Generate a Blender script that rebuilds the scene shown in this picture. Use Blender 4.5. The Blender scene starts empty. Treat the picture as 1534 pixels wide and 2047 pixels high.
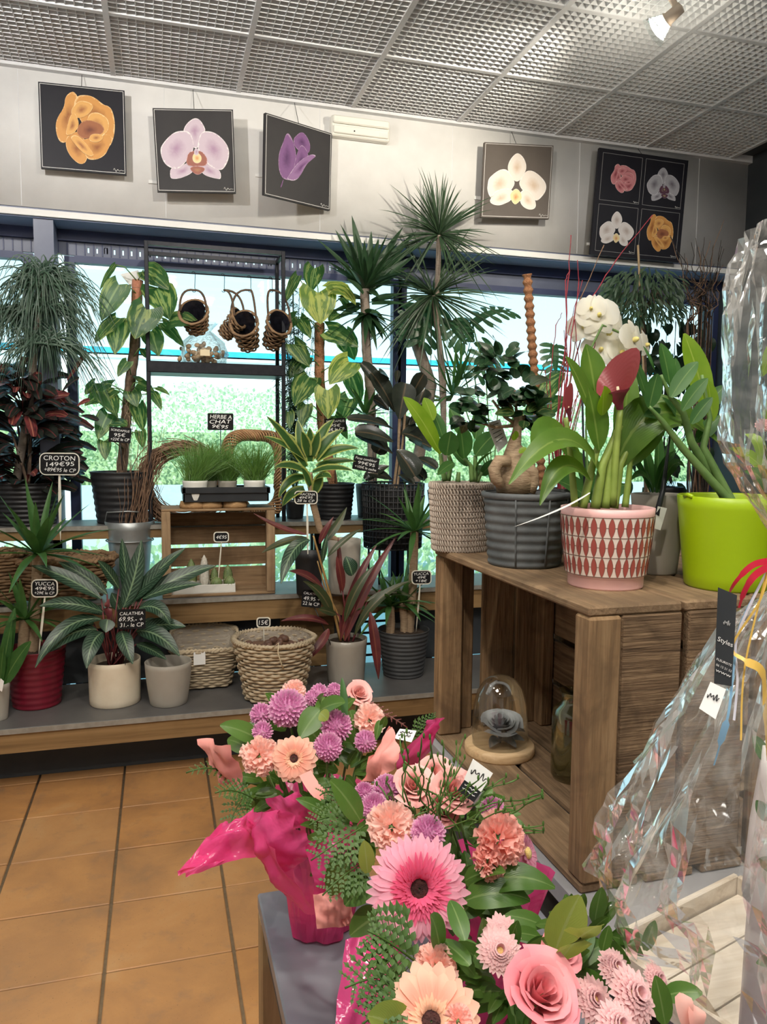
import bpy, math, random
from mathutils import Vector as V, Matrix, noise
SC = bpy.context.scene
COL = SC.collection
R = math.radians
# ---------------------------------------------------------------- camera
F, YAW, PIT, ROL = 1541.0, R(16.30), R(5.13), R(.51)
CAM = V((0, 0, 1.45))
_fw = V((math.sin(YAW)*math.cos(PIT), math.cos(YAW)*math.cos(PIT), -math.sin(PIT)))
_r0 = V((math.cos(YAW), -math.sin(YAW), 0))
_u0 = _r0.cross(_fw)
_rt = _r0*math.cos(ROL) + _u0*math.sin(ROL)
_up = -_r0*math.sin(ROL) + _u0*math.cos(ROL)
cd = bpy.data.cameras.new('camera')
cam = bpy.data.objects.new('camera', cd)
COL.objects.link(cam)
cd.sensor_fit = 'VERTICAL'
cd.sensor_height = 36
cd.lens = F*36/2047
cd.clip_start = .02
cam.matrix_world = Matrix(((_rt.x, _up.x, -_fw.x, CAM.x), (_rt.y, _up.y, -_fw.y, CAM.y),
                           (_rt.z, _up.z, -_fw.z, CAM.z), (0, 0, 0, 1)))
SC.camera = cam
# ---------------------------------------------------------------- world, sun, exposure
SC.view_settings.view_transform = 'Standard'
SC.view_settings.look = 'None'
SC.view_settings.gamma = 1
SC.view_settings.use_curve_mapping = False
SC.view_settings.exposure = .32
w = bpy.data.worlds.new('sky')
SC.world = w
w.use_nodes = True
nt = w.node_tree
bg = nt.nodes['Background']
tc = nt.nodes.new('ShaderNodeTexCoord')
sx = nt.nodes.new('ShaderNodeSeparateXYZ')
rp = nt.nodes.new('ShaderNodeValToRGB')
nt.links.new(tc.outputs['Generated'], sx.inputs[0])
nt.links.new(sx.outputs['Z'], rp.inputs[0])
rp.color_ramp.elements[0].position = .0
rp.color_ramp.elements[0].color = (.92, 1, 1, 1)
rp.color_ramp.elements[1].position = .45
rp.color_ramp.elements[1].color = (.36, .78, .95, 1)
nt.links.new(rp.outputs[0], bg.inputs[0])
bg.inputs[1].default_value = 1.4
sl = bpy.data.lights.new('sun', 'SUN')
sl.energy = 4.4
sl.angle = R(1)
sl.color = (1, .95, .86)
so = bpy.data.objects.new('sun', sl)
COL.objects.link(so)
so.location = (0, 0, 9)
so.rotation_euler = V((.25, .75, -.8)).to_track_quat('-Z', 'Y').to_euler()
for i, (lx, ly, le) in enumerate(((-.6, .6, 17), (1.4, .2, 12), (.4, -1.2, 17))):   # added fill lights, unseen, above and behind the viewer
    al = bpy.data.lights.new('ceiling_fill_panel', 'AREA')
    al.shape = 'SQUARE'
    al.size = .58
    al.energy = le
    al.color = (1, .96, .91)
    ao = bpy.data.objects.new('ceiling_fill_panel', al)
    COL.objects.link(ao)
    ao.location = (lx, ly, 3.19)

# ---------------------------------------------------------------- helpers
def ray(x, y):
    return (x-767)/F*_rt - (y-1023.5)/F*_up + _fw
def P(x, y, Y):                       # the point seen at x,y on the plane at distance Y from the viewer's wall-parallel plane
    d = ray(x, y)
    return CAM + d*(Y/d.y)
def PZ(x, y, z):
    d = ray(x, y)
    return CAM + d*((z-1.45)/d.z)
def PX(x, y, X):
    d = ray(x, y)
    return CAM + d*(X/d.x)
def Q(x, y, D):
    return CAM + ray(x, y)*D
def lerp(a, b, t):
    return a + (b-a)*t
def bez(a, b, c, t):
    return a*(1-t)**2 + b*(2*t*(1-t)) + c*t*t

ROOT = {}
class MB:
    def __init__(s):
        s.v = []; s.f = []; s.uv = {}; s.mi = {}
    def add(s, vs, fs, uvs=None, mi=0):
        n = len(s.v)
        s.v += [tuple(p) for p in vs]
        for k, f in enumerate(fs):
            if uvs: s.uv[len(s.f)] = [uvs[i] for i in f]
            if mi: s.mi[len(s.f)] = mi
            s.f.append(tuple(i+n for i in f))
        return s
    def bx(s, x0, x1, y0, y1, z0, z1, b=0, m=None):
        if not b:
            vs = [(x, y, z) for x in (x0, x1) for y in (y0, y1) for z in (z0, z1)]
            fs = [(0, 1, 3, 2), (4, 6, 7, 5), (0, 4, 5, 1), (2, 3, 7, 6), (0, 2, 6, 4), (1, 5, 7, 3)]
        else:
            vs = []; ix = {}
            X = (x0, x1); Y = (y0, y1); Z = (z0, z1); sg = (1, -1)
            for i in (0, 1):
                for j in (0, 1):
                    for k in (0, 1):
                        for a in range(3):
                            q = [X[i]+sg[i]*b, Y[j]+sg[j]*b, Z[k]+sg[k]*b]
                            q[a] = (X[i], Y[j], Z[k])[a]
                            ix[i, j, k, a] = len(vs); vs.append(tuple(q))
            fs = []
            o4 = ((0, 0), (1, 0), (1, 1), (0, 1))
            for i in (0, 1):
                fs.append(tuple(ix[i, p, q, 0] for p, q in (o4 if i else o4[::-1])))
                fs.append(tuple(ix[p, i, q, 1] for p, q in (o4[::-1] if i else o4)))
                fs.append(tuple(ix[p, q, i, 2] for p, q in (o4 if i else o4[::-1])))
            for p in (0, 1):
                for q in (0, 1):
                    fs.append((ix[0, p, q, 1], ix[1, p, q, 1], ix[1, p, q, 2], ix[0, p, q, 2]))
                    fs.append((ix[p, 0, q, 0], ix[p, 1, q, 0], ix[p, 1, q, 2], ix[p, 0, q, 2]))
                    fs.append((ix[p, q, 0, 0], ix[p, q, 1, 0], ix[p, q, 1, 1], ix[p, q, 0, 1]))
                    for k in (0, 1):
                        fs.append((ix[p, q, k, 0], ix[p, q, k, 1], ix[p, q, k, 2]))
        if m is not None: vs = [m @ V(p) for p in vs]
        return s.add(vs, fs)
    def bar(s, a, b, wd, th, upv=V((0, 0, 1)), ch=0):
        a = V(a); b = V(b); d = (b-a); L = d.length; d.normalize()
        sd = d.cross(upv)
        if sd.length < 1e-4: sd = d.cross(V((0, 1, 0)))
        sd.normalize(); n = sd.cross(d)
        m = Matrix(((d.x, sd.x, n.x, a.x), (d.y, sd.y, n.y, a.y), (d.z, sd.z, n.z, a.z), (0, 0, 0, 1)))
        return s.bx(0, L, -wd/2, wd/2, -th/2, th/2, ch, m)
    def tube(s, pts, rad, seg=6, cap=True, mi=0):
        pts = [V(p) for p in pts]; n = len(pts)
        if not hasattr(rad, '__len__'): rad = [rad]*n
        vs = []; uv = []; fs = []
        prev = None
        for i, p in enumerate(pts):
            t = (pts[min(i+1, n-1)]-pts[max(i-1, 0)])
            if t.length < 1e-9: t = V((0, 0, 1))
            t.normalize()
            if prev is None:
                a = V((1, 0, 0)) if abs(t.x) < .8 else V((0, 1, 0))
                a = (a-t*a.dot(t)).normalized()
            else:
                a = prev-t*prev.dot(t)
                a = a.normalized() if a.length > 1e-6 else prev
            prev = a; bb = t.cross(a)
            for k in range(seg):
                an = 2*math.pi*k/seg
                vs.append(p+(a*math.cos(an)+bb*math.sin(an))*rad[i]); uv.append((i/max(1, n-1), k/seg))
        for i in range(n-1):
            for k in range(seg):
                k2 = (k+1) % seg
                fs.append((i*seg+k, i*seg+k2, (i+1)*seg+k2, (i+1)*seg+k))
        if cap:
            fs.append(tuple(range(seg))[::-1]); fs.append(tuple((n-1)*seg+k for k in range(seg)))
        return s.add(vs, fs, uv, mi)
    def lathe(s, prof, c, seg=32, fn=None, closed=False, ax=None, sq=None, mi=0):
        # prof: (r,z) list; fn(r,z,angle,i)->(r,z); ax: Matrix 3x3; sq: superellipse exponent for squarish pots
        vs = []; uv = []; fs = []; n = len(prof); c = V(c)
        for i, (r, z) in enumerate(prof):
            for k in range(seg):
                an = 2*math.pi*k/seg
                r2, z2 = fn(r, z, an, i) if fn else (r, z)
                cx, cy = math.cos(an), math.sin(an)
                if sq:
                    q = (abs(cx)**sq+abs(cy)**sq)**(-1/sq); cx *= q; cy *= q
                p = V((cx*r2, cy*r2, z2))
                if ax is not None: p = ax @ p
                vs.append(c+p); uv.append((k/seg, i/max(1, n-1)))
        for i in range(n-1):
            for k in range(seg):
                k2 = (k+1) % seg
                fs.append((i*seg+k, i*seg+k2, (i+1)*seg+k2, (i+1)*seg+k))
        if closed:
            fs.append(tuple(range(seg))[::-1]); fs.append(tuple((n-1)*seg+k for k in range(seg)))
        return s.add(vs, fs, uv, mi)
    def ell(s, c, rx, ry, rz, seg=10, rings=6, ax=None, fn=None):
        prof = [(math.sin(math.pi*i/rings), -math.cos(math.pi*i/rings)) for i in range(rings+1)]
        vs = []; fs = []; c = V(c); uv = []
        for i, (r, z) in enumerate(prof):
            for k in range(seg):
                an = 2*math.pi*k/seg
                p = V((r*math.cos(an)*rx, r*math.sin(an)*ry, z*rz))
                if fn: p = p*fn(p, i, an)
                if ax is not None: p = ax @ p
                vs.append(c+p); uv.append((k/seg, i/rings))
        for i in range(rings):
            for k in range(seg):
                k2 = (k+1) % seg
                fs.append((i*seg+k, i*seg+k2, (i+1)*seg+k2, (i+1)*seg+k))
        return s.add(vs, fs, uv)
    def sheet(s, fn, nu, nv, mi=0):
        vs = []; uv = []; fs = []
        for i in range(nu+1):
            for j in range(nv+1):
                vs.append(fn(i/nu, j/nv)); uv.append((i/nu, j/nv))
        for i in range(nu):
            for j in range(nv):
                a = i*(nv+1)+j
                fs.append((a, a+1, a+nv+2, a+nv+1))
        return s.add(vs, fs, uv, mi)
    def leaf(s, a, b, c, wd, prof='lance', nrm=None, fold=.25, nu=8, nv=4, wave=0, curl=0, seed=0, mi=0, twist=0):
        # spine a-b-c (quadratic), half width wd; nrm: side the face looks to
        a = V(a); b = V(b); c = V(c)
        pf = PROF[prof]
        nrm = V(nrm) if nrm is not None else V((0, 0, 1))
        vs = []; uv = []; fs = []
        for i in range(nu+1):
            t = i/nu
            p = bez(a, b, c, t)
            tg = (b-a)*(1-t)*2 + (c-b)*2*t
            if tg.length < 1e-9: tg = c-a
            tg.normalize()
            sd = tg.cross(nrm)
            if sd.length < .05: sd = tg.cross(V((.3, .8, .5)))
            sd.normalize(); n = sd.cross(tg)
            if twist:
                q = Matrix.Rotation(twist*t, 3, tg); sd = q @ sd; n = q @ n
            h = pf(t)*wd
            back = HEART.get(prof, 0)
            for j in range(nv+1):
                v = j/nv*2-1
                o = p + sd*(v*h) + n*(abs(v)*h*fold - curl*v*v*h)
                if back: o -= tg*(back*wd*abs(v)**1.3*max(0, 1-t*2.2)**1.0)
                if wave: o += n*(wave*wd*abs(v)*math.sin(t*17+seed+v*2))
                vs.append(o); uv.append((t, j/nv))
        for i in range(nu):
            for j in range(nv):
                q = i*(nv+1)+j
                fs.append((q, q+1, q+nv+2, q+nv+1))
        return s.add(vs, fs, uv, mi)
    def build(s, name, mat, parent=None, smooth=True, mats=None, loc=None):
        me = bpy.data.meshes.new(name)
        if parent is not None:
            L = ROOT[parent]
        elif loc is not None:
            L = V(loc)
        else:
            xs = [p[0] for p in s.v]; ys = [p[1] for p in s.v]; zs = [p[2] for p in s.v]
            L = V(((min(xs)+max(xs))/2, (min(ys)+max(ys))/2, min(zs)))
        me.from_pydata([(p[0]-L.x, p[1]-L.y, p[2]-L.z) for p in s.v], [], s.f)
        if s.uv:
            ul = me.uv_layers.new(name='UVMap')
            co = []
            for k, f in enumerate(s.f):
                u = s.uv.get(k)
                co += [c for q in (u or [(0, 0)]*len(f)) for c in q]
            ul.data.foreach_set('uv', co)
        if smooth: me.polygons.foreach_set('use_smooth', [True]*len(me.polygons))
        for m in (mats or [mat]): me.materials.append(MATS[m])
        if s.mi:
            ml = [0]*len(s.f)
            for k, m in s.mi.items(): ml[k] = m
            me.polygons.foreach_set('material_index', ml)
        me.update()
        o = bpy.data.objects.new(name, me)
        COL.objects.link(o)
        if parent is not None:
            o.parent = parent
        else:
            o.location = L
        ROOT[o] = L
        return o
def pw(t, a, b):
    return (t**a)*((1-t)**b)*((a+b)**(a+b)/(a**a*b**b))
PROF = {
    'lance': lambda t: pw(min(1, t*.97+.015), .75, .95),
    'ovate': lambda t: pw(min(1, t*.97+.015), .5, .75),
    'zz': lambda t: pw(min(1, t*.97+.015), .62, .8),
    'obov': lambda t: pw(min(1, t*.96+.02), .85, .42),
    'heart': lambda t: pw(min(1, t*.955+.04), .3, .85),
    'strap': lambda t: (.5+.5*min(1, t*4))*(1 if t < .45 else max(.0, (1-t)/.55)**.8)+.01,
    'grass': lambda t: (1-t)**.7*.95+.05*(1-t),
    'sword': lambda t: (.55+.45*math.sin(min(1, t*2.2)*math.pi/2))*(1-t**3.2)+.0,
    'petal': lambda t: (.32+.68*math.sin(min(1, t*1.35)*math.pi/2))*(1-max(0, (t-.8)/.2)**2.4*.8),
    'round': lambda t: math.sin(math.pi*min(1, t*.94+.03))**.6,
}
HEART = {'heart': .55}

def thing(name, label, cat, loc, group=None, kind=None):
    o = bpy.data.objects.new(name, None)
    COL.objects.link(o)
    o.empty_display_size = .05
    o.location = loc
    ROOT[o] = V(loc)
    return tag(o, label, cat, group, kind)
def tag(o, label=None, cat=None, group=None, kind=None):
    if label: o['label'] = label
    if cat: o['category'] = cat
    if group: o['group'] = group
    if kind: o['kind'] = kind
    return o
def struct(o, label=None):
    o['kind'] = 'structure'
    if label: o['label'] = label
    return o

# ---------------------------------------------------------------- materials
MATS = {}
class NT:
    def __init__(s, name):
        s.m = bpy.data.materials.new(name); s.m.use_nodes = True
        s.t = s.m.node_tree; s.b = s.t.nodes['Principled BSDF']; s.out = s.t.nodes['Material Output']
        MATS[name] = s.m
    def n(s, typ, **kw):
        q = s.t.nodes.new(typ)
        for k, v in kw.items(): setattr(q, k, v)
        return q
    def l(s, a, b): s.t.links.new(a, b)
    def val(s, node, i, v):
        if hasattr(v, 'is_output') or isinstance(v, bpy.types.NodeSocket): s.l(v, node.inputs[i])
        else: node.inputs[i].default_value = v
    def math(s, op, a, b=0.0, c=0.0, clamp=False):
        q = s.n('ShaderNodeMath', operation=op); q.use_clamp = clamp
        s.val(q, 0, a); s.val(q, 1, b)
        if op in ('MULTIPLY_ADD', 'SMOOTH_MIN', 'COMPARE'): s.val(q, 2, c)
        return q.outputs[0]
    def mix(s, f, a, b, blend='MIX'):
        q = s.n('ShaderNodeMix', data_type='RGBA', blend_type=blend)
        s.val(q, 0, f)
        for i, c in ((6, a), (7, b)):
            if isinstance(c, (tuple, list)): q.inputs[i].default_value = (*c[:3], 1)
            else: s.l(c, q.inputs[i])
        return q.outputs[2]
    def coord(s, out='Object', scale=None, rot=None):
        q = s.n('ShaderNodeTexCoord')
        if scale is None and rot is None: return q.outputs[out]
        mp = s.n('ShaderNodeMapping')
        if scale is not None: mp.inputs['Scale'].default_value = scale
        if rot is not None: mp.inputs['Rotation'].default_value = rot
        s.l(q.outputs[out], mp.inputs[0])
        return mp.outputs[0]
    def noise(s, scale, detail=3, vec=None, rough=.55, dist=0):
        q = s.n('ShaderNodeTexNoise')
        q.inputs['Scale'].default_value = scale; q.inputs['Detail'].default_value = detail
        q.inputs['Roughness'].default_value = rough; q.inputs['Distortion'].default_value = dist
        s.l(vec if vec is not None else s.coord(), q.inputs['Vector'])
        return q.outputs['Fac']
    def ramp(s, f, stops):
        q = s.n('ShaderNodeValToRGB'); e = q.color_ramp.elements
        while len(e) < len(stops): e.new(.5)
        for k, (p, c) in enumerate(stops):
            e[k].position = p
            e[k].color = (*c[:3], 1) if isinstance(c, (tuple, list)) else (c, c, c, 1)
        s.l(f, q.inputs[0])
        return q.outputs[0]
    def bump(s, h, st=.3, dist=.01):
        q = s.n('ShaderNodeBump'); q.inputs['Strength'].default_value = st; q.inputs['Distance'].default_value = dist
        s.l(h, q.inputs['Height']); s.l(q.outputs[0], s.b.inputs['Normal'])
    def base(s, c):
        if isinstance(c, (tuple, list)): s.b.inputs['Base Color'].default_value = (*c[:3], 1)
        else: s.l(c, s.b.inputs['Base Color'])
    def set(s, **kw):
        for k, v in kw.items():
            s.val(s.b, {'rough': 'Roughness', 'metal': 'Metallic', 'spec': 'Specular IOR Level', 'sheen': 'Sheen Weight', 'coat': 'Coat Weight', 'sss': 'Subsurface Weight'}[k], v)
def mat(name, c1, c2=None, scale=30, rough=.5, metal=0, bump=0, bscale=None, spec=.5, lo=.35, hi=.65, stretch=None, bdist=.004, rand=0):
    m = NT(name)
    vec = m.coord('Object', stretch) if stretch else m.coord()
    col = m.ramp(m.noise(scale, 4, vec), [(lo, c1), (hi, c2)]) if c2 else None
    if rand and col is not None:
        oi = m.n('ShaderNodeObjectInfo')
        col = m.mix(m.math('MULTIPLY', oi.outputs['Random'], rand), col, c2)
    m.base(col if col is not None else c1)
    m.set(rough=rough, metal=metal, spec=spec)
    if bump: m.bump(m.noise(bscale or scale*2, 4, vec), bump, bdist)
    return m
def wood(name, c1, c2, dark, axis='x', gs=1, rough=.75, bump=.35, stain=.5):
    m = NT(name)
    k = {'x': (1.2, 22, 22), 'y': (22, 1.2, 22), 'z': (22, 22, 1.2)}[axis]
    vec = m.coord('Object', tuple(q*gs for q in k))
    n1 = m.noise(1.6, 5, vec, .65, 1.2)
    col = m.ramp(n1, [(.28, dark), (.47, c1), (.66, c2)])
    n2 = m.noise(5.5*gs, 4, m.coord(), .6, .6)
    col = m.mix(m.ramp(n2, [(.47, 0.0), (.66, stain)]), col, dark)
    oi = m.n('ShaderNodeObjectInfo')
    col = m.mix(m.math('MULTIPLY', oi.outputs['Random'], .35), col, c2)
    m.base(col); m.set(rough=rough, spec=.25)
    k2 = {'x': (3, 60, 60), 'y': (60, 3, 60), 'z': (60, 60, 3)}[axis]
    m.bump(m.noise(1.8, 4, m.coord('Object', tuple(q*gs for q in k2))), bump, .004)
    return m
def leafmat(name, c1, c2, rib=None, ribw=.05, edge=None, edgew=.3, stripe=None, sfreq=30, back=None, rough=.38, trans=.3, marb=None, mscale=9, mlo=.5, tip=None, tcol=None, spec=.5):
    m = NT(name)
    uv = m.n('ShaderNodeTexCoord').outputs['UV']
    sp = m.n('ShaderNodeSeparateXYZ'); m.l(uv, sp.inputs[0])
    u, v = sp.outputs[0], sp.outputs[1]
    a = m.math('ABSOLUTE', m.math('SUBTRACT', v, .5))          # 0 at the midrib, .5 at the margin
    col = m.ramp(m.noise(14, 3), [(.35, c1), (.65, c2)])
    oi = m.n('ShaderNodeObjectInfo')
    col = m.mix(m.math('MULTIPLY', oi.outputs['Random'], .5), col, c2)
    if stripe:
        ph = m.math('MULTIPLY_ADD', a, -14.0, m.math('MULTIPLY', u, float(sfreq)))
        sn = m.math('SINE', m.math('MULTIPLY', ph, 2.2))
        wv = m.math('MULTIPLY', m.ramp(sn, [(.3, 0.0), (.75, 1.0)]), m.ramp(a, [(.0, 1.0), (.36, .8), (.45, 0.0)]))
        col = m.mix(wv, col, stripe)
    if marb:
        vv = m.n('ShaderNodeMapping'); m.l(uv, vv.inputs[0]); vv.inputs['Scale'].default_value = (.35, 1.5, 1)
        ob_ = m.n('ShaderNodeObjectInfo'); cb_ = m.n('ShaderNodeCombineXYZ'); m.l(m.math('MULTIPLY', ob_.outputs['Random'], 40.0), cb_.inputs[0]); m.l(cb_.outputs[0], vv.inputs['Location'])
        f = m.math('ADD', m.noise(mscale, 3, vv.outputs[0], .6, .6), m.math('MULTIPLY', m.noise(5, 2), .25))
        col = m.mix(m.ramp(f, [(mlo+.1, 0.0), (mlo+.18, .85)]), col, marb)
    if edge:
        f = m.math('ADD', a, m.math('MULTIPLY', m.noise(40, 2), .1))
        col = m.mix(m.ramp(f, [(edgew, 0.0), (edgew+.05, 1.0)]), col, edge)
    if rib:
        col = m.mix(m.ramp(a, [(ribw*.5, .9), (ribw, 0.0)]), col, rib)
    if tip is not None:
        col = m.mix(m.ramp(u, [(tip, 0.0), (min(1, tip+.3), 1.0)]), col, tcol)
    if back:
        ge = m.n('ShaderNodeNewGeometry')
        col = m.mix(ge.outputs['Backfacing'], col, back)
    m.base(col); m.set(rough=rough, spec=spec)
    vein = m.math('SINE', m.math('MULTIPLY', m.math('MULTIPLY_ADD', a, -1.2, u), 90.0))
    m.bump(vein, .06, .004)
    if trans:
        tr = m.n('ShaderNodeBsdfTranslucent'); mx = m.n('ShaderNodeMixShader')
        br = m.n('ShaderNodeHueSaturation'); br.inputs['Value'].default_value = 1.5; br.inputs['Saturation'].default_value = 1.1
        m.l(col, br.inputs['Color']) if not isinstance(col, tuple) else None
        m.l(br.outputs[0], tr.inputs[0]); mx.inputs[0].default_value = trans
        m.l(m.b.outputs[0], mx.inputs[1]); m.l(tr.outputs[0], mx.inputs[2]); m.l(mx.outputs[0], m.out.inputs[0])
    return m
def filmmat(name, tint, gloss=1, rough=.06, base=.05, white=0, crinkle=0, cs=30):
    # thin clear film or pane: see-through, with a mirror-like sheen that grows at grazing angles
    m = NT(name)
    tr = m.n('ShaderNodeBsdfTransparent'); tr.inputs[0].default_value = (*tint, 1)
    gl = m.n('ShaderNodeBsdfGlossy'); gl.inputs['Roughness'].default_value = rough; gl.inputs[0].default_value = (1, 1, 1, 1)
    lw = m.n('ShaderNodeLayerWeight'); lw.inputs[0].default_value = .35
    f = m.math('MULTIPLY_ADD', lw.outputs['Fresnel'], gloss*.6, base, True)
    mx = m.n('ShaderNodeMixShader'); m.l(f, mx.inputs[0]); m.l(tr.outputs[0], mx.inputs[1]); m.l(gl.outputs[0], mx.inputs[2])
    last = mx.outputs[0]
    if white:  # whitish haze painted into the film as noise streaks
        df = m.n('ShaderNodeBsdfDiffuse'); df.inputs[0].default_value = (.95, .94, .9, 1)
        m2 = m.n('ShaderNodeMixShader')
        m.l(m.math('MULTIPLY', m.ramp(m.noise(9, 4, None, .6, 2.5), [(.48, .15), (.7, 1.0)]), white), m2.inputs[0])
        m.l(last, m2.inputs[1]); m.l(df.outputs[0], m2.inputs[2]); last = m2.outputs[0]
    if crinkle:
        bp = m.n('ShaderNodeBump'); bp.inputs['Strength'].default_value = crinkle; bp.inputs['Distance'].default_value = .02
        m.l(m.noise(cs, 3, None, .5, 1.5), bp.inputs['Height'])
        m.l(bp.outputs[0], gl.inputs['Normal']); m.l(bp.outputs[0], lw.inputs['Normal'])
    m.l(last, m.out.inputs[0])
    return m
def emit(name, c, s):
    m = NT(name); m.base((0, 0, 0))
    m.b.inputs['Emission Color'].default_value = (*c, 1); m.b.inputs['Emission Strength'].default_value = s
    return m
# ================================================================ materials of the setting
mat('plaster', (.74, .735, .72), (.80, .795, .78), 6, .85, bump=.05, bscale=120)
mat('ceil_grey', (.70, .71, .73), (.74, .75, .77), 20, .6)
mat('ceil_blade', (.80, .82, .84), (.84, .86, .88), 20, .5)
mat('ceil_back', (.16, .165, .17), None, 20, .9)
mat('dark_wall', (.035, .042, .05), (.05, .056, .062), 4, .7)
mat('frame_grey', (.10, .12, .19), (.12, .14, .21), 8, .4)  # bluish window haze is mixed into this frame colour
mat('frame_dark', (.03, .045, .12), (.04, .055, .14), 8, .45)  # dark frame tone, tinted blue for the glare from the window
mat('soffit_grey', (.24, .30, .46), (.28, .34, .50), 8, .7)
mat('white_paint', (.78, .78, .76), (.82, .82, .8), 10, .6)
mat('grout', (.20, .135, .075), (.26, .18, .10), 60, .95, bump=.3)
mat('black_metal', (.012, .013, .018), (.02, .021, .026), 40, .4, metal=.6)
mat('asphalt', (.44, .47, .49), (.52, .55, .57), 3, .9)
mat('facade_white', (.86, .88, .88), (.92, .92, .92), 3, .8)
mat('facade_blue', (.03, .42, .62), (.05, .48, .68), 3, .6)
mat('low_wall', (.52, .64, .72), (.60, .72, .80), 3, .8)
filmmat('pane', (.88, .97, .98), .7, .02, .03)
m = NT('tile')
oi = m.n('ShaderNodeObjectInfo')
off = m.n('ShaderNodeVectorMath', operation='ADD'); m.l(m.coord(), off.inputs[0]); m.l(oi.outputs['Location'], off.inputs[1])
n1 = m.noise(3.2, 5, off.outputs[0], .6, .5)
col = m.ramp(n1, [(.25, (.28, .155, .075)), (.42, (.46, .225, .085)), (.58, (.58, .285, .10)), (.75, (.62, .36, .16))])
n2 = m.noise(11, 4, off.outputs[0], .65)
col = m.mix(m.ramp(n2, [(.55, 0.0), (.78, .55)]), col, (.27, .18, .12))
col = m.mix(m.math('MULTIPLY', oi.outputs['Random'], .30), col, (.50, .30, .15))
n3 = m.noise(190, 2, off.outputs[0])
col = m.mix(m.ramp(n3, [(.69, 0.0), (.73, .6)]), col, (.10, .06, .03))
m.base(col); m.set(rough=m.ramp(n2, [(.3, .42), (.7, .62)]), spec=.4)
m.bump(m.noise(60, 4, off.outputs[0]), .18, .003)
# ================================================================ floor
random.seed(3)
TX, TY = .3495, .331
fl = struct(MB().bx(-2.0, 3.6, -2.4, 4.5, -.10, -.005).build('floor', 'grout', loc=(0, 0, 0)), 'terracotta tiled shop floor with brown grout joints')
tm = MB().bx(-TX/2+.0045, TX/2-.0045, -TY/2+.003, TY/2-.003, -.014, 0, .0025)
t0 = None
for i in range(-5, 10):
    for j in range(-6, 6):
        x = -.165+TX*(i+.5); y = 2.449+TY*(j+.5)
        if y > 4.36: continue
        if t0 is None:
            t0 = tm.build('tile', 'tile', smooth=False, loc=(0, 0, 0)); o = t0
        else:
            o = t0.copy(); COL.objects.link(o)
        o.parent = fl; o.location = (x, y, random.uniform(-.0012, .0008))
        o.rotation_euler = (random.uniform(-.002, .002), random.uniform(-.002, .002), random.uniform(-.003, .003))
# ================================================================ ceiling
CZ = 3.225
PW = .603
ce = struct(MB().bx(-2.0, 3.6, -2.4, 4.30, CZ+.032, CZ+.12).build('ceiling', 'ceil_back', loc=(0, 0, 0)), 'suspended grey egg crate ceiling in square panels')
lat = MB()
N = 16; cw = (PW-.022)/N
for k in range(N+1):
    q = -PW/2+.011+cw*k
    for ax in (0, 1):
        # each blade is thicker at the top than at its lower edge
        e0, e1 = .0012, .0038; h0, h1 = .002, .028
        vs = []
        for s_ in (-PW/2+.01, PW/2-.01):
            for (o_, h_) in ((-e0, h0), (e0, h0), (e1, h1), (-e1, h1)):
                vs.append((s_, q+o_, h_) if ax == 0 else (q+o_, s_, h_))
        lat.add(vs, [(0, 4, 5, 1), (1, 5, 6, 2), (3, 7, 4, 0), (0, 1, 2, 3), (4, 7, 6, 5)])
p0 = None
xs = [-.18+PW*k for k in range(-3, 7)]
for i in range(len(xs)-1):
    for j in range(6):
        if p0 is None:
            p0 = lat.build('ceiling_panel', 'ceil_blade', smooth=False, loc=(0, 0, 0)); o = p0
        else:
            o = p0.copy(); COL.objects.link(o)
        o.parent = ce; o.location = (xs[i]+PW/2, 4.19-PW*(j+.5)-.004, CZ)
for x in xs: MB().bx(x-.012, x+.012, -2.3, 4.19, CZ-.003, CZ+.03).build('ceiling_bar', 'ceil_grey', ce, False)
for j in range(1, 11):
    y = 4.19-.004-PW*j
    MB().bx(-2.0, 3.6, y-.012, y+.012, CZ-.002, CZ+.03).build('ceiling_bar', 'ceil_grey', ce, False)
MB().bx(-2, 3.6, 4.155, 4.19, CZ-.012, CZ+.03).build('edge_bar', 'ceil_grey', ce, False)
roof = struct(MB().bx(-2.2, 3.8, -2.6, 4.62, CZ+.14, CZ+.4).build('trim_1', 'dark_wall', smooth=False), 'flat roof slab over the shop')
# housings made up to carry the unseen fill lights over the viewer
for lx, ly in ((-.6, .6), (1.4, .2), (.4, -1.2)):
    t = thing('fill_light_fitting', 'square fitting added in the ceiling for an unseen fill light', 'light', (lx, ly, CZ-.01), 'added fill light fittings in the ceiling')
    MB().bx(lx-.3, lx+.3, ly-.3, ly+.3, CZ-.012, CZ-.002).build('fill_light_frame', 'white_paint', t, False)
# ================================================================ walls
wa = struct(MB().bx(-2.0, 3.6, 4.19, 4.60, 2.578, CZ+.14).build('wall_back', 'plaster', loc=(0, 4.19, 2.5)), 'pale grey wall band above the shop windows')
MB().bx(-2, 3.6, 4.20, 4.60, 2.566, 2.578).build('shadow_gap', 'frame_grey', wa, False)
MB().bx(-2, 3.6, 4.186, 4.60, 2.536, 2.566).build('lower_edge', 'white_paint', wa, False)
MB().bx(-2, 3.6, 4.20, 4.60, 2.530, 2.536).build('soffit_board', 'soffit_grey', wa, False)
for x in (40, 330, 640, 905, 1160, 1400):                               # board joints
    p = P(x, 300, 4.19)
    MB().bx(p.x-.0012, p.x+.0012, 4.1885, 4.192, 2.58, CZ).build('board_joint', 'ceil_grey', wa, False)
struct(MB().bx(3.6, 3.75, -2.4, 4.6, 0, CZ+.14).build('wall_right', 'dark_wall', smooth=False), 'dark painted side wall')
struct(MB().bx(-2.15, -2.0, -2.4, 4.6, 0, CZ+.14).build('wall_left', 'plaster', smooth=False), 'pale side wall of the shop')
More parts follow.
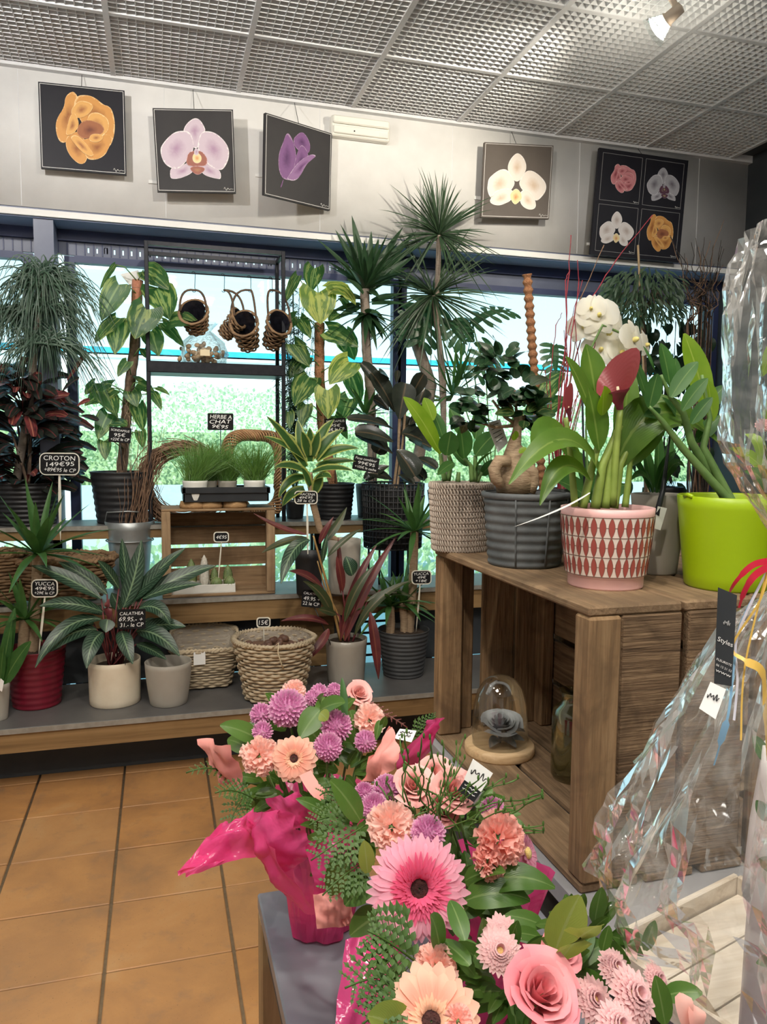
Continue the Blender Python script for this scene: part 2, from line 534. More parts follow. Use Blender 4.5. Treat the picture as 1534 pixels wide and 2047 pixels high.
struct(MB().bx(-2.15, 3.75, -2.55, -2.4, 0, CZ+.14).build('wall_rear', 'plaster', smooth=False), 'pale rear wall of the shop')
# ================================================================ window front
GY = 4.40
xc0, xc1 = P(68, 500, 4.21).x, P(108, 500, 4.21).x
struct(MB().bx(xc0, xc1, 4.21, 4.38, 0, 2.532).build('trim_2', 'frame_grey', smooth=False), 'grey square post between the windows')
wx = [(-1.95, P(48, 600, GY).x), (P(151, 600, GY).x, P(787, 600, GY).x), (P(814, 600, GY).x, 3.56)]
zt = 2.372
for k, (x0, x1) in enumerate(wx):
    wn = MB()
    wn.bx(x0-.05, x0, GY, GY+.06, .03, zt+.03); wn.bx(x1, x1+.05, GY, GY+.06, .03, zt+.03)
    wn.bx(x0, x1, GY, GY+.06, zt, zt+.035); wn.bx(x0, x1, GY, GY+.06, 0, .06)
    wo = struct(wn.build('window_%d' % (k+1), 'frame_dark', smooth=False), 'tall dark framed shop window onto a bright street')
    MB().bx(x0, x1, GY+.028, GY+.034, .06, zt).build('pane', 'pane', wo, False)
# header over the windows: dark beam and slotted vent strip
hd = struct(MB().bx(-2.0, 3.6, GY-.02, GY+.08, 2.475, 2.531).build('trim_3', 'frame_dark', smooth=False), 'dark window header beam')
v = MB()
v.bx(-2.0, 3.6, GY, GY+.02, 2.452, 2.475)
v.bx(-2.0, 3.6, GY, GY+.02, zt+.035, 2.424)
sx0, sx1 = wx[1][0]+.03, 1.25
v.bx(-2.0, sx0, GY, GY+.02, 2.424, 2.452); v.bx(sx1, 3.6, GY, GY+.02, 2.424, 2.452)
k = 0; x = sx0
while x < sx1:
    v.bx(x, min(sx1, x+.035), GY, GY+.02, 2.424, 2.452)
    if k % 5 == 2: v.bx(x+.03, x+.05, GY, GY+.02, 2.424, 2.436+.01*(k % 3))
    x += .043; k += 1
ve = v.build('vent_strip', 'frame_grey', hd, False)
v = MB(); x = -1.9
while x < 1.3:
    v.bx(x, x+.006, GY-.004, GY, 2.41, 2.47); x += .043
v.build('vent_rib', 'frame_dark', hd, False)
# ================================================================ street outside
st = MB().bx(-14, 30, 4.75, 40, -.3, -.12).build('street', 'asphalt', smooth=False)
tag(st, 'pale asphalt street outside the windows', 'street', kind='structure')
b = thing('street_building', 'long white building with a bright blue stripe across the street', 'building', (6, 21, -.12))
MB().bx(-16, 34, 21, 27, -.12, 3.55).build('wall', 'facade_white', b, False)
MB().bx(-16, 34, 20.92, 21.0, 3.66, 3.80).build('blue_stripe', 'facade_blue', b, False)
MB().bx(-16, 34, 20.95, 27, 3.55, 3.62).build('roof_edge', 'facade_white', b, False)
MB().bx(-16, 34, 20.95, 27, 3.80, 3.86).build('parapet', 'facade_white', b, False)
b = MB().bx(-8, 16, 8.4, 8.6, -.12, .98).build('low_wall', 'low_wall', smooth=False)
tag(b, 'low pale blue wall in front of the hedge', 'wall')
leafmat('hedge_leaf', (.46, .58, .34), (.66, .72, .48), trans=.35, rough=.6)
random.seed(5)
hb = MB()
for i in range(20000):
    x = random.uniform(-3.5, 9); y = 8.7+random.random()**1.5*.7
    top = 2.05+.14*noise.noise(V((x*1.3, 0, 3)))+.05*noise.noise(V((x*6, 1, 3)))
    z = .95+(top-.95)*random.random()**.8
    if z > top-.25: y = 8.7+random.random()*1.1
    q = V((x, y, z)); d = V((random.gauss(0, 1), -abs(random.gauss(0, .8)), random.gauss(.3, .8))).normalized()
    L = random.uniform(.028, .06)
    hb.leaf(q, q+d*L*.5+V((0, -.01, 0)), q+d*L, L*.33, 'ovate', V((random.gauss(0, .4), -1, .4)), nu=2, nv=2)
h = thing('hedge', 'leafy green hedge behind the low wall outside', 'hedge', (3, 9, .9))
f_ = hb.build('foliage', 'hedge_leaf', h); f_['kind'] = 'stuff'
hb = MB()
hb.bx(-3.6, 9.1, 9.0, 9.8, .1, 1.55)
mat('hedge_core', (.30, .42, .20), (.52, .62, .36), 14, .9)
hb.build('hedge_core', 'hedge_core', h, False)
# low planting in front of the wall
random.seed(8)
lp = MB()
for i in range(2600):
    x = random.uniform(-1.5, 5); y = random.uniform(7.6, 8.3); q = V((x, y, -.12+random.random()*.5))
    d = V((random.gauss(0, .6), random.gauss(-.2, .5), 1)).normalized(); L = random.uniform(.06, .14)
    lp.leaf(q, q+d*L*.6, q+d*L+V((random.gauss(0, .03), -.03, 0)), L*.22, 'lance', V((0, -1, .3)), nu=2, nv=2)
o = lp.build('ground_cover', 'hedge_leaf')
tag(o, 'low green ground cover planting at the foot of the wall outside', 'plants', kind='stuff')
# ================================================================ spot lamps
mat('lamp_shell', (.55, .45, .36), (.6, .5, .4), 20, .35)
m = filmmat('lamp_glass', (.92, .97, .97), 1, .05, .12)
emit('lamp_glow', (1, .93, .78), 9)
def spot(x, y, tgt, e, ang=75, seen=False, lab='', z=CZ-.10, blend=.6, col=(1, .94, .86)):
    c = V((x, y, z)); d = (V(tgt)-c).normalized()
    t = thing('ceiling_spotlight', lab or 'small clip spotlight under the suspended ceiling over the sales floor', 'lamp', (x, y, z), None if seen else 'spotlights under the ceiling')
    q = d.to_track_quat('Z', 'Y').to_matrix()
    MB().tube([(x, y, CZ), c-d*.06], .012, 8).build('stem', 'lamp_shell', t)
    MB().lathe([(.001, -.08), (.022, -.075), (.024, -.02), (.030, -.012)], c, 20, ax=q).build('lamp_holder', 'lamp_shell', t)
    MB().lathe([(.026, -.014), (.036, .004), (.050, .03), (.060, .05), (.062, .052)], c, 24, ax=q).build('reflector', 'lamp_glass', t)
    MB().lathe([(.001, .040), (.03, .041), (.050, .034)], c, 20, ax=q).build('bulb', 'lamp_glow', t)
    sp = bpy.data.lights.new('spot', 'SPOT'); sp.energy = e; sp.spot_size = R(ang); sp.spot_blend = blend; sp.shadow_soft_size = .035
    sp.color = col
    so_ = bpy.data.objects.new('spot_light', sp); COL.objects.link(so_)
    so_.location = c+d*.07; so_.rotation_euler = d.to_track_quat('-Z', 'Y').to_euler()
    so_.parent = t; so_.location = d*.07
    gp = bpy.data.lights.new('ceiling_fill_point', 'POINT'); gp.energy = e*.075; gp.shadow_soft_size = .05; gp.color = col  # point light added beside each spot to brighten the ceiling
    go = bpy.data.objects.new('ceiling_fill_point', gp); COL.objects.link(go); go.parent = t; go.location = d*.03+V((0, 0, -.09))
pv = PZ(1328, 45, CZ-.13)
spot(pv.x, pv.y, pv+V((-.6, 1.1, -.6)), 52, 100, True, 'lit glass clip spotlight hanging under the ceiling grid near the four-flower picture', CZ-.13, col=(1, .90, .74))
for a in ((-.95, 2.45, (-.15, 4.19, 2.75), 58, 100), (.45, 2.0, (1.0, 4.19, 2.5), 44, 100), (2.9, 2.3, (2.6, 4.1, 1.6), 20, 95),
          (-.75, 1.5, (-.1, 3.2, .2), 46, 90), (.15, .75, (.55, 1.25, .8), 36, 105), (1.15, .25, (.95, 1.3, 1.2), 26, 100), (-.3, -.3, (-.3, 1.8, 0), 74, 80)):
    spot(*a, col=(1, .95, .90) if a[1] > 2 else (1, .92, .80))
# ================================================================ pictures on the wall
mat('canvas_black', (.011, .011, .017), (.018, .018, .024), 3, .5, spec=.25)
mat('canvas_grey', (.034, .033, .036), (.046, .044, .046), 3, .5, spec=.25)
mat('canvas_warm', (.10, .085, .075), (.13, .11, .095), 3, .5, spec=.25)
mat('ink_white', (.75, .74, .72), None, 3, .6)
mat('ink_line', (.30, .30, .30), None, 3, .6)
mat('paper_white', (.85, .85, .83), None, 3, .7)
mat('wire', (.03, .03, .03), None, 3, .5)
mat('emergency_plastic', (.80, .79, .72), (.84, .83, .76), 6, .4)
def printmat(name, c0, c1, c2):
    m = NT(name)
    sp = m.n('ShaderNodeSeparateXYZ'); m.l(m.n('ShaderNodeTexCoord').outputs['UV'], sp.inputs[0])
    f = m.math('ADD', sp.outputs[0], m.math('MULTIPLY', m.math('SUBTRACT', m.noise(38, 3, None, .6, 1.2), .5), .35))
    m.base(m.ramp(f, [(.05, c0), (.6, c1), (.93, c1), (1.0, c2)])); m.set(rough=.5, spec=.3)
printmat('pr_orange', (.30, .11, .035), (.62, .30, .085), (.80, .56, .28))
printmat('pr_orange2', (.34, .13, .05), (.70, .38, .12), (.82, .60, .30))
printmat('pr_core', (.16, .05, .03), (.34, .13, .06), (.5, .25, .12))
printmat('pr_lilac', (.42, .28, .40), (.60, .50, .58), (.86, .82, .82))
printmat('pr_lip', (.42, .22, .12), (.34, .13, .10), (.70, .50, .52))
printmat('pr_purple', (.10, .035, .13), (.22, .10, .26), (.42, .28, .44))
printmat('pr_purple2', (.14, .05, .17), (.30, .16, .34), (.60, .50, .62))
printmat('pr_cream', (.62, .48, .36), (.80, .73, .66), (.90, .87, .83))
printmat('pr_creamlip', (.70, .30, .12), (.80, .66, .36), (.88, .80, .66))
printmat('pr_pink', (.30, .06, .08), (.62, .24, .26), (.82, .60, .58))
printmat('pr_grey', (.16, .15, .18), (.42, .42, .46), (.66, .67, .70))
printmat('pr_greylip', (.40, .34, .18), (.10, .04, .07), (.42, .36, .40))
printmat('pr_white', (.50, .42, .38), (.74, .70, .68), (.85, .84, .83))
PEONY = [('A', [(590, 290), (490, 370), (480, 520), (370, 680), (355, 830), (400, 990), (480, 1025), (560, 950), (640, 700), (700, 450), (650, 340)]),
         ('A', [(650, 360), (780, 345), (900, 380), (1030, 490), (1090, 500), (1150, 560), (1190, 750), (1170, 950), (1100, 1100), (900, 1000), (700, 700), (600, 500)]),
         ('A', [(500, 950), (500, 1080), (560, 1200), (650, 1290), (720, 1318), (790, 1280), (820, 1100), (700, 850), (580, 880)]),
         ('A', [(800, 1250), (930, 1255), (1050, 1190), (1100, 1080), (1160, 980), (1100, 880), (850, 950), (700, 980), (760, 1150)]),
         ('B', [(840, 600), (960, 590), (1090, 680), (1110, 800), (1050, 900), (900, 980), (830, 950), (780, 800), (800, 680)]),
         ('C', [(640, 860), (700, 740), (800, 690), (1000, 750), (1050, 850), (960, 920), (800, 960), (720, 960)]),
         ('B', [(560, 600), (620, 480), (720, 420), (890, 480), (860, 580), (760, 660), (640, 680)]),
         ('B', [(510, 830), (560, 640), (620, 580), (690, 740), (660, 830), (600, 900), (500, 920)]),
         ('B', [(820, 1000), (840, 900), (960, 890), (1040, 930), (960, 1020)]),
         ('B', [(600, 1000), (560, 940), (640, 900), (760, 1000), (900, 1180), (860, 1220), (720, 1150)])]
PEB = (355, 290, 1190, 1318)
ORCH = [('A', [(730, 405), (650, 450), (580, 530), (555, 620), (640, 680), (700, 850), (780, 850), (810, 690), (890, 600), (860, 520), (800, 430)]),
        ('A', [(370, 1130), (365, 1260), (390, 1300), (500, 1295), (620, 1250), (700, 1200), (740, 1100), (680, 1020), (560, 1100)]),
        ('A', [(1100, 1170), (1115, 1300), (1060, 1300), (900, 1260), (830, 1210), (780, 1100), (840, 1010), (960, 1110)]),
        ('A', [(560, 595), (440, 610), (330, 700), (250, 800), (222, 870), (240, 980), (290, 1080), (370, 1140), (500, 1160), (640, 1000), (720, 860), (690, 680), (640, 610)]),
        ('A', [(880, 600), (1000, 615), (1110, 690), (1200, 800), (1232, 900), (1220, 1020), (1160, 1140), (1100, 1180), (950, 1120), (840, 1000), (760, 860), (790, 690), (830, 620)]),
        ('C', [(640, 1130), (690, 1200), (770, 1250), (850, 1200), (890, 1140), (760, 1110)]),
        ('C', [(640, 910), (600, 1000), (610, 1110), (760, 1120), (910, 1110), (915, 1010), (850, 910), (750, 880)]),
        ('B', [(690, 960), (700, 1050), (760, 1080), (820, 1050), (830, 970), (750, 900)]),
        ('A', [(715, 940), (720, 870), (750, 850), (785, 880), (780, 945), (750, 960)])]
ORB = (222, 405, 1232, 1305)
WORC = [('A', [(765, 280), (680, 350), (620, 450), (605, 550), (640, 640), (720, 750), (790, 750), (860, 650), (910, 560), (905, 450), (850, 340)]),
        ('A', [(600, 555), (500, 550), (400, 610), (300, 700), (285, 790), (275, 880), (310, 990), (380, 1050), (560, 1000), (690, 860), (730, 760), (660, 650)]),
        ('A', [(910, 575), (1010, 575), (1120, 650), (1210, 750), (1235, 840), (1210, 930), (1130, 1030), (1060, 1070), (950, 980), (830, 880), (780, 770), (850, 660)]),
        ('A', [(400, 900), (340, 1010), (310, 1080), (380, 1130), (480, 1140), (580, 1100), (660, 1060), (720, 930), (620, 850)]),
        ('A', [(800, 920), (800, 1080), (860, 1170), (970, 1215), (1060, 1180), (1060, 1080), (1000, 950), (900, 870)]),
        ('C', [(650, 940), (640, 1000), (680, 1090), (725, 1130), (780, 1090), (840, 1020), (820, 930), (740, 850)])]
WOB = (275, 280, 1235, 1215)
TULIP = [('A', [(500, 330), (440, 370), (400, 420), (430, 520), (560, 580), (590, 500), (560, 400)]),
         ('A', [(335, 340), (300, 440), (250, 560), (245, 700), (270, 800), (310, 840), (380, 850), (440, 700), (430, 520), (380, 380)]),
         ('A', [(480, 470), (430, 600), (400, 760), (440, 830), (500, 760), (560, 640), (560, 560), (520, 490)]),
         ('B', [(650, 590), (600, 570), (500, 620), (420, 700), (360, 790), (330, 840), (420, 860), (480, 800), (540, 680), (600, 630)]),
         ('C', [(300, 840), (280, 920), (262, 930), (290, 850)])]
TUB = (245, 330, 650, 930)
def smooth_outline(pts, it=2):
    for _ in range(it):
        o = []
        for i in range(len(pts)):
            a, b = pts[i], pts[(i+1) % len(pts)]
            o += [(a[0]*.75+b[0]*.25, a[1]*.75+b[1]*.25), (a[0]*.25+b[0]*.75, a[1]*.25+b[1]*.75)]
        pts = o
    return pts
def flower_print(parent, shapes, mp, at, n, mats):
    mb = MB(); mi = {'A': 0, 'B': 1, 'C': 2}
    for k, (key, pts) in enumerate(shapes):
        pts = smooth_outline(pts); c = (sum(p[0] for p in pts)/len(pts), sum(p[1] for p in pts)/len(pts))
        vs = []; uv = []; fs = []; N = len(pts)
        for ri, t in enumerate((1, .8, .4)):
            for p in pts:
                q = (c[0]+(p[0]-c[0])*t, c[1]+(p[1]-c[1])*t)
                vs.append(at(*mp(*q))+n*(.0006+.0005*k)); uv.append((t, 0))
        vs.append(at(*mp(*c))+n*(.0006+.0005*k)); uv.append((0, 0))
        for r_ in range(2):
            for i in range(N):
                j = (i+1) % N; fs.append((r_*N+i, r_*N+j, (r_+1)*N+j, (r_+1)*N+i))
        for i in range(N): fs.append((2*N+i, 2*N+(i+1) % N, 3*N))
        mb.add(vs, fs, uv, mi[key])
    return mb.build('flower_print', None, parent, False, mats=mats)
def picture(corn, Ys, label, back, prints, tagpx=None, wirepx=None, quad=False):
    # corn: image corners TL,TR,BR,BL; Ys: distances of the left and right edge
    pts = [P(*corn[0], Ys[0]), P(*corn[1], Ys[1]), P(*corn[2], Ys[1]), P(*corn[3], Ys[0])]
    n = (pts[3]-pts[0]).cross(pts[1]-pts[0]).normalized()
    if n.y > 0: n = -n
    p0 = pts[0]
    def at(x, y):
        d = ray(x, y); return CAM+d*((p0-CAM).dot(n)/d.dot(n))
    t = thing('flower_picture', label, 'picture', (pts[2]+pts[3])/2)
    f = [at(*c) for c in corn]; b = [q-n*.018 for q in f]
    MB().add(f+b, [(0, 1, 2, 3), (7, 6, 5, 4), (0, 4, 5, 1), (1, 5, 6, 2), (2, 6, 7, 3), (3, 7, 4, 0)]).build('canvas', back, t, False)
    cs = [f]
    if quad:
        def bl(u, v_): return f[0]*(1-u)*(1-v_)+f[1]*u*(1-v_)+f[2]*u*v_+f[3]*(1-u)*v_
        cs = []
        for i in (0, 1):
            for j in (0, 1):
                a0, a1, b0, b1 = .045+.475*i, .48+.475*i, .04+.48*j, .48+.48*j
                cs.append([bl(a0, b0), bl(a1, b0), bl(a1, b1), bl(a0, b1)])
    for q in cs:
        c = sum(q, V())/4; ins = [c+(p-c)*(.965 if not quad else 1)+n*.0006 for p in q]
        mb = MB()
        for i in range(4): mb.bar(ins[i], ins[(i+1) % 4], .0022, .0008, n)
        mb.build('border_line', 'ink_line' if quad else 'ink_white', t, False)
        e = ins[2]; ux = (ins[2]-ins[3])/.39; uy = (ins[0]-ins[3])/.39
        sg = [e+ux*(-.055+.05*s)+uy*(.012+.010*math.sin(s*19)*(1-s)**1.4)+n*.0006 for s in [k/22 for k in range(23)]]
        MB().tube(sg, .0011, 4).build('signature', 'ink_white', t)
    for shp, box, tb, mats in prints:
        mp = (lambda x, y, B=box, T=tb: (T[0]+(x-B[0])/(B[2]-B[0])*(T[2]-T[0]), T[1]+(y-B[1])/(B[3]-B[1])*(T[3]-T[1])))
        flower_print(t, shp, mp, at, n, mats)
    top = (f[0]+f[1])/2-n*.01
    if wirepx:
        wq = at(*wirepx)
        a = V((wq.x, min(wq.y, 4.18), top.z-.0)); 
        MB().tube([a, V((a.x, 4.17, CZ-.01))], .0016, 5).build('hanging_wire', 'wire', t)
    if tagpx:
        x0, y0, x1, y1 = tagpx
        a, c = P(x0, y0, 4.186), P(x1, y1, 4.186)
        o = MB().bx(a.x, c.x, 4.182, 4.189, c.z, a.z).build('price_label', 'paper_white', smooth=False)
        tag(o, 'small white price label on the wall beside the ' + label.split(' picture')[0] + ' picture', 'label')
def zbox(x0, y0, s, b): return (x0+b[0]/s, y0+b[1]/s, x0+b[2]/s, y0+b[3]/s)
picture([(76, 163), (249, 181), (253, 350), (82, 336)], (4.13, 4.13), 'orange ruffled peony picture on black canvas', 'canvas_black',
        [(PEONY, PEB, zbox(60, 140, 6.973, PEB), ['pr_orange', 'pr_orange2', 'pr_core'])], None, (163, 172))
picture([(305, 216), (466, 219), (472, 386), (315, 383)], (4.09, 4.09), 'pale lilac orchid picture on dark grey canvas', 'canvas_grey',
        [(ORCH, ORB, zbox(290, 180, 7.305, ORB), ['pr_lilac', 'pr_creamlip', 'pr_lip'])], (297, 360, 314, 368), (388, 216))
picture([(531, 225), (664, 267), (660, 421), (528, 389)], (3.96, 4.15), 'purple tulip picture twisted away from the wall', 'canvas_grey',
        [(TULIP, TUB, zbox(510, 200, 5.29, TUB), ['pr_purple', 'pr_purple2', 'pr_purple'])], (511, 348, 527, 355), (597, 245))
picture([(969, 284), (1107, 291), (1098, 438), (962, 434)], (4.11, 4.11), 'white orchid picture on taupe canvas', 'canvas_warm',
        [(WORC, WOB, zbox(940, 270, 8.074, WOB), ['pr_cream', 'pr_cream', 'pr_creamlip'])], (949, 392, 963, 400), (1032, 287))
picture([(1199, 295), (1377, 321), (1358, 525), (1181, 508)], (4.13, 4.13), 'large four-flower picture divided in quarters', 'canvas_black',
        [(PEONY, PEB, zbox(1160, 280, 6.392, (390, 300, 720, 680)), ['pr_pink', 'pr_pink', 'pr_pink']),
         (ORCH, ORB, zbox(1160, 280, 6.392, (850, 350, 1270, 780)), ['pr_grey', 'pr_greylip', 'pr_greylip']),
         (WORC, WOB, zbox(1160, 280, 6.392, (245, 905, 690, 1360)), ['pr_white', 'pr_white', 'pr_creamlip']),
         (PEONY, PEB, zbox(1160, 280, 6.392, (850, 940, 1195, 1430)), ['pr_orange', 'pr_orange2', 'pr_core'])], (1174, 485, 1183, 491), (1283, 308), True)
# emergency exit light
a, c = P(664, 226, 4.13), P(781, 282, 4.13)
t = thing('emergency_light', 'cream plastic emergency light fixed high on the wall', 'light', (a.x, 4.19, c.z))
zm = lerp(a.z, c.z, .45)
MB().bx(a.x, c.x, 4.145, 4.19, c.z, a.z, .006).build('base', 'emergency_plastic', t, False)
MB().bx(a.x+.006, c.x-.006, 4.128, 4.145, zm+.004, a.z-.004, .006).build('diffuser', 'emergency_plastic', t, False)
MB().bx(a.x+.01, c.x-.01, 4.132, 4.145, c.z+.012, zm-.006, .004).build('battery_cover', 'emergency_plastic', t, False)
q = lerp(a.x, c.x, .38); MB().tube([(q, 4.13, lerp(zm, c.z, .5)), (q, 4.134, lerp(zm, c.z, .5))], .004, 8).build('indicator', 'wire', t)
MB().bx(c.x-.06, c.x-.015, 4.1305, 4.132, c.z+.02, c.z+.035).build('test_plate', 'ink_white', t, False)
# ================================================================ display steps along the window
wood('oak_fascia', (.24, .145, .062), (.32, .20, .09), (.13, .075, .032), 'x', .7, .6, .15, .25)
mat('laminate', (.105, .10, .10), (.145, .14, .135), 5, .45, bump=.05, bscale=90)
mat('laminate_edge', (.24, .22, .19), (.32, .30, .26), 30, .6)
mat('zinc', (.36, .38, .38), (.46, .48, .48), 12, .42, metal=.7)
X0, X1 = -1.95, 3.5
def step(y0, y1, z, fas, label, legs):
    t = thing('display_step', label, 'display bench', ((X0+X1)/2, y0, 0))
    MB().bx(X0, X1, y0, y1, z-.022, z, .003).build('top_board', 'laminate', t, False)
    MB().bx(X0, X1, y0-.004, y0, z-.022, z-.001).build('front_edge', 'laminate_edge', t, False)
    MB().bx(X0, X1, y0+.006, y0+.03, z-.022-fas, z-.022).build('fascia', 'oak_fascia', t, False)
    for x in legs:
        MB().bx(x-.02, x+.02, y1-.16, y1-.12, 0, z-.022).build('leg', 'black_metal', t, False)
        MB().bx(x-.02, x+.02, y1-.06, y1-.02, 0, z-.022).build('leg', 'black_metal', t, False)
    return t
Z1, Z2, Z3 = .293, .700, 1.027
s1 = step(3.30, 3.85, Z1, .082, 'lowest grey topped display step with an oak front board', (-1.5, 1.5, 2.8))
MB().bx(X0, X1, 3.52, 3.54, 0, Z1-.03).build('shade_panel', 'dark_wall', s1, False)  # dark sheet added to stand for the shadow under the step
step(3.745, 4.10, Z2, .10, 'middle grey topped display step with an oak front board', (-1.6, -.35, 1.42, 2.9))
step(4.05, 4.37, Z3, .045, 'top grey display step against the window', (-1.7, -.5, .85, 2.0, 3.0))
# closed panels behind the lowest step
bp = thing('step_backing', 'dark and wooden panels closing the space under the middle step', 'panel', (.5, 3.86, Z1))
xa, xb, xg0, xg1 = P(560, 1300, 3.86).x, P(668, 1300, 3.86).x, P(722, 1300, 3.86).x, P(772, 1300, 3.86).x
MB().bx(X0, xa, 3.86, 3.875, Z1, Z2-.03).build('dark_panel', 'dark_wall', bp, False)
MB().bx(xa, xb, 3.858, 3.875, Z1, Z2-.03).build('wood_panel', 'oak_fascia', bp, False)
MB().bx(xb, xg0, 3.86, 3.875, Z1, Z2-.03).build('dark_panel', 'dark_wall', bp, False)
MB().bx(xg1, X1, 3.86, 3.875, Z1, Z2-.03).build('dark_panel', 'dark_wall', bp, False)
for k in range(5): MB().bx(xg0, xg1, 3.862, 3.87, Z1+.03+.06*k, Z1+.042+.06*k).build('grille_bar', 'black_metal', bp, False)
# shelving rack standing on the top step
ry0, ry1 = 4.09, 4.31
rl, rr = P(297, 760, ry0).x, P(567, 760, ry0).x
t = thing('metal_rack', 'black metal shelf rack standing in front of the window', 'rack', ((rl+rr)/2, ry0, Z3))
ztop = P(430, 492, ry0).z
for x in (rl, rr):
    for y in (ry0, ry1):
        MB().bx(x-.010, x+.010, y-.010, y+.010, Z3, ztop, .002).build('upright', 'black_metal', t, False)
    MB().bx(x-.008, x+.008, ry0, ry1, ztop-.02, ztop).build('top_rail', 'black_metal', t, False)
for y in (ry0, ry1): MB().bx(rl, rr, y-.009, y+.009, ztop-.02, ztop).build('top_rail', 'black_metal', t, False)
zs = P(430, 737, ry0).z; RSH = zs+.028
MB().bx(rl-.005, rr+.005, ry0-.012, ry1+.012, zs-.028, RSH, .003).build('shelf', 'black_metal', t, False)
zr = P(430, 548, 4.16).z
MB().tube([(rl, 4.18, zr), (rr, 4.18, zr)], .004, 6).build('hanging_rod', 'black_metal', t)
# ---------------------------------------------------------------- wicker
wood('wicker_brown', (.22, .135, .075), (.33, .21, .115), (.10, .06, .035), 'x', 1.5, .7, .3, .3)
wood('wicker_dark', (.10, .065, .045), (.17, .11, .07), (.045, .03, .022), 'x', 1.5, .7, .3, .3)
wood('wicker_pale', (.50, .40, .27), (.62, .52, .37), (.30, .22, .14), 'x', 1.5, .75, .3, .3)
wood('wicker_grey', (.36, .31, .25), (.50, .44, .36), (.22, .18, .14), 'x', 1.5, .8, .3, .3)
mat('liner_black', (.01, .01, .014), (.02, .02, .028), 30, .25, bump=.4, bscale=60)
def weave(mb, c, Rf, z0, z1, rows, nst, th, amp=None, sq=None, ax=None, rimz=None, ell=1.0):
    c = V(c); amp = amp or th*.8
    N = nst*4
    for i in range(rows):
        z = z0+(z1-z0)*(i+.5)/rows
        pts = []
        for k in range(N+1):
            an = 2*math.pi*k/N
            r = Rf((z-z0)/(z1-z0))+amp*math.cos(nst/2*an+math.pi*(i % 2))
            cx, cy = math.cos(an), math.sin(an)
            if sq:
                q = (abs(cx)**sq+abs(cy)**sq)**(-1/sq); cx *= q; cy *= q
            zz = z+(rimz(an)*(z-z0)/(z1-z0) if rimz else 0)+th*.15*math.sin(an*3+i)
            p = V((cx*r, cy*r*ell, zz))
            if ax is not None: p = ax @ p
            pts.append(c+p)
        mb.tube(pts, th*(.9+.25*math.sin(i*7.3)), 5, False)
def basket(name, label, c, Rf, h, rows, nst, th, matn, sq=None, group=None, liner=None, rimz=None, ell=1.0, rim=1.5):
    t = thing(name, label, 'basket', c, group)
    mb = MB(); weave(mb, c, Rf, th, h, rows, nst, th, sq=sq, rimz=rimz, ell=ell); mb.build('weave', matn, t)
    c = V(c)
    mb = MB()
    N = 64
    for w_ in (0, 1):
        pts = []
        for k in range(N+1):
            an = 2*math.pi*k/N; r = Rf(1)+th*rim*.7*math.cos(nst*an+w_*math.pi)
            cx, cy = math.cos(an), math.sin(an)
            if sq:
                q = (abs(cx)**sq+abs(cy)**sq)**(-1/sq); cx *= q; cy *= q
            pts.append(c+V((cx*r, cy*r*ell, h+(rimz(an) if rimz else 0)+th*rim*.7*math.sin(nst*an+w_*math.pi))))
        mb.tube(pts, th*rim*.8, 5, False)
    mb.build('rim', matn, t)
    pr = [(.002, th), (Rf(0)-th*1.2, th)]+[(Rf(k/6)-th*1.2, th+(h-th)*k/6) for k in range(1, 7)]
    MB().lathe(pr, c, 40, sq=sq, ax=Matrix.Diagonal((1, ell, 1)), fn=(lambda r, z, an, i: (r, z+(rimz(an)*z/h if rimz else 0)))).build('lining', liner or matn, t)
    return t
# big brown basket and its neighbour on the middle step
bc = P(128, 1150, 3.86); bc.z = Z2
basket('wicker_basket', 'wide brown wicker basket behind the red potted yucca', bc, lambda t: .155+.075*t, .20, 11, 26, .0095, 'wicker_brown', ell=.72)
bc = P(-8, 1180, 3.84); bc.z = Z2
basket('wicker_basket', 'round brown wicker basket cut by the left picture edge beside the wide basket'.replace('cut by the left picture edge ', ''), bc, lambda t: .115+.03*math.sin(t*2.6), .235, 15, 24, .008, 'wicker_brown', ell=.8)
# square basket and round basket on the lowest step
bc = PZ(404, 1380, Z1); bc.y += .12*.85; bc.x += .02
sb = basket('wicker_basket', 'greyish square willow basket with a raised back rim and price sticker', bc, lambda t: .112+.048*t, .195, 15, 28, .0065, 'wicker_pale', sq=5, ell=.85, rimz=lambda an: .06*(max(0, math.sin(an))**.6), liner='wicker_grey')
mb = MB()
a = P(387, 1304, bc.y-.160*.85-.006); b2 = P(411, 1328, bc.y-.160*.85-.006)
mb.bx(a.x, b2.x, a.y-.001, a.y+.001, b2.z, a.z); mb.build('price_sticker', 'paper_white', sb, False)
bc = P(549, 1390, 3.42); bc.z = Z1
rb = basket('wicker_basket', 'round natural willow basket filled with bulbs beside the square basket', bc, lambda t: .128+.052*t, .275, 17, 30, .0072, 'wicker_pale', ell=.95, liner='wicker_grey')
RBC = bc.copy()
mat('raffia', (.72, .62, .42), None, 3, .7)
q = [P(545, 1296, bc.y-.185), P(557, 1285, bc.y-.19), P(556, 1305, bc.y-.19), P(562, 1325, bc.y-.185), P(567, 1337, bc.y-.175)]
MB().tube(q, .003, 5).build('raffia_tie', 'raffia', rb)
mat('bulb_skin', (.12, .06, .045), (.22, .12, .075), 40, .5, bump=.3)
random.seed(2)
for k in range(26):
    an = random.random()*6.28; r = .135*math.sqrt(random.random())
    p = bc+V((r*math.cos(an), r*math.sin(an)*.9, .235+random.random()*.015))
    o = MB().ell(p, .016, .016, .02, 8, 5, ax=Matrix.Rotation(random.random()*2, 3, 'X') @ Matrix.Rotation(random.random()*3, 3, 'Y'), fn=lambda q, i, an: 1+.06*math.sin(an*4)).build('flower_bulb', 'bulb_skin')
    tag(o, 'brown flower bulb heaped in the round willow basket', 'bulb', 'bulbs in the round willow basket')
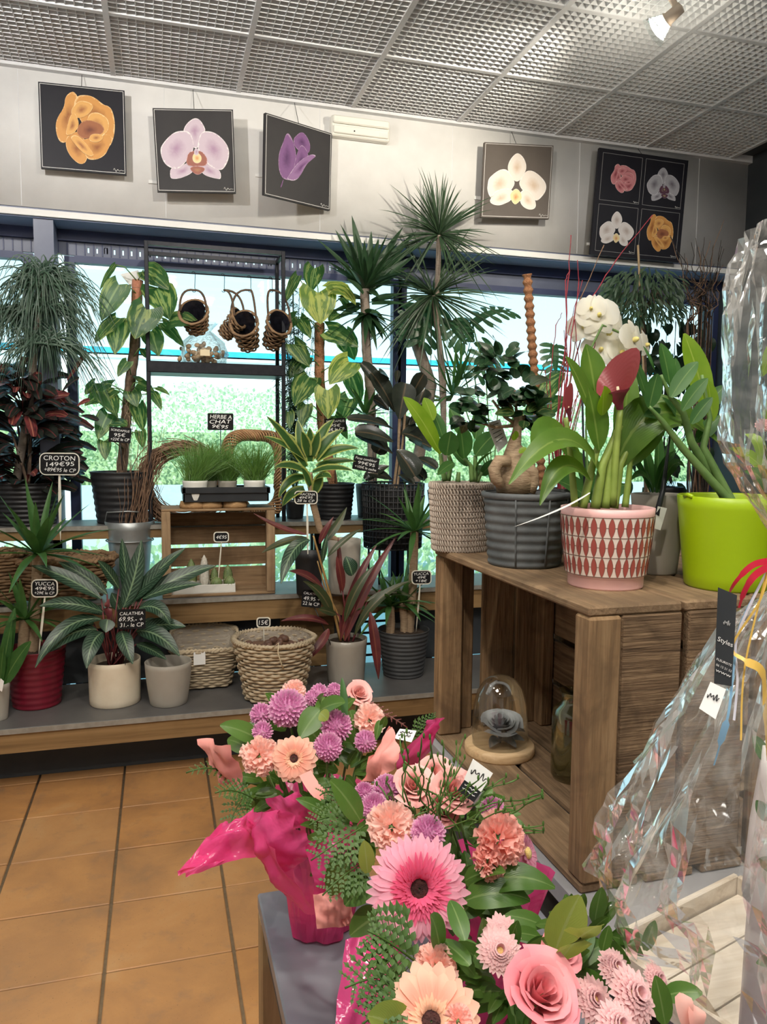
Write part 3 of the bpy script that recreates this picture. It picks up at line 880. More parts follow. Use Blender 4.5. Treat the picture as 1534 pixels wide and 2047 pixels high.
mb = MB().lathe([(.001, .228), (.09, .23), (.16, .226)], bc, 24, fn=lambda r, z, an, i: (r*1.0, z+.004*math.sin(an*7)))
o = mb.build('bulb_bed', 'bulb_skin', rb)
# hanging pouch baskets
S_H = []
for k, (cx, cy, wpx, hpx, lab) in enumerate(((396, 622, 58, 54, 'black lined hanging wicker pouch beside the variegated climber'), (447, 630, 40, 60, 'narrow turned hanging wicker pouch on the rack rod'),
                                           (500, 645, 56, 72, 'hanging wicker pouch facing front on the rack rod'), (543, 642, 52, 74, 'hanging wicker pouch nearest the right rack upright'.replace('right ', '')))):
    c = P(cx, cy, 4.12); s = 4.25/F
    w_, h_ = wpx*s/2, hpx*s
    t = thing('hanging_pouch', lab, 'basket', (c.x, c.y, c.z-h_/2), 'hanging wicker pouches')
    yaw = (-.3, .9, -.35, .25)[k]
    ax = Matrix.Rotation(yaw, 3, 'Z') @ Matrix.Rotation(R(47), 3, 'X')
    bt = c+V((0, .03, -h_*.62))
    Rf = lambda u, w_=w_: w_*(.56+.34*u**.8)
    rz = lambda an, h_=h_: h_*.12*math.sin(an)
    mb = MB(); weave(mb, bt, Rf, 0, h_*.8, 9, 16, .0055, ax=ax, rimz=rz); mb.build('weave', 'wicker_brown', t)
    pr = [(.001, .004)]+[(Rf(u/5)-.0115, .004+h_*.8*u/5) for u in range(6)]
    MB().lathe(pr, bt, 24, ax=ax, fn=lambda r, z, an, i, h_=h_: (r, z+rz(an)*z/(h_*.8))).build('lining', 'liner_black', t)
    MB().lathe([(Rf(1)-.005, h_*.8), (Rf(1)+.006, h_*.81), (Rf(1)+.008, h_*.79)], bt, 24, ax=ax, fn=lambda r, z, an, i, h_=h_: (r, z+rz(an))).build('rim', 'wicker_brown', t)
    hk = P(cx+(-8 if k == 0 else 0), 580, 4.14)
    e1 = bt+ax @ V((-w_*.85, .0, h_*.82)); e2 = bt+ax @ V((w_*.85, .0, h_*.82))
    tp = V((hk.x, hk.y, hk.z))
    MB().tube([bez(e1, V((e1.x, tp.y, tp.z+.01)), tp, u/8) for u in range(9)]+[bez(tp, V((e2.x, tp.y, tp.z+.01)), e2, u/8) for u in range(1, 9)], .006, 6).build('handle', 'wicker_dark', t)
    ho = [V((tp.x, 4.18, zr+.004))+V((.009*math.sin(u), 0, .009*math.cos(u)-.004)) for u in (-1.4, -.6, .2, 1.0, 1.6)]
    ho += [V((tp.x+.006, 4.15, lerp(zr, tp.z, .5))), tp+V((.004, 0, .012))]+[tp+V((.009*math.cos(u), 0, -.002+.009*math.sin(u))) for u in (0, -1, -2, -3)]
    o = MB().tube(ho, .0018, 5).build('s_hook', 'black_metal')
    tag(o, 'black wire hook holding the ' + lab, 'hook', 'wire hooks on the rack rod')
# ================================================================ plant tool kit
mat('soil', (.035, .022, .014), (.07, .045, .03), 90, .95, bump=.6)
mat('moss', (.05, .05, .02), (.10, .085, .04), 60, .95, bump=.8)
mat('bark_tan', (.30, .20, .12), (.42, .30, .19), 50, .85, bump=.6, stretch=(1, 1, 6))
mat('bark_dark', (.10, .065, .045), (.18, .12, .08), 50, .85, bump=.6)
mat('bark_grey', (.25, .20, .16), (.36, .30, .25), 60, .85, bump=.6, stretch=(1, 1, 8))
mat('coir', (.30, .13, .06), (.44, .22, .11), 80, .95, bump=.9, bdist=.01)
mat('terracotta_pole', (.44, .17, .10), (.54, .24, .15), 80, .9, bump=.6)
mat('twig_brown', (.19, .105, .065), (.30, .185, .115), 60, .8)
mat('twig_dark', (.035, .025, .02), (.06, .045, .035), 60, .8)
mat('twig_red', (.26, .018, .035), (.36, .045, .06), 40, .6)
mat('stem_green', (.10, .20, .05), (.16, .27, .08), 30, .5)
mat('stem_maroon', (.12, .02, .03), (.19, .045, .045), 30, .5)
leafmat('lf_yucca', (.045, .12, .03), (.08, .19, .05), trans=.2)
leafmat('lf_yucca_dark', (.018, .055, .022), (.035, .085, .035), trans=.2)
leafmat('lf_palm', (.04, .085, .06), (.075, .135, .085), trans=.25)
leafmat('lf_marg', (.025, .06, .028), (.05, .09, .045), trans=.2)
leafmat('lf_pothos', (.03, .095, .03), (.055, .14, .04), rib=(.24, .33, .12), ribw=.05, marb=(.36, .42, .13), mscale=5, mlo=.56, trans=.4)
leafmat('lf_pothos_gold', (.09, .18, .035), (.15, .24, .05), rib=(.46, .5, .14), ribw=.07, marb=(.50, .52, .12), mscale=5, mlo=.50, trans=.4)
leafmat('lf_calathea', (.012, .036, .02), (.02, .055, .028), rib=(.22, .33, .18), ribw=.06, stripe=(.10, .17, .105), sfreq=34, back=(.085, .11, .07), trans=.12, rough=.32)
leafmat('lf_strom', (.035, .055, .022), (.06, .075, .03), rib=(.16, .13, .06), ribw=.07, back=(.17, .035, .045), trans=.15, rough=.35)
leafmat('lf_strom_red', (.10, .022, .025), (.17, .035, .035), rib=(.24, .08, .05), ribw=.07, back=(.26, .045, .06), trans=.2, rough=.35)
leafmat('lf_dracaena', (.035, .095, .028), (.06, .14, .035), edge=(.44, .47, .13), edgew=.36, trans=.35)
leafmat('lf_rubber', (.016, .022, .017), (.03, .036, .026), rib=(.10, .075, .045), ribw=.05, back=(.05, .035, .03), trans=.04, rough=.2)
leafmat('lf_croton', (.012, .022, .016), (.022, .026, .022), rib=(.14, .04, .04), ribw=.06, marb=(.13, .03, .035), mscale=6, mlo=.62, trans=.12, rough=.25)
leafmat('lf_croton_red', (.12, .025, .03), (.26, .06, .055), rib=(.45, .18, .12), ribw=.08, marb=(.02, .022, .022), mscale=6, mlo=.52, trans=.2, rough=.25)
leafmat('lf_zz', (.03, .10, .022), (.06, .16, .035), rib=(.14, .25, .07), ribw=.04, trans=.25, rough=.42, spec=.35)
leafmat('lf_zz_lime', (.16, .30, .02), (.24, .38, .035), rib=(.34, .46, .08), ribw=.04, trans=.4, rough=.3)
leafmat('lf_calla', (.075, .175, .022), (.13, .24, .035), rib=(.22, .33, .07), ribw=.05, trans=.35, rough=.35)
leafmat('lf_monstera', (.03, .085, .04), (.055, .13, .055), rib=(.10, .18, .08), ribw=.04, trans=.3, rough=.3)
leafmat('lf_ficus', (.014, .045, .02), (.028, .07, .03), rib=(.07, .11, .05), ribw=.04, trans=.15, rough=.25)
leafmat('lf_grass', (.07, .18, .03), (.14, .27, .06), trans=.3)
leafmat('lf_fig', (.07, .13, .075), (.12, .18, .11), trans=.35)
leafmat('lf_ivy', (.018, .04, .022), (.03, .06, .03), trans=.1)
mat('pot_red', (.16, .008, .022), (.19, .012, .028), 6, .3)
mat('pot_cream', (.72, .62, .47), (.78, .69, .54), 9, .5, bump=.15, bscale=60)
mat('pot_taupe', (.36, .33, .28), (.40, .37, .32), 9, .6)
mat('pot_taupe_gloss', (.36, .33, .285), (.40, .37, .32), 9, .2)
mat('pot_charcoal', (.045, .047, .05), (.065, .067, .07), 9, .6)
mat('pot_black', (.012, .012, .014), (.02, .02, .022), 9, .5)
mat('pot_slate', (.07, .078, .082), (.13, .14, .145), 12, .65, bump=.2, bscale=80)
mat('pot_lime', (.34, .50, .004), (.36, .53, .006), 6, .35)
mat('pot_pink', (.80, .46, .44), (.84, .51, .49), 6, .35)
mat('pot_knit', (.42, .35, .29), (.50, .42, .35), 20, .75)
mat('plastic_white', (.68, .68, .64), (.74, .74, .70), 6, .35)
mat('plastic_black', (.015, .018, .022), (.025, .028, .032), 8, .4)
def dep(p): return (V(p)-CAM).dot(_fw)
def K(x0, y0, s): return lambda x, y: (x0+x/s, y0+y/s)
def lvs(t, specs, Y, k=None, mn='lf_zz', prof='lance', fold=.25, nrm=(0, -.75, .66), nu=8, lift=.12, name='leaf', wave=0, curl=0, pf=P):
    # specs: base x,y, tip x,y, half width in picture px at the plane Y (+ base and tip offsets in depth, + control point x,y)
    k = k or (lambda x, y: (x, y)); sc = 1/abs(k(1, 0)[0]-k(0, 0)[0])
    out = []
    for i, q in enumerate(specs):
        mm = mn
        if isinstance(q[-1], str): mm = q[-1]; q = q[:-1]
        bx, by, tx, ty, wd = q[:5]
        db, dt = (q[5], q[6]) if len(q) > 6 else (random.uniform(-.02, .02), random.uniform(-.09, .05))
        a = pf(*k(bx, by), Y+db); c = pf(*k(tx, ty), Y+dt)
        if len(q) > 8: b = pf(*k(q[7], q[8]), Y+(db+dt)/2-.02)
        else: b = (a+c)/2+V((0, -.02, 1))*((c-a).length*lift)
        hw = wd/sc*dep(a)/F
        n = V(nrm)+V((random.gauss(0, .12), 0, random.gauss(0, .12)))
        out.append(MB().leaf(a, b, c, hw, prof, n, fold, nu, 4, wave, curl, i).build(name, mm, t))
    return out
def rosette(t, c, n, L, w, mn, prof='strap', e0=10, e1=85, droop=.3, seed=0, name='leaf', joined=None, fold=.3, nu=7, az0=0, azs=6.2832, lv=.25):
    rnd = random.Random(seed); c = V(c); mb = MB()
    for i in range(n):
        f = (i+.5)/n
        az = az0+((i*2.39996+rnd.uniform(-.25, .25)) % 6.2832)*azs/6.2832
        el = R(lerp(e1, e0, f**.8)+rnd.uniform(-7, 7))
        l = L*rnd.uniform(1-lv, 1+lv*.6)
        h = V((math.cos(az), math.sin(az), 0))
        d = h*math.cos(el)+V((0, 0, math.sin(el)))
        b = c+h*.008; m_ = b+d*l*.55
        tp = b+d*l*.97+h*(l*droop*.25*f)-V((0, 0, l*droop*(f**.7)*rnd.uniform(.6, 1.2)))
        m2 = MB() if joined is None else mb
        m2.leaf(b, m_, tp, w*rnd.uniform(.8, 1.1), prof, V((0, 0, 1))-h*.3, fold, nu, 2 if joined else 4)
        if joined is None: m2.build(name, mn, t)
    if joined:
        o = mb.build(joined, mn, t); o['kind'] = 'stuff'
        return o
def trunk(t, pts, rad, mn, seg=10, name='trunk', rings=0, n=14):
    pts = [V(p) for p in pts]; full = []
    m = len(pts)-1
    for i in range(n*m+1):
        u = i/n; j = min(m-1, int(u)); full.append(lerp(pts[j], pts[j+1], u-j))
    rr = [(rad if not hasattr(rad, '__len__') else lerp(rad[0], rad[1], i/(len(full)-1)))*(1+(rings*(.5+.5*math.cos(i*math.pi)) if rings else 0)) for i in range(len(full))]
    return MB().tube(full, rr, seg).build(name, mn, t)
def potgeo(xc, yb, yt, wt, wb, Z):
    f_ = PZ(xc, yb, Z); s = dep(f_)/F
    rb, rt = wb*s/2, wt*s/2
    c = V((f_.x, f_.y+rb, Z)) + V((ray(xc, yb).x*rb/ray(xc, yb).y, 0, 0))
    zt_ = P(xc, yt, c.y-rt).z
    return c, rb, rt, zt_-Z
def pot(t, c, rb, rt, h, mn, soil=.02, rib=0, nrib=10, lip=0, sq=None, name='pot', wall=.006, fillname='soil', curve=0, fn=None, seg=40, soilm='soil'):
    c = V(c)
    prof = [(.001, 0), (rb*.96, 0), (rb, .004)]
    M_ = max(8, nrib*6 if rib else 8)
    for k in range(1, M_+1):
        u = k/M_; r = lerp(rb, rt, u)+curve*math.sin(u*math.pi)*rt
        if rib: r += rib*math.cos(u*nrib*2*math.pi)
        if lip and u > 1-lip: r += .005
        prof.append((r, .004+(h-.004)*u))
    rt2 = prof[-1][0]
    prof += [(rt2-wall*.5, h+.001), (rt2-wall, h-.002), (lerp(rb, rt2, .6)-wall, h*.55)]
    o = MB().lathe(prof, c, seg, sq=sq, fn=fn).build(name, mn, t)
    if soil is not None:
        zz = h-soil; r = lerp(rb, rt, zz/h)-wall
        MB().lathe([(.001, zz+.006), (r*.5, zz+.004), (r, zz-.002)], c, 24, sq=sq, fn=lambda r, z, an, i: (r, z+.003*math.sin(an*5+i*2))).build(fillname, soilm, t)
    return o
SIGNS = []
def sign(lines, px, Y, label, framed=False, stick=None, tilt=0, col='chalk', sizes=None, zend=None):
    SIGNS.append((lines, px, Y, label, framed, stick, tilt, sizes, zend))
random.seed(11)
# ================================================================ lowest step
# --- yucca in red pot
c, rb, rt, h = potgeo(75, 1421, 1308, 116, 92, Z1)
t = thing('potted_yucca', 'two-stemmed yucca in a dark red ribbed pot on the lowest step', 'plant', c)
pot(t, c, rb, rt, h, 'pot_red', rib=.0016, nrib=9)
cr1 = P(76, 1108, c.y); cr2 = P(50, 1238, c.y-.02)
trunk(t, [c+V((-.012, 0, h-.03)), P(72, 1200, c.y), cr1], .022, 'bark_tan', rings=.05)
trunk(t, [c+V((-.05, -.02, h-.03)), cr2], .022, 'bark_tan', rings=.05)
rosette(t, cr1, 30, .34, .019, 'lf_yucca', 'strap', -5, 82, .28, 4)
rosette(t, cr2, 26, .22, .015, 'lf_yucca', 'strap', -15, 80, .3, 6)
sign(['YUCCA', '49€95', '+29€ le CP'], (61, 1158, 117, 1194), c.y-.11, 'chalk price sign on a cream stake in front of the red yucca pot', True, (90, 1194, 77, 1312))
# --- leafy plant at the far left
c, rb, rt, h = potgeo(-4, 1443, 1372, 50, 38, Z1)
t = thing('potted_plant', 'small broad leaved plant in a grey pot beside the red yucca pot', 'plant', c)
pot(t, c, rb, rt, h, 'pot_taupe')
lvs(t, [(2, 1372, 22, 1252, 13, 0, 0), (5, 1370, 62, 1282, 16, 0, -.03), (0, 1372, -25, 1270, 15, 0, 0), (4, 1366, 30, 1215, 12, 0, .05), (0, 1366, 8, 1290, 10, 0, -.05), (-4, 1370, -50, 1320, 15, 0, 0)], c.y, None, 'lf_zz', 'ovate')
MB().add([P(1, 1356, c.y-.08), P(8, 1362, c.y-.08), P(4, 1383, c.y-.08), P(-3, 1378, c.y-.08)]+[q+V((0, .001, 0)) for q in (P(1, 1356, c.y-.08), P(8, 1362, c.y-.08), P(4, 1383, c.y-.08), P(-3, 1378, c.y-.08))], [(0, 1, 2, 3), (7, 6, 5, 4), (0, 4, 5, 1), (1, 5, 6, 2), (2, 6, 7, 3), (3, 7, 4, 0)]).build('price_tag', 'paper_white', t, False)
# --- calathea in cream pot
c, rb, rt, h = potgeo(231, 1418, 1330, 103, 100, Z1)
t = thing('potted_calathea', 'big striped calathea in a cream cylinder pot on the lowest step', 'plant', c)
pot(t, c, rb, rt, h, 'pot_cream', soil=.035)
k3 = K(0, 1100, 3.409)
CAL = [(690, 330, 215, 105, 52), (730, 300, 400, 80, 50), (810, 260, 665, 70, 38), (840, 390, 965, -70, 62, .0, .04, 930, 200), (880, 380, 830, -80, 40, .05, .08), (860, 390, 1265, -15, 48), (900, 350, 1155, 115, 48), (930, 350, 1475, 105, 55), (970, 330, 1375, 230, 42),
       (700, 420, 270, 380, 52, 0, -.12, 480, 330), (690, 470, 240, 800, 48, 0, -.16, 420, 430), (660, 540, 325, 700, 52, 0, -.12, 480, 520), (700, 560, 590, 805, 58, -.04, -.16, 610, 600), (830, 550, 905, 775, 54, -.05, -.15, 840, 600),
       (930, 550, 1225, 720, 64, -.02, -.12, 1080, 530), (950, 395, 1160, 510, 58, -.03, -.1, 1090, 340), (960, 530, 1265, 520, 52, 0, -.05), (930, 640, 1135, 745, 40, 0, -.08), (735, 470, 720, 560, 52, -.06, -.09), (640, 500, 420, 560, 44, .04, .02), (760, 420, 600, 420, 40, .05, .05), (980, 480, 1120, 560, 44, .06, .05), (820, 420, 760, 290, 40, .03, .03)]
lvs(t, CAL, c.y-.02, k3, 'lf_calathea', 'lance', .2, nu=9)
mb = MB()
for q in CAL:
    a = P(*k3(q[0], q[1]), c.y-.02+(q[5] if len(q) > 5 else 0)); b0 = c+V((random.uniform(-.03, .03), random.uniform(-.03, .03), h-.04))
    mb.tube([b0, lerp(b0, a, .5)+V((0, 0, .01)), a], .0035, 5)
mb.build('stem', 'stem_maroon', t)
MB().leaf(P(*k3(745, 470), c.y-.05), P(*k3(720, 400), c.y-.07), P(*k3(745, 330), c.y-.05), .018, 'lance').build('young_leaf', 'stem_maroon', t)
sign(['CALATHEA', '69.95.- +', '31.- le CP'], (234, 1218, 292, 1257), c.y-.11, 'plain black chalk sign among the striped calathea leaves', False, (262, 1255, 250, 1330))
# --- empty pot
c, rb, rt, h = potgeo(338, 1416, 1334, 93, 74, Z1)
t = thing('flower_pot', 'empty matte taupe pot beside the cream calathea pot', 'pot', c)
pot(t, c, rb, rt, h, 'pot_taupe', soil=None, curve=.03)
# --- red stemmed stromanthe in glossy pot
c, rb, rt, h = potgeo(692, 1374, 1286, 86, 74, Z1)
t = thing('potted_stromanthe', 'dark red leaved stromanthe in a glossy taupe pot on the lowest step', 'plant', c)
pot(t, c, rb, rt, h, 'pot_taupe_gloss')
k6 = K(560, 1000, 4.948)
ST = [(290, 390, 10, 825, 70, -.02, -.16, 90, 430, 'lf_calathea'), (265, 340, -260, 130, 34, 0, -.05, 0, 300, 'lf_strom_red'), (270, 370, -180, 520, 44, 0, -.1, 60, 380, 'lf_strom'), (440, 900, 90, 700, 58, 0, -.1, 300, 720, 'lf_strom_red'), (520, 1150, 230, 800, 56, -.02, -.08, 430, 880, 'lf_strom'),
      (600, 1380, 965, 425, 46, 0, .05, 690, 850, 'lf_strom_red'), (640, 1390, 1165, 335, 50, 0, .06, 760, 950, 'lf_strom_red'), (740, 1330, 1295, 795, 46, 0, -.02, 900, 930, 'lf_strom'), (620, 900, 560, 555, 44, 0, -.02, 600, 700, 'lf_strom_red'), (715, 745, 650, 555, 80, -.03, -.02, 690, 640, 'lf_calathea'),
      (600, 920, 575, 365, 28, .02, .06, 590, 600, 'lf_strom_red'), (890, 1105, 975, 1770, 52, -.08, -.14, 950, 1400, 'lf_strom_red'), (480, 1230, 10, 1195, 40, -.02, -.08, 300, 1120, 'lf_strom_red'), (480, 1270, 245, 1600, 44, -.03, -.1, 440, 1400, 'lf_strom_red'), (390, 430, 530, 165, 34, 0, -.01, 430, 320, 'lf_strom_red'),
      (430, 420, 660, 70, 40, .02, .08, 560, 280, 'lf_strom'), (470, 560, 800, 285, 30, 0, .02, 620, 380, 'lf_strom'), (640, 1200, 940, 640, 46, -.03, -.03, 720, 860, 'lf_strom'), (860, 1000, 1330, 960, 36, 0, .02, 1080, 850, 'lf_strom'), (560, 1130, 380, 1080, 40, -.03, -.1, 440, 1080, 'lf_strom'), (420, 620, 470, 340, 30, -.02, -.03, 430, 470, 'lf_calathea'), (680, 1130, 740, 1000, 40, -.02, -.02, 700, 1060, 'lf_strom_red')]
lvs(t, ST, c.y-.03, k6, 'lf_strom', 'lance', .25, nu=9)
mat('stem_gold', (.34, .20, .07), (.44, .27, .10), 30, .5)
for pts, r_, mm in (([(600, 1390), (500, 950), (400, 600), (330, 350)], .0075, 'stem_gold'), ([(640, 1390), (560, 1100), (440, 850), (370, 600)], .005, 'stem_gold'), ([(650, 1395), (660, 1200), (620, 900)], .006, 'stem_maroon'), ([(720, 1395), (860, 1010), (1000, 880)], .005, 'stem_maroon'), ([(600, 1395), (590, 1150), (540, 1100)], .007, 'stem_maroon'), ([(680, 1395), (690, 1150)], .007, 'stem_maroon')):
    trunk(t, [P(*k6(x, y), c.y-.02) for x, y in pts], (r_, r_*.6), mm, 6, 'stem', n=5)
sign(['CALATHEA', '49.95 +', '22 le CP'], (604, 1180, 643, 1214), c.y-.06, 'plain black chalk sign left of the red stromanthe stems'.replace('left of', 'beside'), False, (628, 1212, 664, 1294), 6)
sign(['15€'], (513, 1234, 541, 1254), RBC.y-.06, 'tiny chalk price sign stuck in the round bulb basket', True, (527, 1253, 528, 1284))
# --- yucca in ribbed charcoal pot
c, rb, rt, h = potgeo(806, 1360, 1270, 104, 82, Z1)
t = thing('potted_yucca', 'yucca with three trunks in a ribbed charcoal pot beside the wooden crate', 'plant', c)
pot(t, c, rb, rt, h, 'pot_charcoal', rib=.0025, nrib=11)
for (x0, y0, x1, y1), (n, L, sd) in zip(((818, 1275, 829, 1062), (779, 1280, 780, 1212), (808, 1280, 806, 1205)), ((30, .30, 21), (22, .24, 22), (20, .22, 23))):
    e = P(x1, y1, c.y+.01)
    trunk(t, [P(x0, y0, c.y), lerp(P(x0, y0, c.y), e, .5)+V((.006, 0, 0)), e], .022, 'bark_tan', rings=.05)
    rosette(t, e, n, L, .017, 'lf_yucca', 'strap', -20, 84, .3, sd)
sign(['YUCCA', '49€', '+18€'], (824, 1140, 862, 1168), c.y-.09, 'chalk price sign on a cream stake in the charcoal yucca pot', True, (840, 1168, 832, 1264))
# ================================================================ middle step
# --- zinc bucket with curly willow
c, rb, rt, h = potgeo(262, 1181, 1046, 92, 68, Z2)
t = thing('zinc_bucket', 'grey zinc bucket standing behind the striped calathea', 'bucket', c)
pot(t, c, rb, rt, h, 'zinc', soil=None, lip=.06)
MB().tube([c+V((-rt*1.02, 0, h-.01)), c+V((-rt*.9, -.05, h+.05)), c+V((0, -.07, h+.055)), c+V((rt*.4, -.06, h+.05))], .004, 6).build('handle', 'zinc', t)
MB().tube([c+V((rt*1.0*math.cos(a), rt*1.0*math.sin(a), h*.72)) for a in [x*.2618 for x in range(25)]], .004, 5).build('hoop', 'zinc', t)
random.seed(31)
wt_ = thing('willow_bundle', 'bundle of brown curly willow twigs standing in the zinc bucket', 'branches', c+V((0, 0, .01)))
def curly(a, b, n=14, amp=.02, seed=0):
    rnd = random.Random(seed); ph = [rnd.uniform(0, 6.28) for _ in range(4)]
    return [lerp(a, b, i/n)+V((math.sin(i*.9+ph[0]), math.sin(i*.8+ph[1]), .5*math.sin(i*.7+ph[2])))*amp*math.sin(math.pi*min(1, i/n+.12)) for i in range(n+1)]
for i in range(60):
    a = c+V((random.uniform(-.05, .05), random.uniform(-.05, .05), .03))
    b = P(random.choice([random.uniform(225, 300), random.uniform(262, 330), random.uniform(285, 315)]), random.uniform(845, 985), c.y+random.uniform(-.1, .06))
    MB().tube(curly(a, b, 14, random.uniform(.006, .02), i), [.0032*(1-.75*u/14) for u in range(15)], 5).build('twig', 'twig_brown', wt_)
# --- dracaena in tall pot on the middle step
c, rb, rt, h = potgeo(688, 1190, 1082, 68, 62, Z2)
t = thing('potted_dracaena', 'yellow edged dracaena on a bare trunk in a tall taupe pot', 'plant', c)
pot(t, c, rb, rt, h, 'pot_taupe')
cr = P(618, 945, c.y-.05)
trunk(t, [c+V((0, 0, h-.03)), P(640, 1060, c.y-.03), P(627, 1010, c.y-.05), cr], .016, 'bark_tan', rings=.06)
k4 = K(280, 780, 3.652)
DR = [(1210, 560, 920, 185, 42, 0, -.1, 1070, 330), (1200, 500, 895, 335, 40, 0, -.12, 1050, 380), (1190, 520, 1150, 215, 45, 0, .06), (1240, 520, 1240, 270, 48, 0, -.02), (1260, 500, 1420, 210, 44, 0, .06, 1310, 300), (1280, 500, 1490, 285, 50, 0, -.02, 1360, 350), (1290, 510, 1600, 425, 42, 0, -.05, 1430, 400), (1220, 600, 975, 565, 42, 0, -.14, 1090, 520), (1260, 600, 1560, 590, 40, 0, -.12, 1400, 540), (1290, 560, 1580, 520, 36, 0, .04, 1440, 500), (1210, 640, 1010, 790, 46, 0, -.02, 1080, 620), (1270, 660, 1400, 640, 48, 0, -.12, 1340, 600), (1240, 700, 1170, 560, 44, -.02, -.08), (1280, 740, 1330, 600, 44, -.02, -.06), (1200, 720, 1040, 850, 44, .0, .02, 1090, 740), (1230, 480, 1180, 300, 44, -.01, -.05), (1260, 480, 1310, 300, 42, -.01, -.03), (1200, 470, 1030, 300, 38, .02, .04)]
lvs(t, DR, c.y-.05, k4, 'lf_dracaena', 'sword', .3)
sign(['DRACENA', '49€95', '28 le CP'], (589, 981, 635, 1008), c.y-.07, 'chalk price sign on a cream stake in front of the dracaena trunk', True, (614, 1006, 616, 1128))
# --- black pots
c, rb, rt, h = potgeo(618, 1192, 1108, 58, 50, Z2)
t = thing('flower_pot', 'empty black plastic pot beside the tall taupe dracaena pot', 'pot', c)
pot(t, c, rb, rt, h, 'pot_black', soil=None, lip=.08)
# --- small wooden crate with cacti
wood('crate_small', (.26, .165, .09), (.36, .245, .14), (.11, .065, .035), 'x', 1, .8, .35, .5)
wood('crate_small_z', (.30, .20, .115), (.40, .28, .165), (.13, .08, .045), 'z', 1, .8, .35, .5)
a = P(325, 1190, 3.77); b = P(551, 1190, 3.77)
cx0, cx1 = a.x, b.x; cz1 = P(440, 1017, 3.77).z; CZT = cz1
t = thing('wooden_crate', 'small weathered wooden crate on its side holding cacti on the middle step', 'crate', ((cx0+cx1)/2, 3.77, Z2))
cy1 = 4.03
for x in (cx0, cx1-.042): MB().bx(x, x+.042, 3.77, 3.80, Z2+.012, cz1-.012, .003).build('post', 'crate_small_z', t, False)
for x in (cx0+.004, cx1-.016):
    for j in range(2): MB().bx(x, x+.012, 3.80+.118*j, 3.80+.118*j+.108, Z2+.012, cz1-.012, .002).build('side_plank', 'crate_small_z', t, False)
for j in range(2):
    MB().bx(cx0, cx1, 3.772+.13*j, 3.772+.13*j+.124, cz1-.012, cz1, .003).build('top_plank', 'crate_small', t, False)
    MB().bx(cx0, cx1, 3.772+.13*j, 3.772+.13*j+.124, Z2, Z2+.012, .003).build('bottom_plank', 'crate_small', t, False)
zz = [P(440, y, cy1).z for y in (1024, 1049, 1052, 1086, 1093, 1129, 1133, 1178)]
for j in range(4): MB().bx(cx0+.01, cx1-.01, cy1-.012, cy1, zz[2*j+1], zz[2*j], .002).build('back_plank', 'crate_small', t, False)
a, b = P(340, 1188, 3.80), P(471, 1188, 3.80)
tr = thing('cactus_tray', 'white plastic tray holding small cacti inside the small crate', 'tray', ((a.x+b.x)/2, 3.81, Z2+.012))
zt0 = Z2+.012; zt1 = zt0+.042
mb = MB().bx(a.x, b.x, 3.795, 3.80, zt0, zt1, .002).bx(a.x, b.x, 3.92, 3.925, zt0, zt1, .002).bx(a.x, a.x+.005, 3.80, 3.92, zt0, zt1).bx(b.x-.005, b.x, 3.80, 3.92, zt0, zt1).bx(a.x, b.x, 3.795, 3.925, zt0, zt0+.003)
mb.build('tray_body', 'plastic_white', tr, False)
mat('cactus_green', (.11, .17, .06), (.20, .26, .10), 30, .6)
mat('cactus_white', (.55, .52, .44), (.70, .67, .60), 90, .9, bump=.8)
mat('spine', (.55, .48, .32), None, 3, .6)
mat('pot_terra', (.42, .13, .06), (.48, .17, .08), 8, .7)
for kx, (x, y0, y1, w_, yy, cm, lab) in enumerate(((409, 1172, 1108, 9, 3.85, 'cactus_white', 'tall white woolly column cactus'), (429, 1165, 1134, 8, 3.88, 'cactus_green', 'short ribbed green cactus behind the price stake'), (383, 1165, 1116, 10, 3.88, 'cactus_green', 'tall ribbed green cactus'),
                                             (359, 1165, 1134, 9, 3.88, 'cactus_green', 'squat ribbed green cactus'), (433, 1176, 1152, 11, 3.83, 'cactus_green', 'round spiny barrel cactus'), (456, 1172, 1128, 9, 3.86, 'cactus_green', 'spiny column cactus by the tray end'), (459, 1178, 1150, 10, 3.82, 'cactus_green', 'spiny ball cactus in the corner'), (384, 1178, 1160, 11, 3.82, 'cactus_white', 'white dotted ball cactus'))):
    p = P(x, y0, yy); p.z = zt0+.003
    s = dep(p)/F; r = w_*s; tp = P(x, y1, yy).z
    tt = thing('cactus', lab + ' in the white tray', 'cactus', p, 'cacti in the white tray')
    MB().lathe([(.001, 0), (.016, 0), (.021, .03), (.019, .03)], p, 16).build('pot', 'pot_terra', tt)
    hh = max(.03, tp-p.z-.028)
    prof = [(r*math.sin(math.pi*(.25+.75*u/8))**.6 if u < 8 else .001, .026+hh*u/8) for u in range(9)]
    MB().lathe(prof, p, 24, fn=lambda r_, z, an, i: (r_*(1+.1*math.cos(an*10)), z)).build('body', cm, tt)
    mb = MB()
    for i in range(60):
        an = (i % 10)*.628; u = random.random(); j = min(7, int(u*8)); rr_ = prof[j][0]*1.08
        q = p+V((math.cos(an)*rr_, math.sin(an)*rr_, prof[j][1])); d = V((math.cos(an+random.gauss(0, .5)), math.sin(an+random.gauss(0, .5)), random.gauss(.2, .4)))
        mb.tube([q, q+d*.006], .0006, 3, False)
    o = mb.build('spines', 'spine', tt); o['kind'] = 'stuff'
sign(['4€95'], (427, 1063, 458, 1084), 3.81, 'small chalk price sign on a cream stake in the cactus tray', True, (443, 1083, 436, 1162))
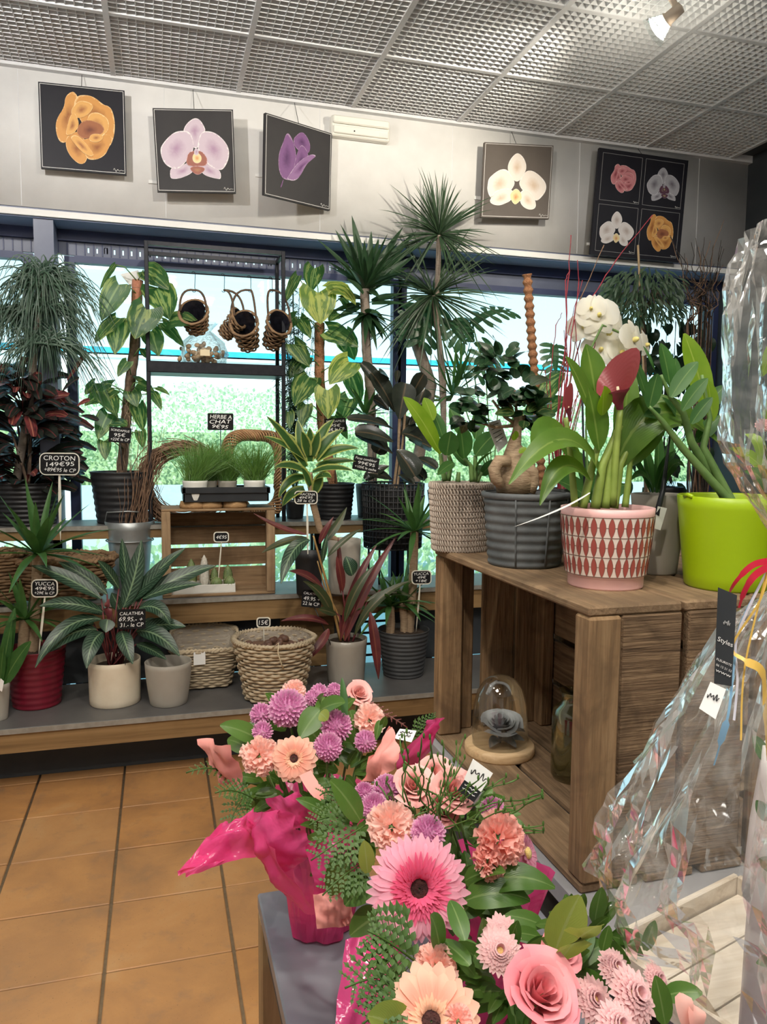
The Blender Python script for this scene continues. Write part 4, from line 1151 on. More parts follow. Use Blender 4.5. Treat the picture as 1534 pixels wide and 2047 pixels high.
# --- wood slices and grass tray on the crate
wood('log_slice', (.40, .24, .11), (.52, .33, .17), (.20, .11, .05), 'x', 2, .8, .2, .3)
for x in (388, 418, 470):
    p = P(x, 1014, 3.84); p.z = CZT
    o = MB().lathe([(.001, 0), (.062, 0), (.066, .012), (.060, .034), (.001, .034)], p, 24, fn=lambda r, z, an, i: (r*(1+.06*math.sin(an*3+x)+.03*math.sin(an*7)), z)).build('wood_slice', 'log_slice')
    tag(o, 'round slice of log under the grass tray' if x != 470 else 'lone round slice of log under the grass tray end', 'wood slice', 'wood slices on the small crate')
gy = 3.86; TZ = CZT+.034
a, b = P(364, 990, gy-.09), P(540, 990, gy-.09)
t = thing('grass_tray', 'dark plastic tray carrying pots of cat grass on the small crate', 'tray', ((a.x+b.x)/2, gy, TZ))
zt_ = P(450, 974, gy-.09).z
mb = MB().bx(a.x+.012, b.x-.012, gy-.085, gy+.085, TZ, TZ+.004)
for (q0, q1, r0, r1) in ((a.x+.006, b.x-.006, gy-.09, gy-.084), (a.x+.006, b.x-.006, gy+.084, gy+.09)): mb.bx(q0, q1, r0, r1, TZ, zt_)
mb.bx(a.x+.006, a.x+.012, gy-.09, gy+.09, TZ, zt_).bx(b.x-.012, b.x-.006, gy-.09, gy+.09, TZ, zt_)
mb.build('tray_body', 'plastic_black', t, False)
MB().bx(a.x, b.x, gy-.10, gy-.083, zt_-.03, zt_, .003).bx(a.x, b.x, gy+.083, gy+.10, zt_-.03, zt_, .003).bx(a.x, a.x+.016, gy-.1, gy+.1, zt_-.03, zt_).bx(b.x-.016, b.x, gy-.1, gy+.1, zt_-.03, zt_).build('tray_rim', 'plastic_black', t, False)
random.seed(41)
for x, yb, yt, hw, dy, lab in ((390, 975, 962, 26, -.04, 'white pot of long cat grass at the tray end by the twig wreath'), (509, 974, 961, 23, -.04, 'white pot of short cat grass under the vine wreath'), (455, 974, 962, 20, .03, 'grey pot of cat grass between the two white pots'), (415, 974, 962, 20, .05, 'grey pot of trailing cat grass behind the white pot')):
    p = P(x, yb, gy+dy); s = dep(p)/F; r = hw*s*.95; top = P(x, yt, gy+dy-r).z
    p.z = TZ+.004
    tt = thing('cat_grass_pot', lab, 'plant', p, 'pots of cat grass')
    pot(tt, p, r*.85, r, top-p.z, 'plastic_white' if dy < 0 else 'pot_taupe', soil=.008, wall=.003)
    mb = MB()
    for i in range(420):
        an = random.random()*6.283; q = p+V((math.cos(an), math.sin(an), 0))*r*.85*math.sqrt(random.random()); q.z = top-.008
        L = random.uniform(.12, .27); d = V((random.gauss(0, .42)+(.25 if 'long' in lab else 0), random.gauss(0, .3), 1)).normalized()
        e = q+d*L-V((0, 0, L*.25*random.random()))+V((d.x, d.y, 0))*L*.3
        mb.leaf(q, q+d*L*.6, e, .0014, 'grass', V((0, -1, .2)), .1, 4, 1)
    o = mb.build('grass', 'lf_grass', tt); o['kind'] = 'stuff'
sign(['HERBE A', 'CHAT', '9€95'], (415, 826, 467, 860), gy+.02, 'plain black chalk sign standing in the cat grass', False, (441, 859, 442, 965))
# ================================================================ top step
random.seed(51)
def darkpot(xc, yb, yt, wt, wb, mn='pot_black', Z=Z3, **kw):
    return potgeo(xc, yb, yt, wt, wb, Z)
# twig wreath and vine wreath standing behind the grass
cw_ = P(368, 945, 4.16)
t = thing('twig_wreath', 'shaggy wreath of thin brown twigs standing behind the cat grass', 'wreath', (cw_.x, 4.16, Z3))
mb = MB()
for i in range(720):
    a0 = random.random()*6.283; ln = random.uniform(.5, 1.3); ro = .185+random.gauss(0, .022); yo = random.gauss(0, .02)
    pts = [V((cw_.x-.01+math.cos(a0+ln*u/6)*(ro+random.gauss(0, .004)+(.03*(u/6)**3 if i % 3 == 0 else 0)), 4.16+yo+random.gauss(0, .004), Z3+.20+math.sin(a0+ln*u/6)*(ro+(.03*(u/6)**3 if i % 3 == 0 else 0)))) for u in range(7)]
    pts = [V((p.x, p.y, max(p.z, Z3+.006))) for p in pts]
    mb.tube(pts, .0021, 4, False)
o = mb.build('twigs', 'twig_brown', t); o['kind'] = 'stuff'
cw_ = P(508, 950, 4.18); zc = P(508, 872, 4.18).z
t = thing('vine_wreath', 'thick ring wreath of wound orange brown vine behind the cat grass', 'wreath', (cw_.x, 4.2, Z3))
rw = (zc-Z3-.04)/2; mb = MB(); cc = V((cw_.x, 4.2, Z3+.045+rw))
mat('vine', (.30, .155, .07), (.44, .25, .12), 40, .75)
for k in range(10):
    ph = k*.628
    pts = []
    for u in range(97):
        an = u/96*6.2832; rr_ = .030+.004*math.sin(u*.9+k); ca, sa = math.cos(an), math.sin(an); qq = (abs(ca)**4+abs(sa)**4)**-.25
        pts.append(cc+V((ca*qq*(.145+rr_*math.cos(ph+an*7)), rr_*math.sin(ph+an*7), sa*qq*(rw+rr_*math.cos(ph+an*7)))))
    mb.tube(pts, .0055, 5, False)
mb.build('vine_strands', 'vine', t)
# bag of dried pods in clear film on the rack shelf
mat('dried_pod', (.38, .24, .12), (.58, .42, .25), 40, .8)
filmmat('clear_film', (.97, .97, .96), 1, .08, .05, .12, .7, 40)
p = P(407, 700, 4.18); p.z = RSH
t = thing('wrapped_pods', 'clear film bag of dried pods lying on the rack shelf', 'bag', p)
for i in range(60):
    q = p+V((random.gauss(0, .05), random.gauss(0, .025), abs(random.gauss(.03, .03))+.014))
    MB().ell(q, .016, .012, .012, 7, 5, ax=Matrix.Rotation(random.random()*3, 3, 'Y')).build('pod', 'dried_pod', t)
MB().lathe([(.001, .002), (.10, .004), (.115, .05), (.10, .11), (.045, .165), (.035, .17), (.07, .215)], p, 40, fn=lambda r, z, an, i: (r*(1+.12*math.sin(an*7+i)+.06*math.sin(an*13+i*2))*(.55 if abs(math.sin(an)) > .9 else .8+.2*abs(math.cos(an))), z)).build('film', 'clear_film', t)
q = P(410, 705, 4.10); MB().bx(q.x-.024, q.x+.024, 4.098, 4.10, q.z-.016, q.z+.016).build('label', 'raffia', t, False)
# --- croton
c, rb, rt, h = potgeo(106, 1018, 950, 116, 92, Z3)
c.y = min(c.y, 4.22)
t = thing('potted_croton', 'bushy dark red croton in a dark woven pot on the top step', 'plant', c)
pot(t, c, rb, rt, h, 'pot_black', rib=.003, nrib=9)
rnd = random.Random(7)
for i in range(230):
    u = rnd.random(); hz = -.06+.60*u
    wid = .23*math.sin(math.pi*min(1, .25+u*.72))
    an = rnd.random()*6.283
    a = c+V((math.cos(an)*wid*.25, math.sin(an)*wid*.2, h+hz)); d = V((math.cos(an), math.sin(an)*.7, rnd.uniform(-.1, .9))).normalized(); L = rnd.uniform(.11, .19)
    e = a+V((math.cos(an)*wid*.5, math.sin(an)*wid*.35, 0))+d*L
    MB().leaf(a, (a+e)/2+V((0, 0, .05)), e-V((0, 0, .09*rnd.random())), rnd.uniform(.018, .036), 'obov', V((rnd.gauss(0, .4), -.6, .7)), .15, 6, 4, .1, 0, i).build('leaf', 'lf_croton_red' if (u > .55 and i % 4 == 0) or i % 15 == 0 else 'lf_croton', t)
kc = K(0, 560, 6.823)
lvs(t, [(900, 1380, 1180, 960, 40, -.05, -.1, 1060, 1200, 'lf_croton_red'), (540, 1460, 500, 1250, 60, -.1, -.12, 'lf_croton_red'), (850, 1520, 1080, 1340, 60, -.1, -.15), (1100, 1850, 1340, 1920, 50, -.1, -.15), (1050, 1720, 1230, 1640, 50, -.1, -.12, 'lf_croton_red'), (420, 1560, 370, 1320, 70, -.05, -.08)], c.y, kc, 'lf_croton', 'obov')
for i in range(5): trunk(t, [c+V((rnd.uniform(-.04, .04), rnd.uniform(-.04, .04), h-.02)), c+V((rnd.uniform(-.1, .1), rnd.uniform(-.06, .06), h+.4))], (.008, .004), 'bark_dark', 6, 'stem')
sign(['CROTON', '149€95', '+89€95 le CP'], (77, 905, 161, 950), 3.95, 'large chalk price sign with a cream frame below the croton', True, (119, 948, 121, 1085))
# red-orange leaved croton further along
p = P(-42, 1000, 4.20); p.z = Z3
t = thing('potted_croton', 'orange veined croton at the window post beside the dark red croton', 'plant', p)
pot(t, p, .07, .085, .13, 'pot_black')
for i in range(34):
    an = rnd.random()*6.283; a = p+V((0, 0, .14+.16*rnd.random())); d = V((math.cos(an), math.sin(an)*.6, rnd.uniform(0, 1))).normalized(); L = rnd.uniform(.12, .2)
    MB().leaf(a, a+d*L*.6+V((0, 0, .03)), a+d*L, rnd.uniform(.018, .028), 'obov', V((0, -.7, .6))).build('leaf', 'lf_croton_red' if i % 2 else 'lf_croton', t)
# --- ponytail palm, tall, behind the croton
pb = P(24, 1000, 4.24); pb.z = Z3
t = thing('ponytail_palm', 'tall ponytail palm with a curtain of thin drooping leaves before the window post', 'plant', pb)
pot(t, pb, .055, .065, .11, 'pot_black')
cr = P(84, 556, 4.10)
trunk(t, [pb+V((0, 0, .09)), lerp(pb, cr, .5)+V((.01, 0, 0)), cr], (.022, .014), 'bark_grey')
mb = MB(); rnd = random.Random(9)
for i in range(900):
    s_ = i % 5
    c0 = cr+V((rnd.gauss(0, .02), rnd.gauss(0, .02), (-.16*s_ if s_ < 4 else -.05)))
    if s_ == 3: c0 = P(15, 640, 4.14)+V((rnd.gauss(0, .02), 0, 0))
    an = rnd.random()*6.283; el = rnd.uniform(.1, 1.35); L = rnd.uniform(.28, .62)
    d = V((math.cos(an)*math.cos(el), math.sin(an)*math.cos(el)*.45, math.sin(el)))
    m_ = c0+d*L*.42; e = c0+V((d.x*L*.62, d.y*L*.5, d.z*L*.35-L*rnd.uniform(.35, .8)))
    e.y = min(e.y, 4.19); m_.y = min(m_.y, 4.18)
    mb.leaf(c0, m_, e, .0046, 'grass', V((rnd.gauss(0, .3), -1, .3)), .3, 7, 2)
o = mb.build('foliage', 'lf_palm', t); o['kind'] = 'stuff'
# --- scindapsus on its pole
def climber(xc, yb, yt, wt, wb, label, pole, pr, leaves, k, mn, polem, signs=None, topm=None):
    c, rb, rt, h = potgeo(xc, yb, yt, wt, wb, Z3); c.y = min(c.y, 4.2)
    t = thing('climbing_pothos', label, 'plant', c)
    pot(t, c, rb, rt, h, 'pot_black', rib=.002, nrib=8)
    pp = [P(*k(x, y), c.y) for x, y in pole]
    pp[-1] = c+V((0, 0, h-.03))
    full = []
    for i in range(len(pp)-1): full += [lerp(pp[i], pp[i+1], u/10) for u in range(10)]
    full.append(pp[-1])
    MB().tube(full, [pr*(1+.06*math.sin(i*2.1)) for i in range(len(full))], 12).build('support_pole', polem, t)
    if topm:
        d = (pp[0]-pp[1]).normalized()
        MB().tube([pp[0]-d*.14, pp[0]+d*.01], pr*1.05, 12).build('pole_tip', topm, t)
    lvs(t, leaves, c.y-.05, k, mn, 'heart', .12, wave=.06, curl=.18)
    mb = MB()
    for q in leaves:
        a = P(*k(q[0], q[1]), c.y-.05+(q[5] if len(q) > 6 and not isinstance(q[5], str) else 0)); j = min(range(len(full)), key=lambda i: abs(full[i].z-(a.z-.05)))
        mb.tube([full[j]-V((0, pr*.8, 0)), lerp(full[j], a, .55)+V((0, -.03, .02)), a], .003, 5)
    mb.build('petiole', 'stem_green', t)
    rnd = random.Random(3); mb = MB()
    for i in range(14):
        a = full[rnd.randrange(len(full)//2, len(full)-6)]+V((rnd.uniform(-pr, pr), -pr, 0))
        mb.tube(curly(a, a+V((rnd.uniform(-.05, .05), -.03, -rnd.uniform(.08, .2))), 8, .01, i), .0014, 4)
    mb.build('aerial_root', 'bark_tan', t)
    return t, c
k1 = K(0, 400, 3.652)
S1 = [(1080, 510, 1235, 655, 90), (1150, 640, 1235, 870, 125), (870, 620, 740, 880, 95), (840, 470, 728, 660, 26), (1070, 800, 985, 1015, 130, -.1, -.12), (850, 860, 690, 1045, 75), (870, 880, 840, 1130, 92), (1240, 880, 1465, 925, 85, -.05, -.1, 1350, 830), (1190, 900, 1345, 1075, 62), (1100, 960, 1160, 1140, 85), (1055, 1090, 1090, 1165, 42), (1010, 1330, 1135, 1405, 70), (1150, 1370, 1240, 1425, 24), (1120, 1410, 1180, 1535, 38), (810, 1370, 620, 1500, 100), (760, 1400, 850, 1580, 85), (960, 1400, 1000, 1510, 64), (1005, 1500, 1045, 1690, 64), (790, 1560, 715, 1750, 75), (840, 1620, 930, 1650, 62), (1025, 1690, 1045, 1810, 44), (760, 1760, 770, 1900, 50), (930, 1180, 860, 1290, 50, -.08, -.1), (690, 1340, 620, 1420, 60, .04, .04)]
t, c = climber(250, 1036, 940, 112, 90, 'white marbled pothos on a bark pole in front of the window rack'.replace('in front of', 'beside'), [(1005, 600), (985, 1060), (930, 1500), (915, 1900)], .026, S1, k1, 'lf_pothos', 'bark_dark', topm='terracotta_pole')
q = [P(240, 548, 4.24), P(276, 540, 4.24), P(288, 556, 4.24), P(262, 574, 4.24)]
mb = MB().add(q+[p+V((0, .002, 0)) for p in q], [(0, 1, 2, 3), (7, 6, 5, 4), (0, 4, 5, 1), (1, 5, 6, 2), (2, 6, 7, 3), (3, 7, 4, 0)]); mb.build('care_card', 'paper_white', t, False)
sign(['SCINDAPSUS', '95€', '+22€ le CP'], (217, 854, 263, 885), c.y-.14, 'plain black chalk sign on the white marbled pothos', False, (240, 884, 245, 940), 4)
k5 = K(560, 350, 3.486)
S2 = [(240, 650, 215, 815, 75), (265, 820, 280, 1040, 135, -.1, -.13, 'lf_pothos_gold'), (340, 790, 530, 910, 90, -.06, -.1, 450, 740, 'lf_pothos_gold'), (430, 850, 510, 960, 70), (140, 1000, 215, 1140, 65), (340, 1080, 545, 1200, 95), (400, 960, 340, 1020, 48), (480, 1300, 345, 1460, 100, -.08, -.1, 'lf_pothos_gold'), (205, 1410, 100, 1610, 95), (330, 1500, 335, 1700, 92, -.12, -.14, 'lf_pothos_gold'), (480, 1560, 420, 1730, 72), (100, 1180, 205, 1340, 90), (60, 1650, 70, 1770, 42), (120, 700, 30, 900, 44), (105, 990, -10, 1100, 60), (450, 1120, 520, 1290, 90, .06, .06), (170, 1270, 60, 1420, 70, .05, .05), (500, 1400, 560, 1600, 80, .05, .06), (380, 1680, 470, 1840, 60), (180, 1600, 150, 1760, 56)]
t, c = climber(668, 1040, 968, 84, 70, 'gold marbled pothos on a coir pole beside the window rack upright', [(275, 1030), (275, 1380), (295, 1760), (300, 1900)], .028, S2, k5, 'lf_pothos', 'coir')
sign(['SCINDAPSUS', '95€', '22€ le CP'], (650, 836, 692, 864), c.y-.1, 'plain black chalk sign hanging on the gold marbled pothos', False, (672, 862, 670, 965), -4)
# airy asparagus fern between the climbers
pf_ = P(590, 1036, 4.24); pf_.z = Z3
t = thing('asparagus_fern', 'feathery asparagus fern hanging beside the rack upright', 'plant', pf_)
pot(t, pf_, .045, .055, .1, 'pot_black')
rnd = random.Random(19); mb = MB()
for i in range(30):
    e = P(rnd.gauss(585, 16), rnd.uniform(560, 800), 4.2+rnd.uniform(-.06, .08)); pts = curly(pf_+V((0, 0, .09)), e, 16, .02, i)
    mb.tube(pts, .0014, 4, False)
    for k in range(5, 17):
        for j in range(7):
            d = V((rnd.gauss(0, 1), rnd.gauss(0, .6), rnd.gauss(-.1, .7))).normalized(); q = pts[k]
            mb.tube([q, q+d*.016], .0009, 3, False); q2 = q+d*.016
            mb.tube([q2, q2+V((d.x, d.y, -.6)).normalized()*.02], .0013, 3, False)
mb.build('foliage', 'lf_ficus', t)['kind'] = 'stuff'
p = P(476, 952, 4.0); p.z = Z3+.0
pb_ = P(475, 948, 4.15); pb_.z = Z3
mb = MB()
for i in range(60):
    ax_ = Matrix.Rotation(rnd.random()*6.28, 3, 'X') @ Matrix.Rotation(rnd.random()*6.28, 3, 'Z'); r_ = .068*rnd.uniform(.88, 1)
    mb.tube([pb_+V((0, 0, .07))+ax_ @ V((math.cos(u*.5)*r_, math.sin(u*.5)*r_, 0)) for u in range(10)], .002, 4, False)
tag(mb.build('twig_ball', 'bark_tan'), 'woven ball of pale twigs behind the cat grass', 'twig ball')
# --- tall yucca
c, rb, rt, h = potgeo(745, 1036, 970, 70, 60, Z3); c.y = min(c.y, 4.25)
t = thing('tall_yucca', 'tall yucca with a wide crown of stiff leaves behind the rubber plant', 'plant', c)
pot(t, c, rb, rt, h, 'pot_black')
cr = P(729, 578, 4.12); cr2 = P(735, 628, 4.12)
trunk(t, [c+V((0, 0, h-.03)), P(742, 800, 4.16), P(733, 700, 4.13), cr], .026, 'bark_grey', rings=.05)
TY = [(580, 780, 250, 440, 30), (580, 760, 385, 380, 32), (590, 760, 420, 340, 32), (590, 760, 500, 280, 34), (600, 760, 520, 400, 34), (610, 760, 637, 390, 32), (620, 770, 858, 362, 34), (630, 780, 952, 388, 34), (630, 790, 960, 470, 34), (630, 800, 945, 560, 36), (630, 810, 900, 640, 34), (570, 790, 310, 500, 32), (570, 800, 330, 600, 34), (580, 770, 470, 440, 32), (610, 760, 690, 440, 30), (600, 800, 700, 860, 34), (580, 830, 460, 720, 36, -.1, -.15), (620, 830, 760, 480, 34), (560, 900, 350, 960, 26), (560, 920, 380, 1010, 26), (600, 950, 500, 1090, 26), (620, 940, 740, 1030, 28), (630, 960, 720, 1150, 28), (620, 960, 640, 1150, 26), (570, 860, 400, 850, 30), (640, 880, 850, 830, 28), (640, 900, 880, 900, 26)]
lvs(t, TY, 4.12, k5, 'lf_yucca_dark', 'strap', .35, lift=.05)
rosette(t, cr, 16, .30, .02, 'lf_yucca_dark', 'strap', 10, 80, .2, 61, azs=3.1, az0=3.2)
rosette(t, cr2, 18, .22, .017, 'lf_yucca_dark', 'strap', -45, 10, .3, 62, azs=3.1, az0=3.2)
# lower yucca side shoot and grassy plant behind
rosette(t, P(732, 830, 4.18), 16, .22, .013, 'lf_yucca', 'strap', 5, 80, .2, 63, azs=3.1, az0=3.2)
# --- dracaena marginata
pb = P(888, 1000, 4.22); pb.z = Z3
t = thing('dragon_tree', 'tall thin leaved dragon tree reaching up the wall', 'plant', pb)
pot(t, pb, .08, .10, .15, 'pot_black')
c1 = P(878, 470, 4.05); c2 = P(866, 590, 4.12)
trunk(t, [pb+V((0, 0, .13)), P(888, 760, 4.2), P(872, 620, 4.15), P(876, 540, 4.08), c1], .014, 'bark_grey', rings=.05)
trunk(t, [pb+V((.02, 0, .13)), P(878, 700, 4.2), c2], .012, 'bark_grey', rings=.05)
def thin(c, n, L, w, seed, e0=-40, e1=88, droop=.55, ymax=4.17):
    rnd = random.Random(seed); mb = MB()
    for i in range(n):
        f = (i+.5)/n; az = rnd.random()*6.283; el = R(lerp(e1, e0, f)+rnd.uniform(-8, 8)); l = L*rnd.uniform(.6, 1.1)
        hz = V((math.cos(az), math.sin(az)*.6, 0)); d = hz*math.cos(el)+V((0, 0, math.sin(el)))
        e = c+d*l+hz*.1*l-V((0, 0, l*droop*f*rnd.uniform(.4, 1)))
        m_ = c+d*l*.55
        e.y = min(e.y, ymax); m_.y = min(m_.y, ymax)
        mb.leaf(c, m_, e, w, 'sword', V((0, -.8, .5)), .3, 6, 2)
    return mb
thin(c1, 130, .36, .0055, 71).build('foliage', 'lf_marg', t)['kind'] = 'stuff'
thin(c2, 120, .42, .0055, 72, -50, 60).build('foliage', 'lf_marg', t)['kind'] = 'stuff'
# cut dracaena trunk
pb = P(822, 1000, 4.29); pb.z = Z3
t = thing('trunk_dracaena', 'thick cut dracaena trunk with a side shoot leaning by the window mullion', 'plant', pb)
pot(t, pb, .05, .06, .1, 'pot_black')
trunk(t, [pb+V((0, 0, .08)), P(862, 770, 4.28), P(832, 682, 4.25)], .034, 'bark_grey', 12, rings=.03)
rosette(t, P(905, 790, 4.22), 22, .30, .010, 'lf_yucca', 'sword', -10, 80, .25, 64, azs=3.1, az0=3.2)
rosette(t, P(920, 760, 4.2), 14, .26, .010, 'lf_yucca', 'sword', 10, 85, .2, 65, azs=3.1, az0=3.2)
trunk(t, [P(866, 790, 4.28), P(890, 800, 4.25), P(905, 790, 4.22)], .008, 'stem_green', 6, 'stem', n=4)
trunk(t, [P(866, 800, 4.28), P(900, 800, 4.25), P(920, 760, 4.2)], .008, 'stem_green', 6, 'stem', n=4)
# --- monstera with coir pole
pb = P(985, 1000, 4.2); pb.z = Z3
t = thing('potted_monstera', 'monstera with deeply split leaves in front of the bright window', 'plant', pb)
pot(t, pb, .10, .12, .18, 'pot_black')
def split_leaf(t, a, b, c, w, n, seed, lobes=6):
    a, b, c = V(a), V(b), V(c); mb = MB(); rnd = random.Random(seed)
    mb.leaf(a, b, c, w*.30, 'heart', n, .05, 8, 4)
    for sgn in (-1, 1):
        for i in range(lobes):
            u = .04+.80*i/(lobes-1)
            p = bez(a, b, c, u); tg = ((b-a)*(1-u)+(c-b)*u).normalized(); sd = tg.cross(V(n)).normalized()*sgn
            L = w*(.75+.35*math.sin(math.pi*(u*.75+.2)))*(1-.35*u)
            d = (sd*1.0+tg*(-.15+.75*u)).normalized()
            e = p+d*L+tg*L*.12-V(n).normalized()*L*.12
            mb.leaf(p-tg*.0, p+d*L*.55+V(n).normalized()*L*.05, e, w*.155*rnd.uniform(.85, 1.1), 'obov' if i else 'round', n, .05, 6, 2)
    return mb.build('leaf', 'lf_monstera', t)
for (a, b, c, w_, n, sd) in (((865, 610), (850, 650), (838, 695), 52, (.1, -1, .2), 1), ((945, 648), (985, 612), (1030, 625), 48, (-.1, -.5, .9), 2), ((905, 640), (915, 665), (935, 690), 44, (.2, -1, .2), 3), ((1108, 690), (1110, 720), (1112, 750), 34, (0, -1, .4), 4), ((830, 630), (820, 650), (815, 680), 36, (.2, -1, .1), 5), ((990, 700), (960, 720), (950, 760), 40, (0, -1, .3), 6)):
    split_leaf(t, P(*a, 4.2), P(*b, 4.16), P(*c, 4.18), w_*4.3/F, n, sd)
    trunk(t, [pb+V((0, 0, .17)), lerp(pb, P(*a, 4.2), .6)+V((.03, 0, .15)), P(*a, 4.2)], .004, 'stem_green', 5, 'petiole', n=5)
pb2 = P(1085, 1000, 4.1); pb2.z = Z3
t = thing('coir_pole_plant', 'pot with a tall coir rope support pole before the window', 'plant', pb2)
pot(t, pb2, .08, .10, .15, 'pot_black')
pa, pc = P(1054, 548, 4.0), P(1082, 775, 4.06)
mb = MB(); pts = []; rr = []
n_ = 240
d = (pb2+V((0, 0, .14))-pa)
for i in range(n_+1):
    pts.append(pa+d*(i/n_)); rr.append(.024+.0045*math.cos(i*math.pi*2/8.5)*(1 if i % 1 == 0 else 1))
mb.tube(pts, rr, 14); mb.build('support_pole', 'coir', t)
lvs(t, [(1075, 770, 1020, 735, 22), (1085, 790, 1130, 745, 22), (1078, 800, 1010, 800, 24), (1088, 820, 1140, 800, 22), (1070, 840, 1020, 850, 24), (1090, 860, 1140, 870, 22)], 4.05, None, 'lf_pothos', 'heart')
# --- rubber plant in lattice planter on a stand
c, rb, rt, h = potgeo(785, 1100, 970, 128, 118, Z2+.19)
t = thing('rubber_plant', 'dark leaved rubber plant in a black lattice planter on a metal stand', 'plant', V((c.x, c.y, Z2)))
mb = MB(); rows = 11; cols = 44
for i in range(cols):
    an = 6.2832*i/cols
    mb.tube([c+V((math.cos(an)*lerp(rb, rt, u), math.sin(an)*lerp(rb, rt, u), h*u)) for u in (0, .5, 1)], .0042, 4)
for j in range(rows+1):
    u = j/rows; r = lerp(rb, rt, u)
    mb.tube([c+V((math.cos(k*.1428)*r, math.sin(k*.1428)*r, h*u)) for k in range(45)], .0048, 4)
mb.build('lattice_planter', 'pot_black', t)
pot(t, c, rb*.93, rt*.9, h*.95, 'pot_black', name='inner_pot')
for an in (.6, 2.5, 3.9, 5.5):
    a = c+V((math.cos(an)*rb*.9, math.sin(an)*rb*.9, .0)); MB().tube([a, V((a.x, a.y, Z2))], .006, 6).build('stand_leg', 'black_metal', t)
trunk(t, [c+V((0, 0, h-.05)), P(797, 900, c.y), P(800, 800, c.y)], .008, 'bark_tan', 7, 'stem')
trunk(t, [c+V((.02, 0, h-.05)), P(806, 880, c.y), P(812, 800, c.y)], .007, 'bark_tan', 7, 'stem')
RB = [(800, 1650, 640, 1380, 80), (790, 1600, 565, 1310, 50), (830, 1700, 880, 1450, 85, -.05, -.05), (900, 1580, 1005, 1385, 55), (950, 1640, 1010, 1490, 65), (760, 1420, 700, 1380, 46), (810, 1450, 822, 1360, 22), (790, 1770, 470, 1700, 40), (790, 1860, 525, 1790, 65, -.05, -.1), (850, 1800, 990, 1850, 80), (900, 1740, 1080, 1620, 70), (760, 1640, 650, 1560, 60, .05, .05)]
lvs(t, RB, c.y-.03, k5, 'lf_rubber', 'obov', .25)
k6b = K(560, 780, 3.302)
RB2 = [(745, 420, 495, 290, 55), (770, 395, 890, 570, 95, -.1, -.14), (900, 450, 1035, 520, 55), (740, 590, 580, 545, 42), (780, 560, 880, 620, 40), (850, 330, 1000, 380, 80, .02, .03), (700, 330, 640, 420, 60, .03, .03), (720, 500, 560, 590, 40), (820, 480, 960, 590, 50), (780, 300, 880, 200, 60, .04, .04), (720, 240, 620, 210, 45, .05, .05)]
lvs(t, RB2, c.y-.03, k6b, 'lf_rubber', 'obov', .25)
sign(['Ficus combleur', '99€95', '+105€ le cache'], (707, 912, 757, 942), c.y-.15, 'tilted black chalk sign with cursive writing on the rubber plant', False, (735, 940, 738, 975), 10)
sign(['YUCCA', '54.95'], (720, 850, 758, 870), 4.16, 'small black chalk sign behind the rubber plant leaves', False, (745, 868, 748, 975), -4)
# ================================================================ right-hand display: platform, crates, pots
wood('crate_y', (.185, .115, .064), (.31, .21, .122), (.06, .038, .024), 'y', 1.4, .85, .6, .75)
wood('crate_z', (.21, .125, .062), (.33, .215, .115), (.065, .04, .024), 'z', 1.4, .85, .6, .75)
wood('crate_saw', (.155, .098, .056), (.25, .165, .095), (.06, .038, .022), 'x', 2.2, .85, .9, .75)
mat('platform_grey', (.27, .27, .28), (.33, .33, .34), 8, .5)
mat('table_grey', (.17, .18, .215), (.23, .24, .27), 6, .38, bump=.05, bscale=80)
wood('leg_wood', (.34, .23, .12), (.44, .31, .17), (.2, .13, .07), 'z', 1, .7, .2, .3)
PL = .68
t = thing('display_table', 'grey slab display table carrying the big wooden crates', 'table', (1.3, 1.3, 0))
MB().bx(.668, 1.95, .45, 1.868, PL-.04, PL, .003).build('table_top', 'platform_grey', t, False)
MB().bx(.70, 1.90, .5, 1.84, 0, PL-.04).build('base_panel', 'dark_wall', t, False)
TB = .62
q = PZ(515, 1785, TB); tx0, ty1 = q.x, q.y
t = thing('flower_table', 'low table with a blue grey top and wooden legs under the bouquets', 'table', ((tx0+.63)/2, .9, 0))
MB().bx(tx0, .645, .25, ty1, TB-.03, TB, .003).build('table_top', 'table_grey', t, False)
MB().bx(tx0+.012, .63, .27, ty1-.02, TB-.10, TB-.03).build('apron', 'dark_wall', t, False)
for x, y in ((tx0, ty1-.05), (tx0, .27), (.59, ty1-.05), (.59, .27)): MB().bx(x, x+.045, y, y+.045, 0, TB-.03, .003).build('leg', 'leg_wood', t, False)
CT = 1.182
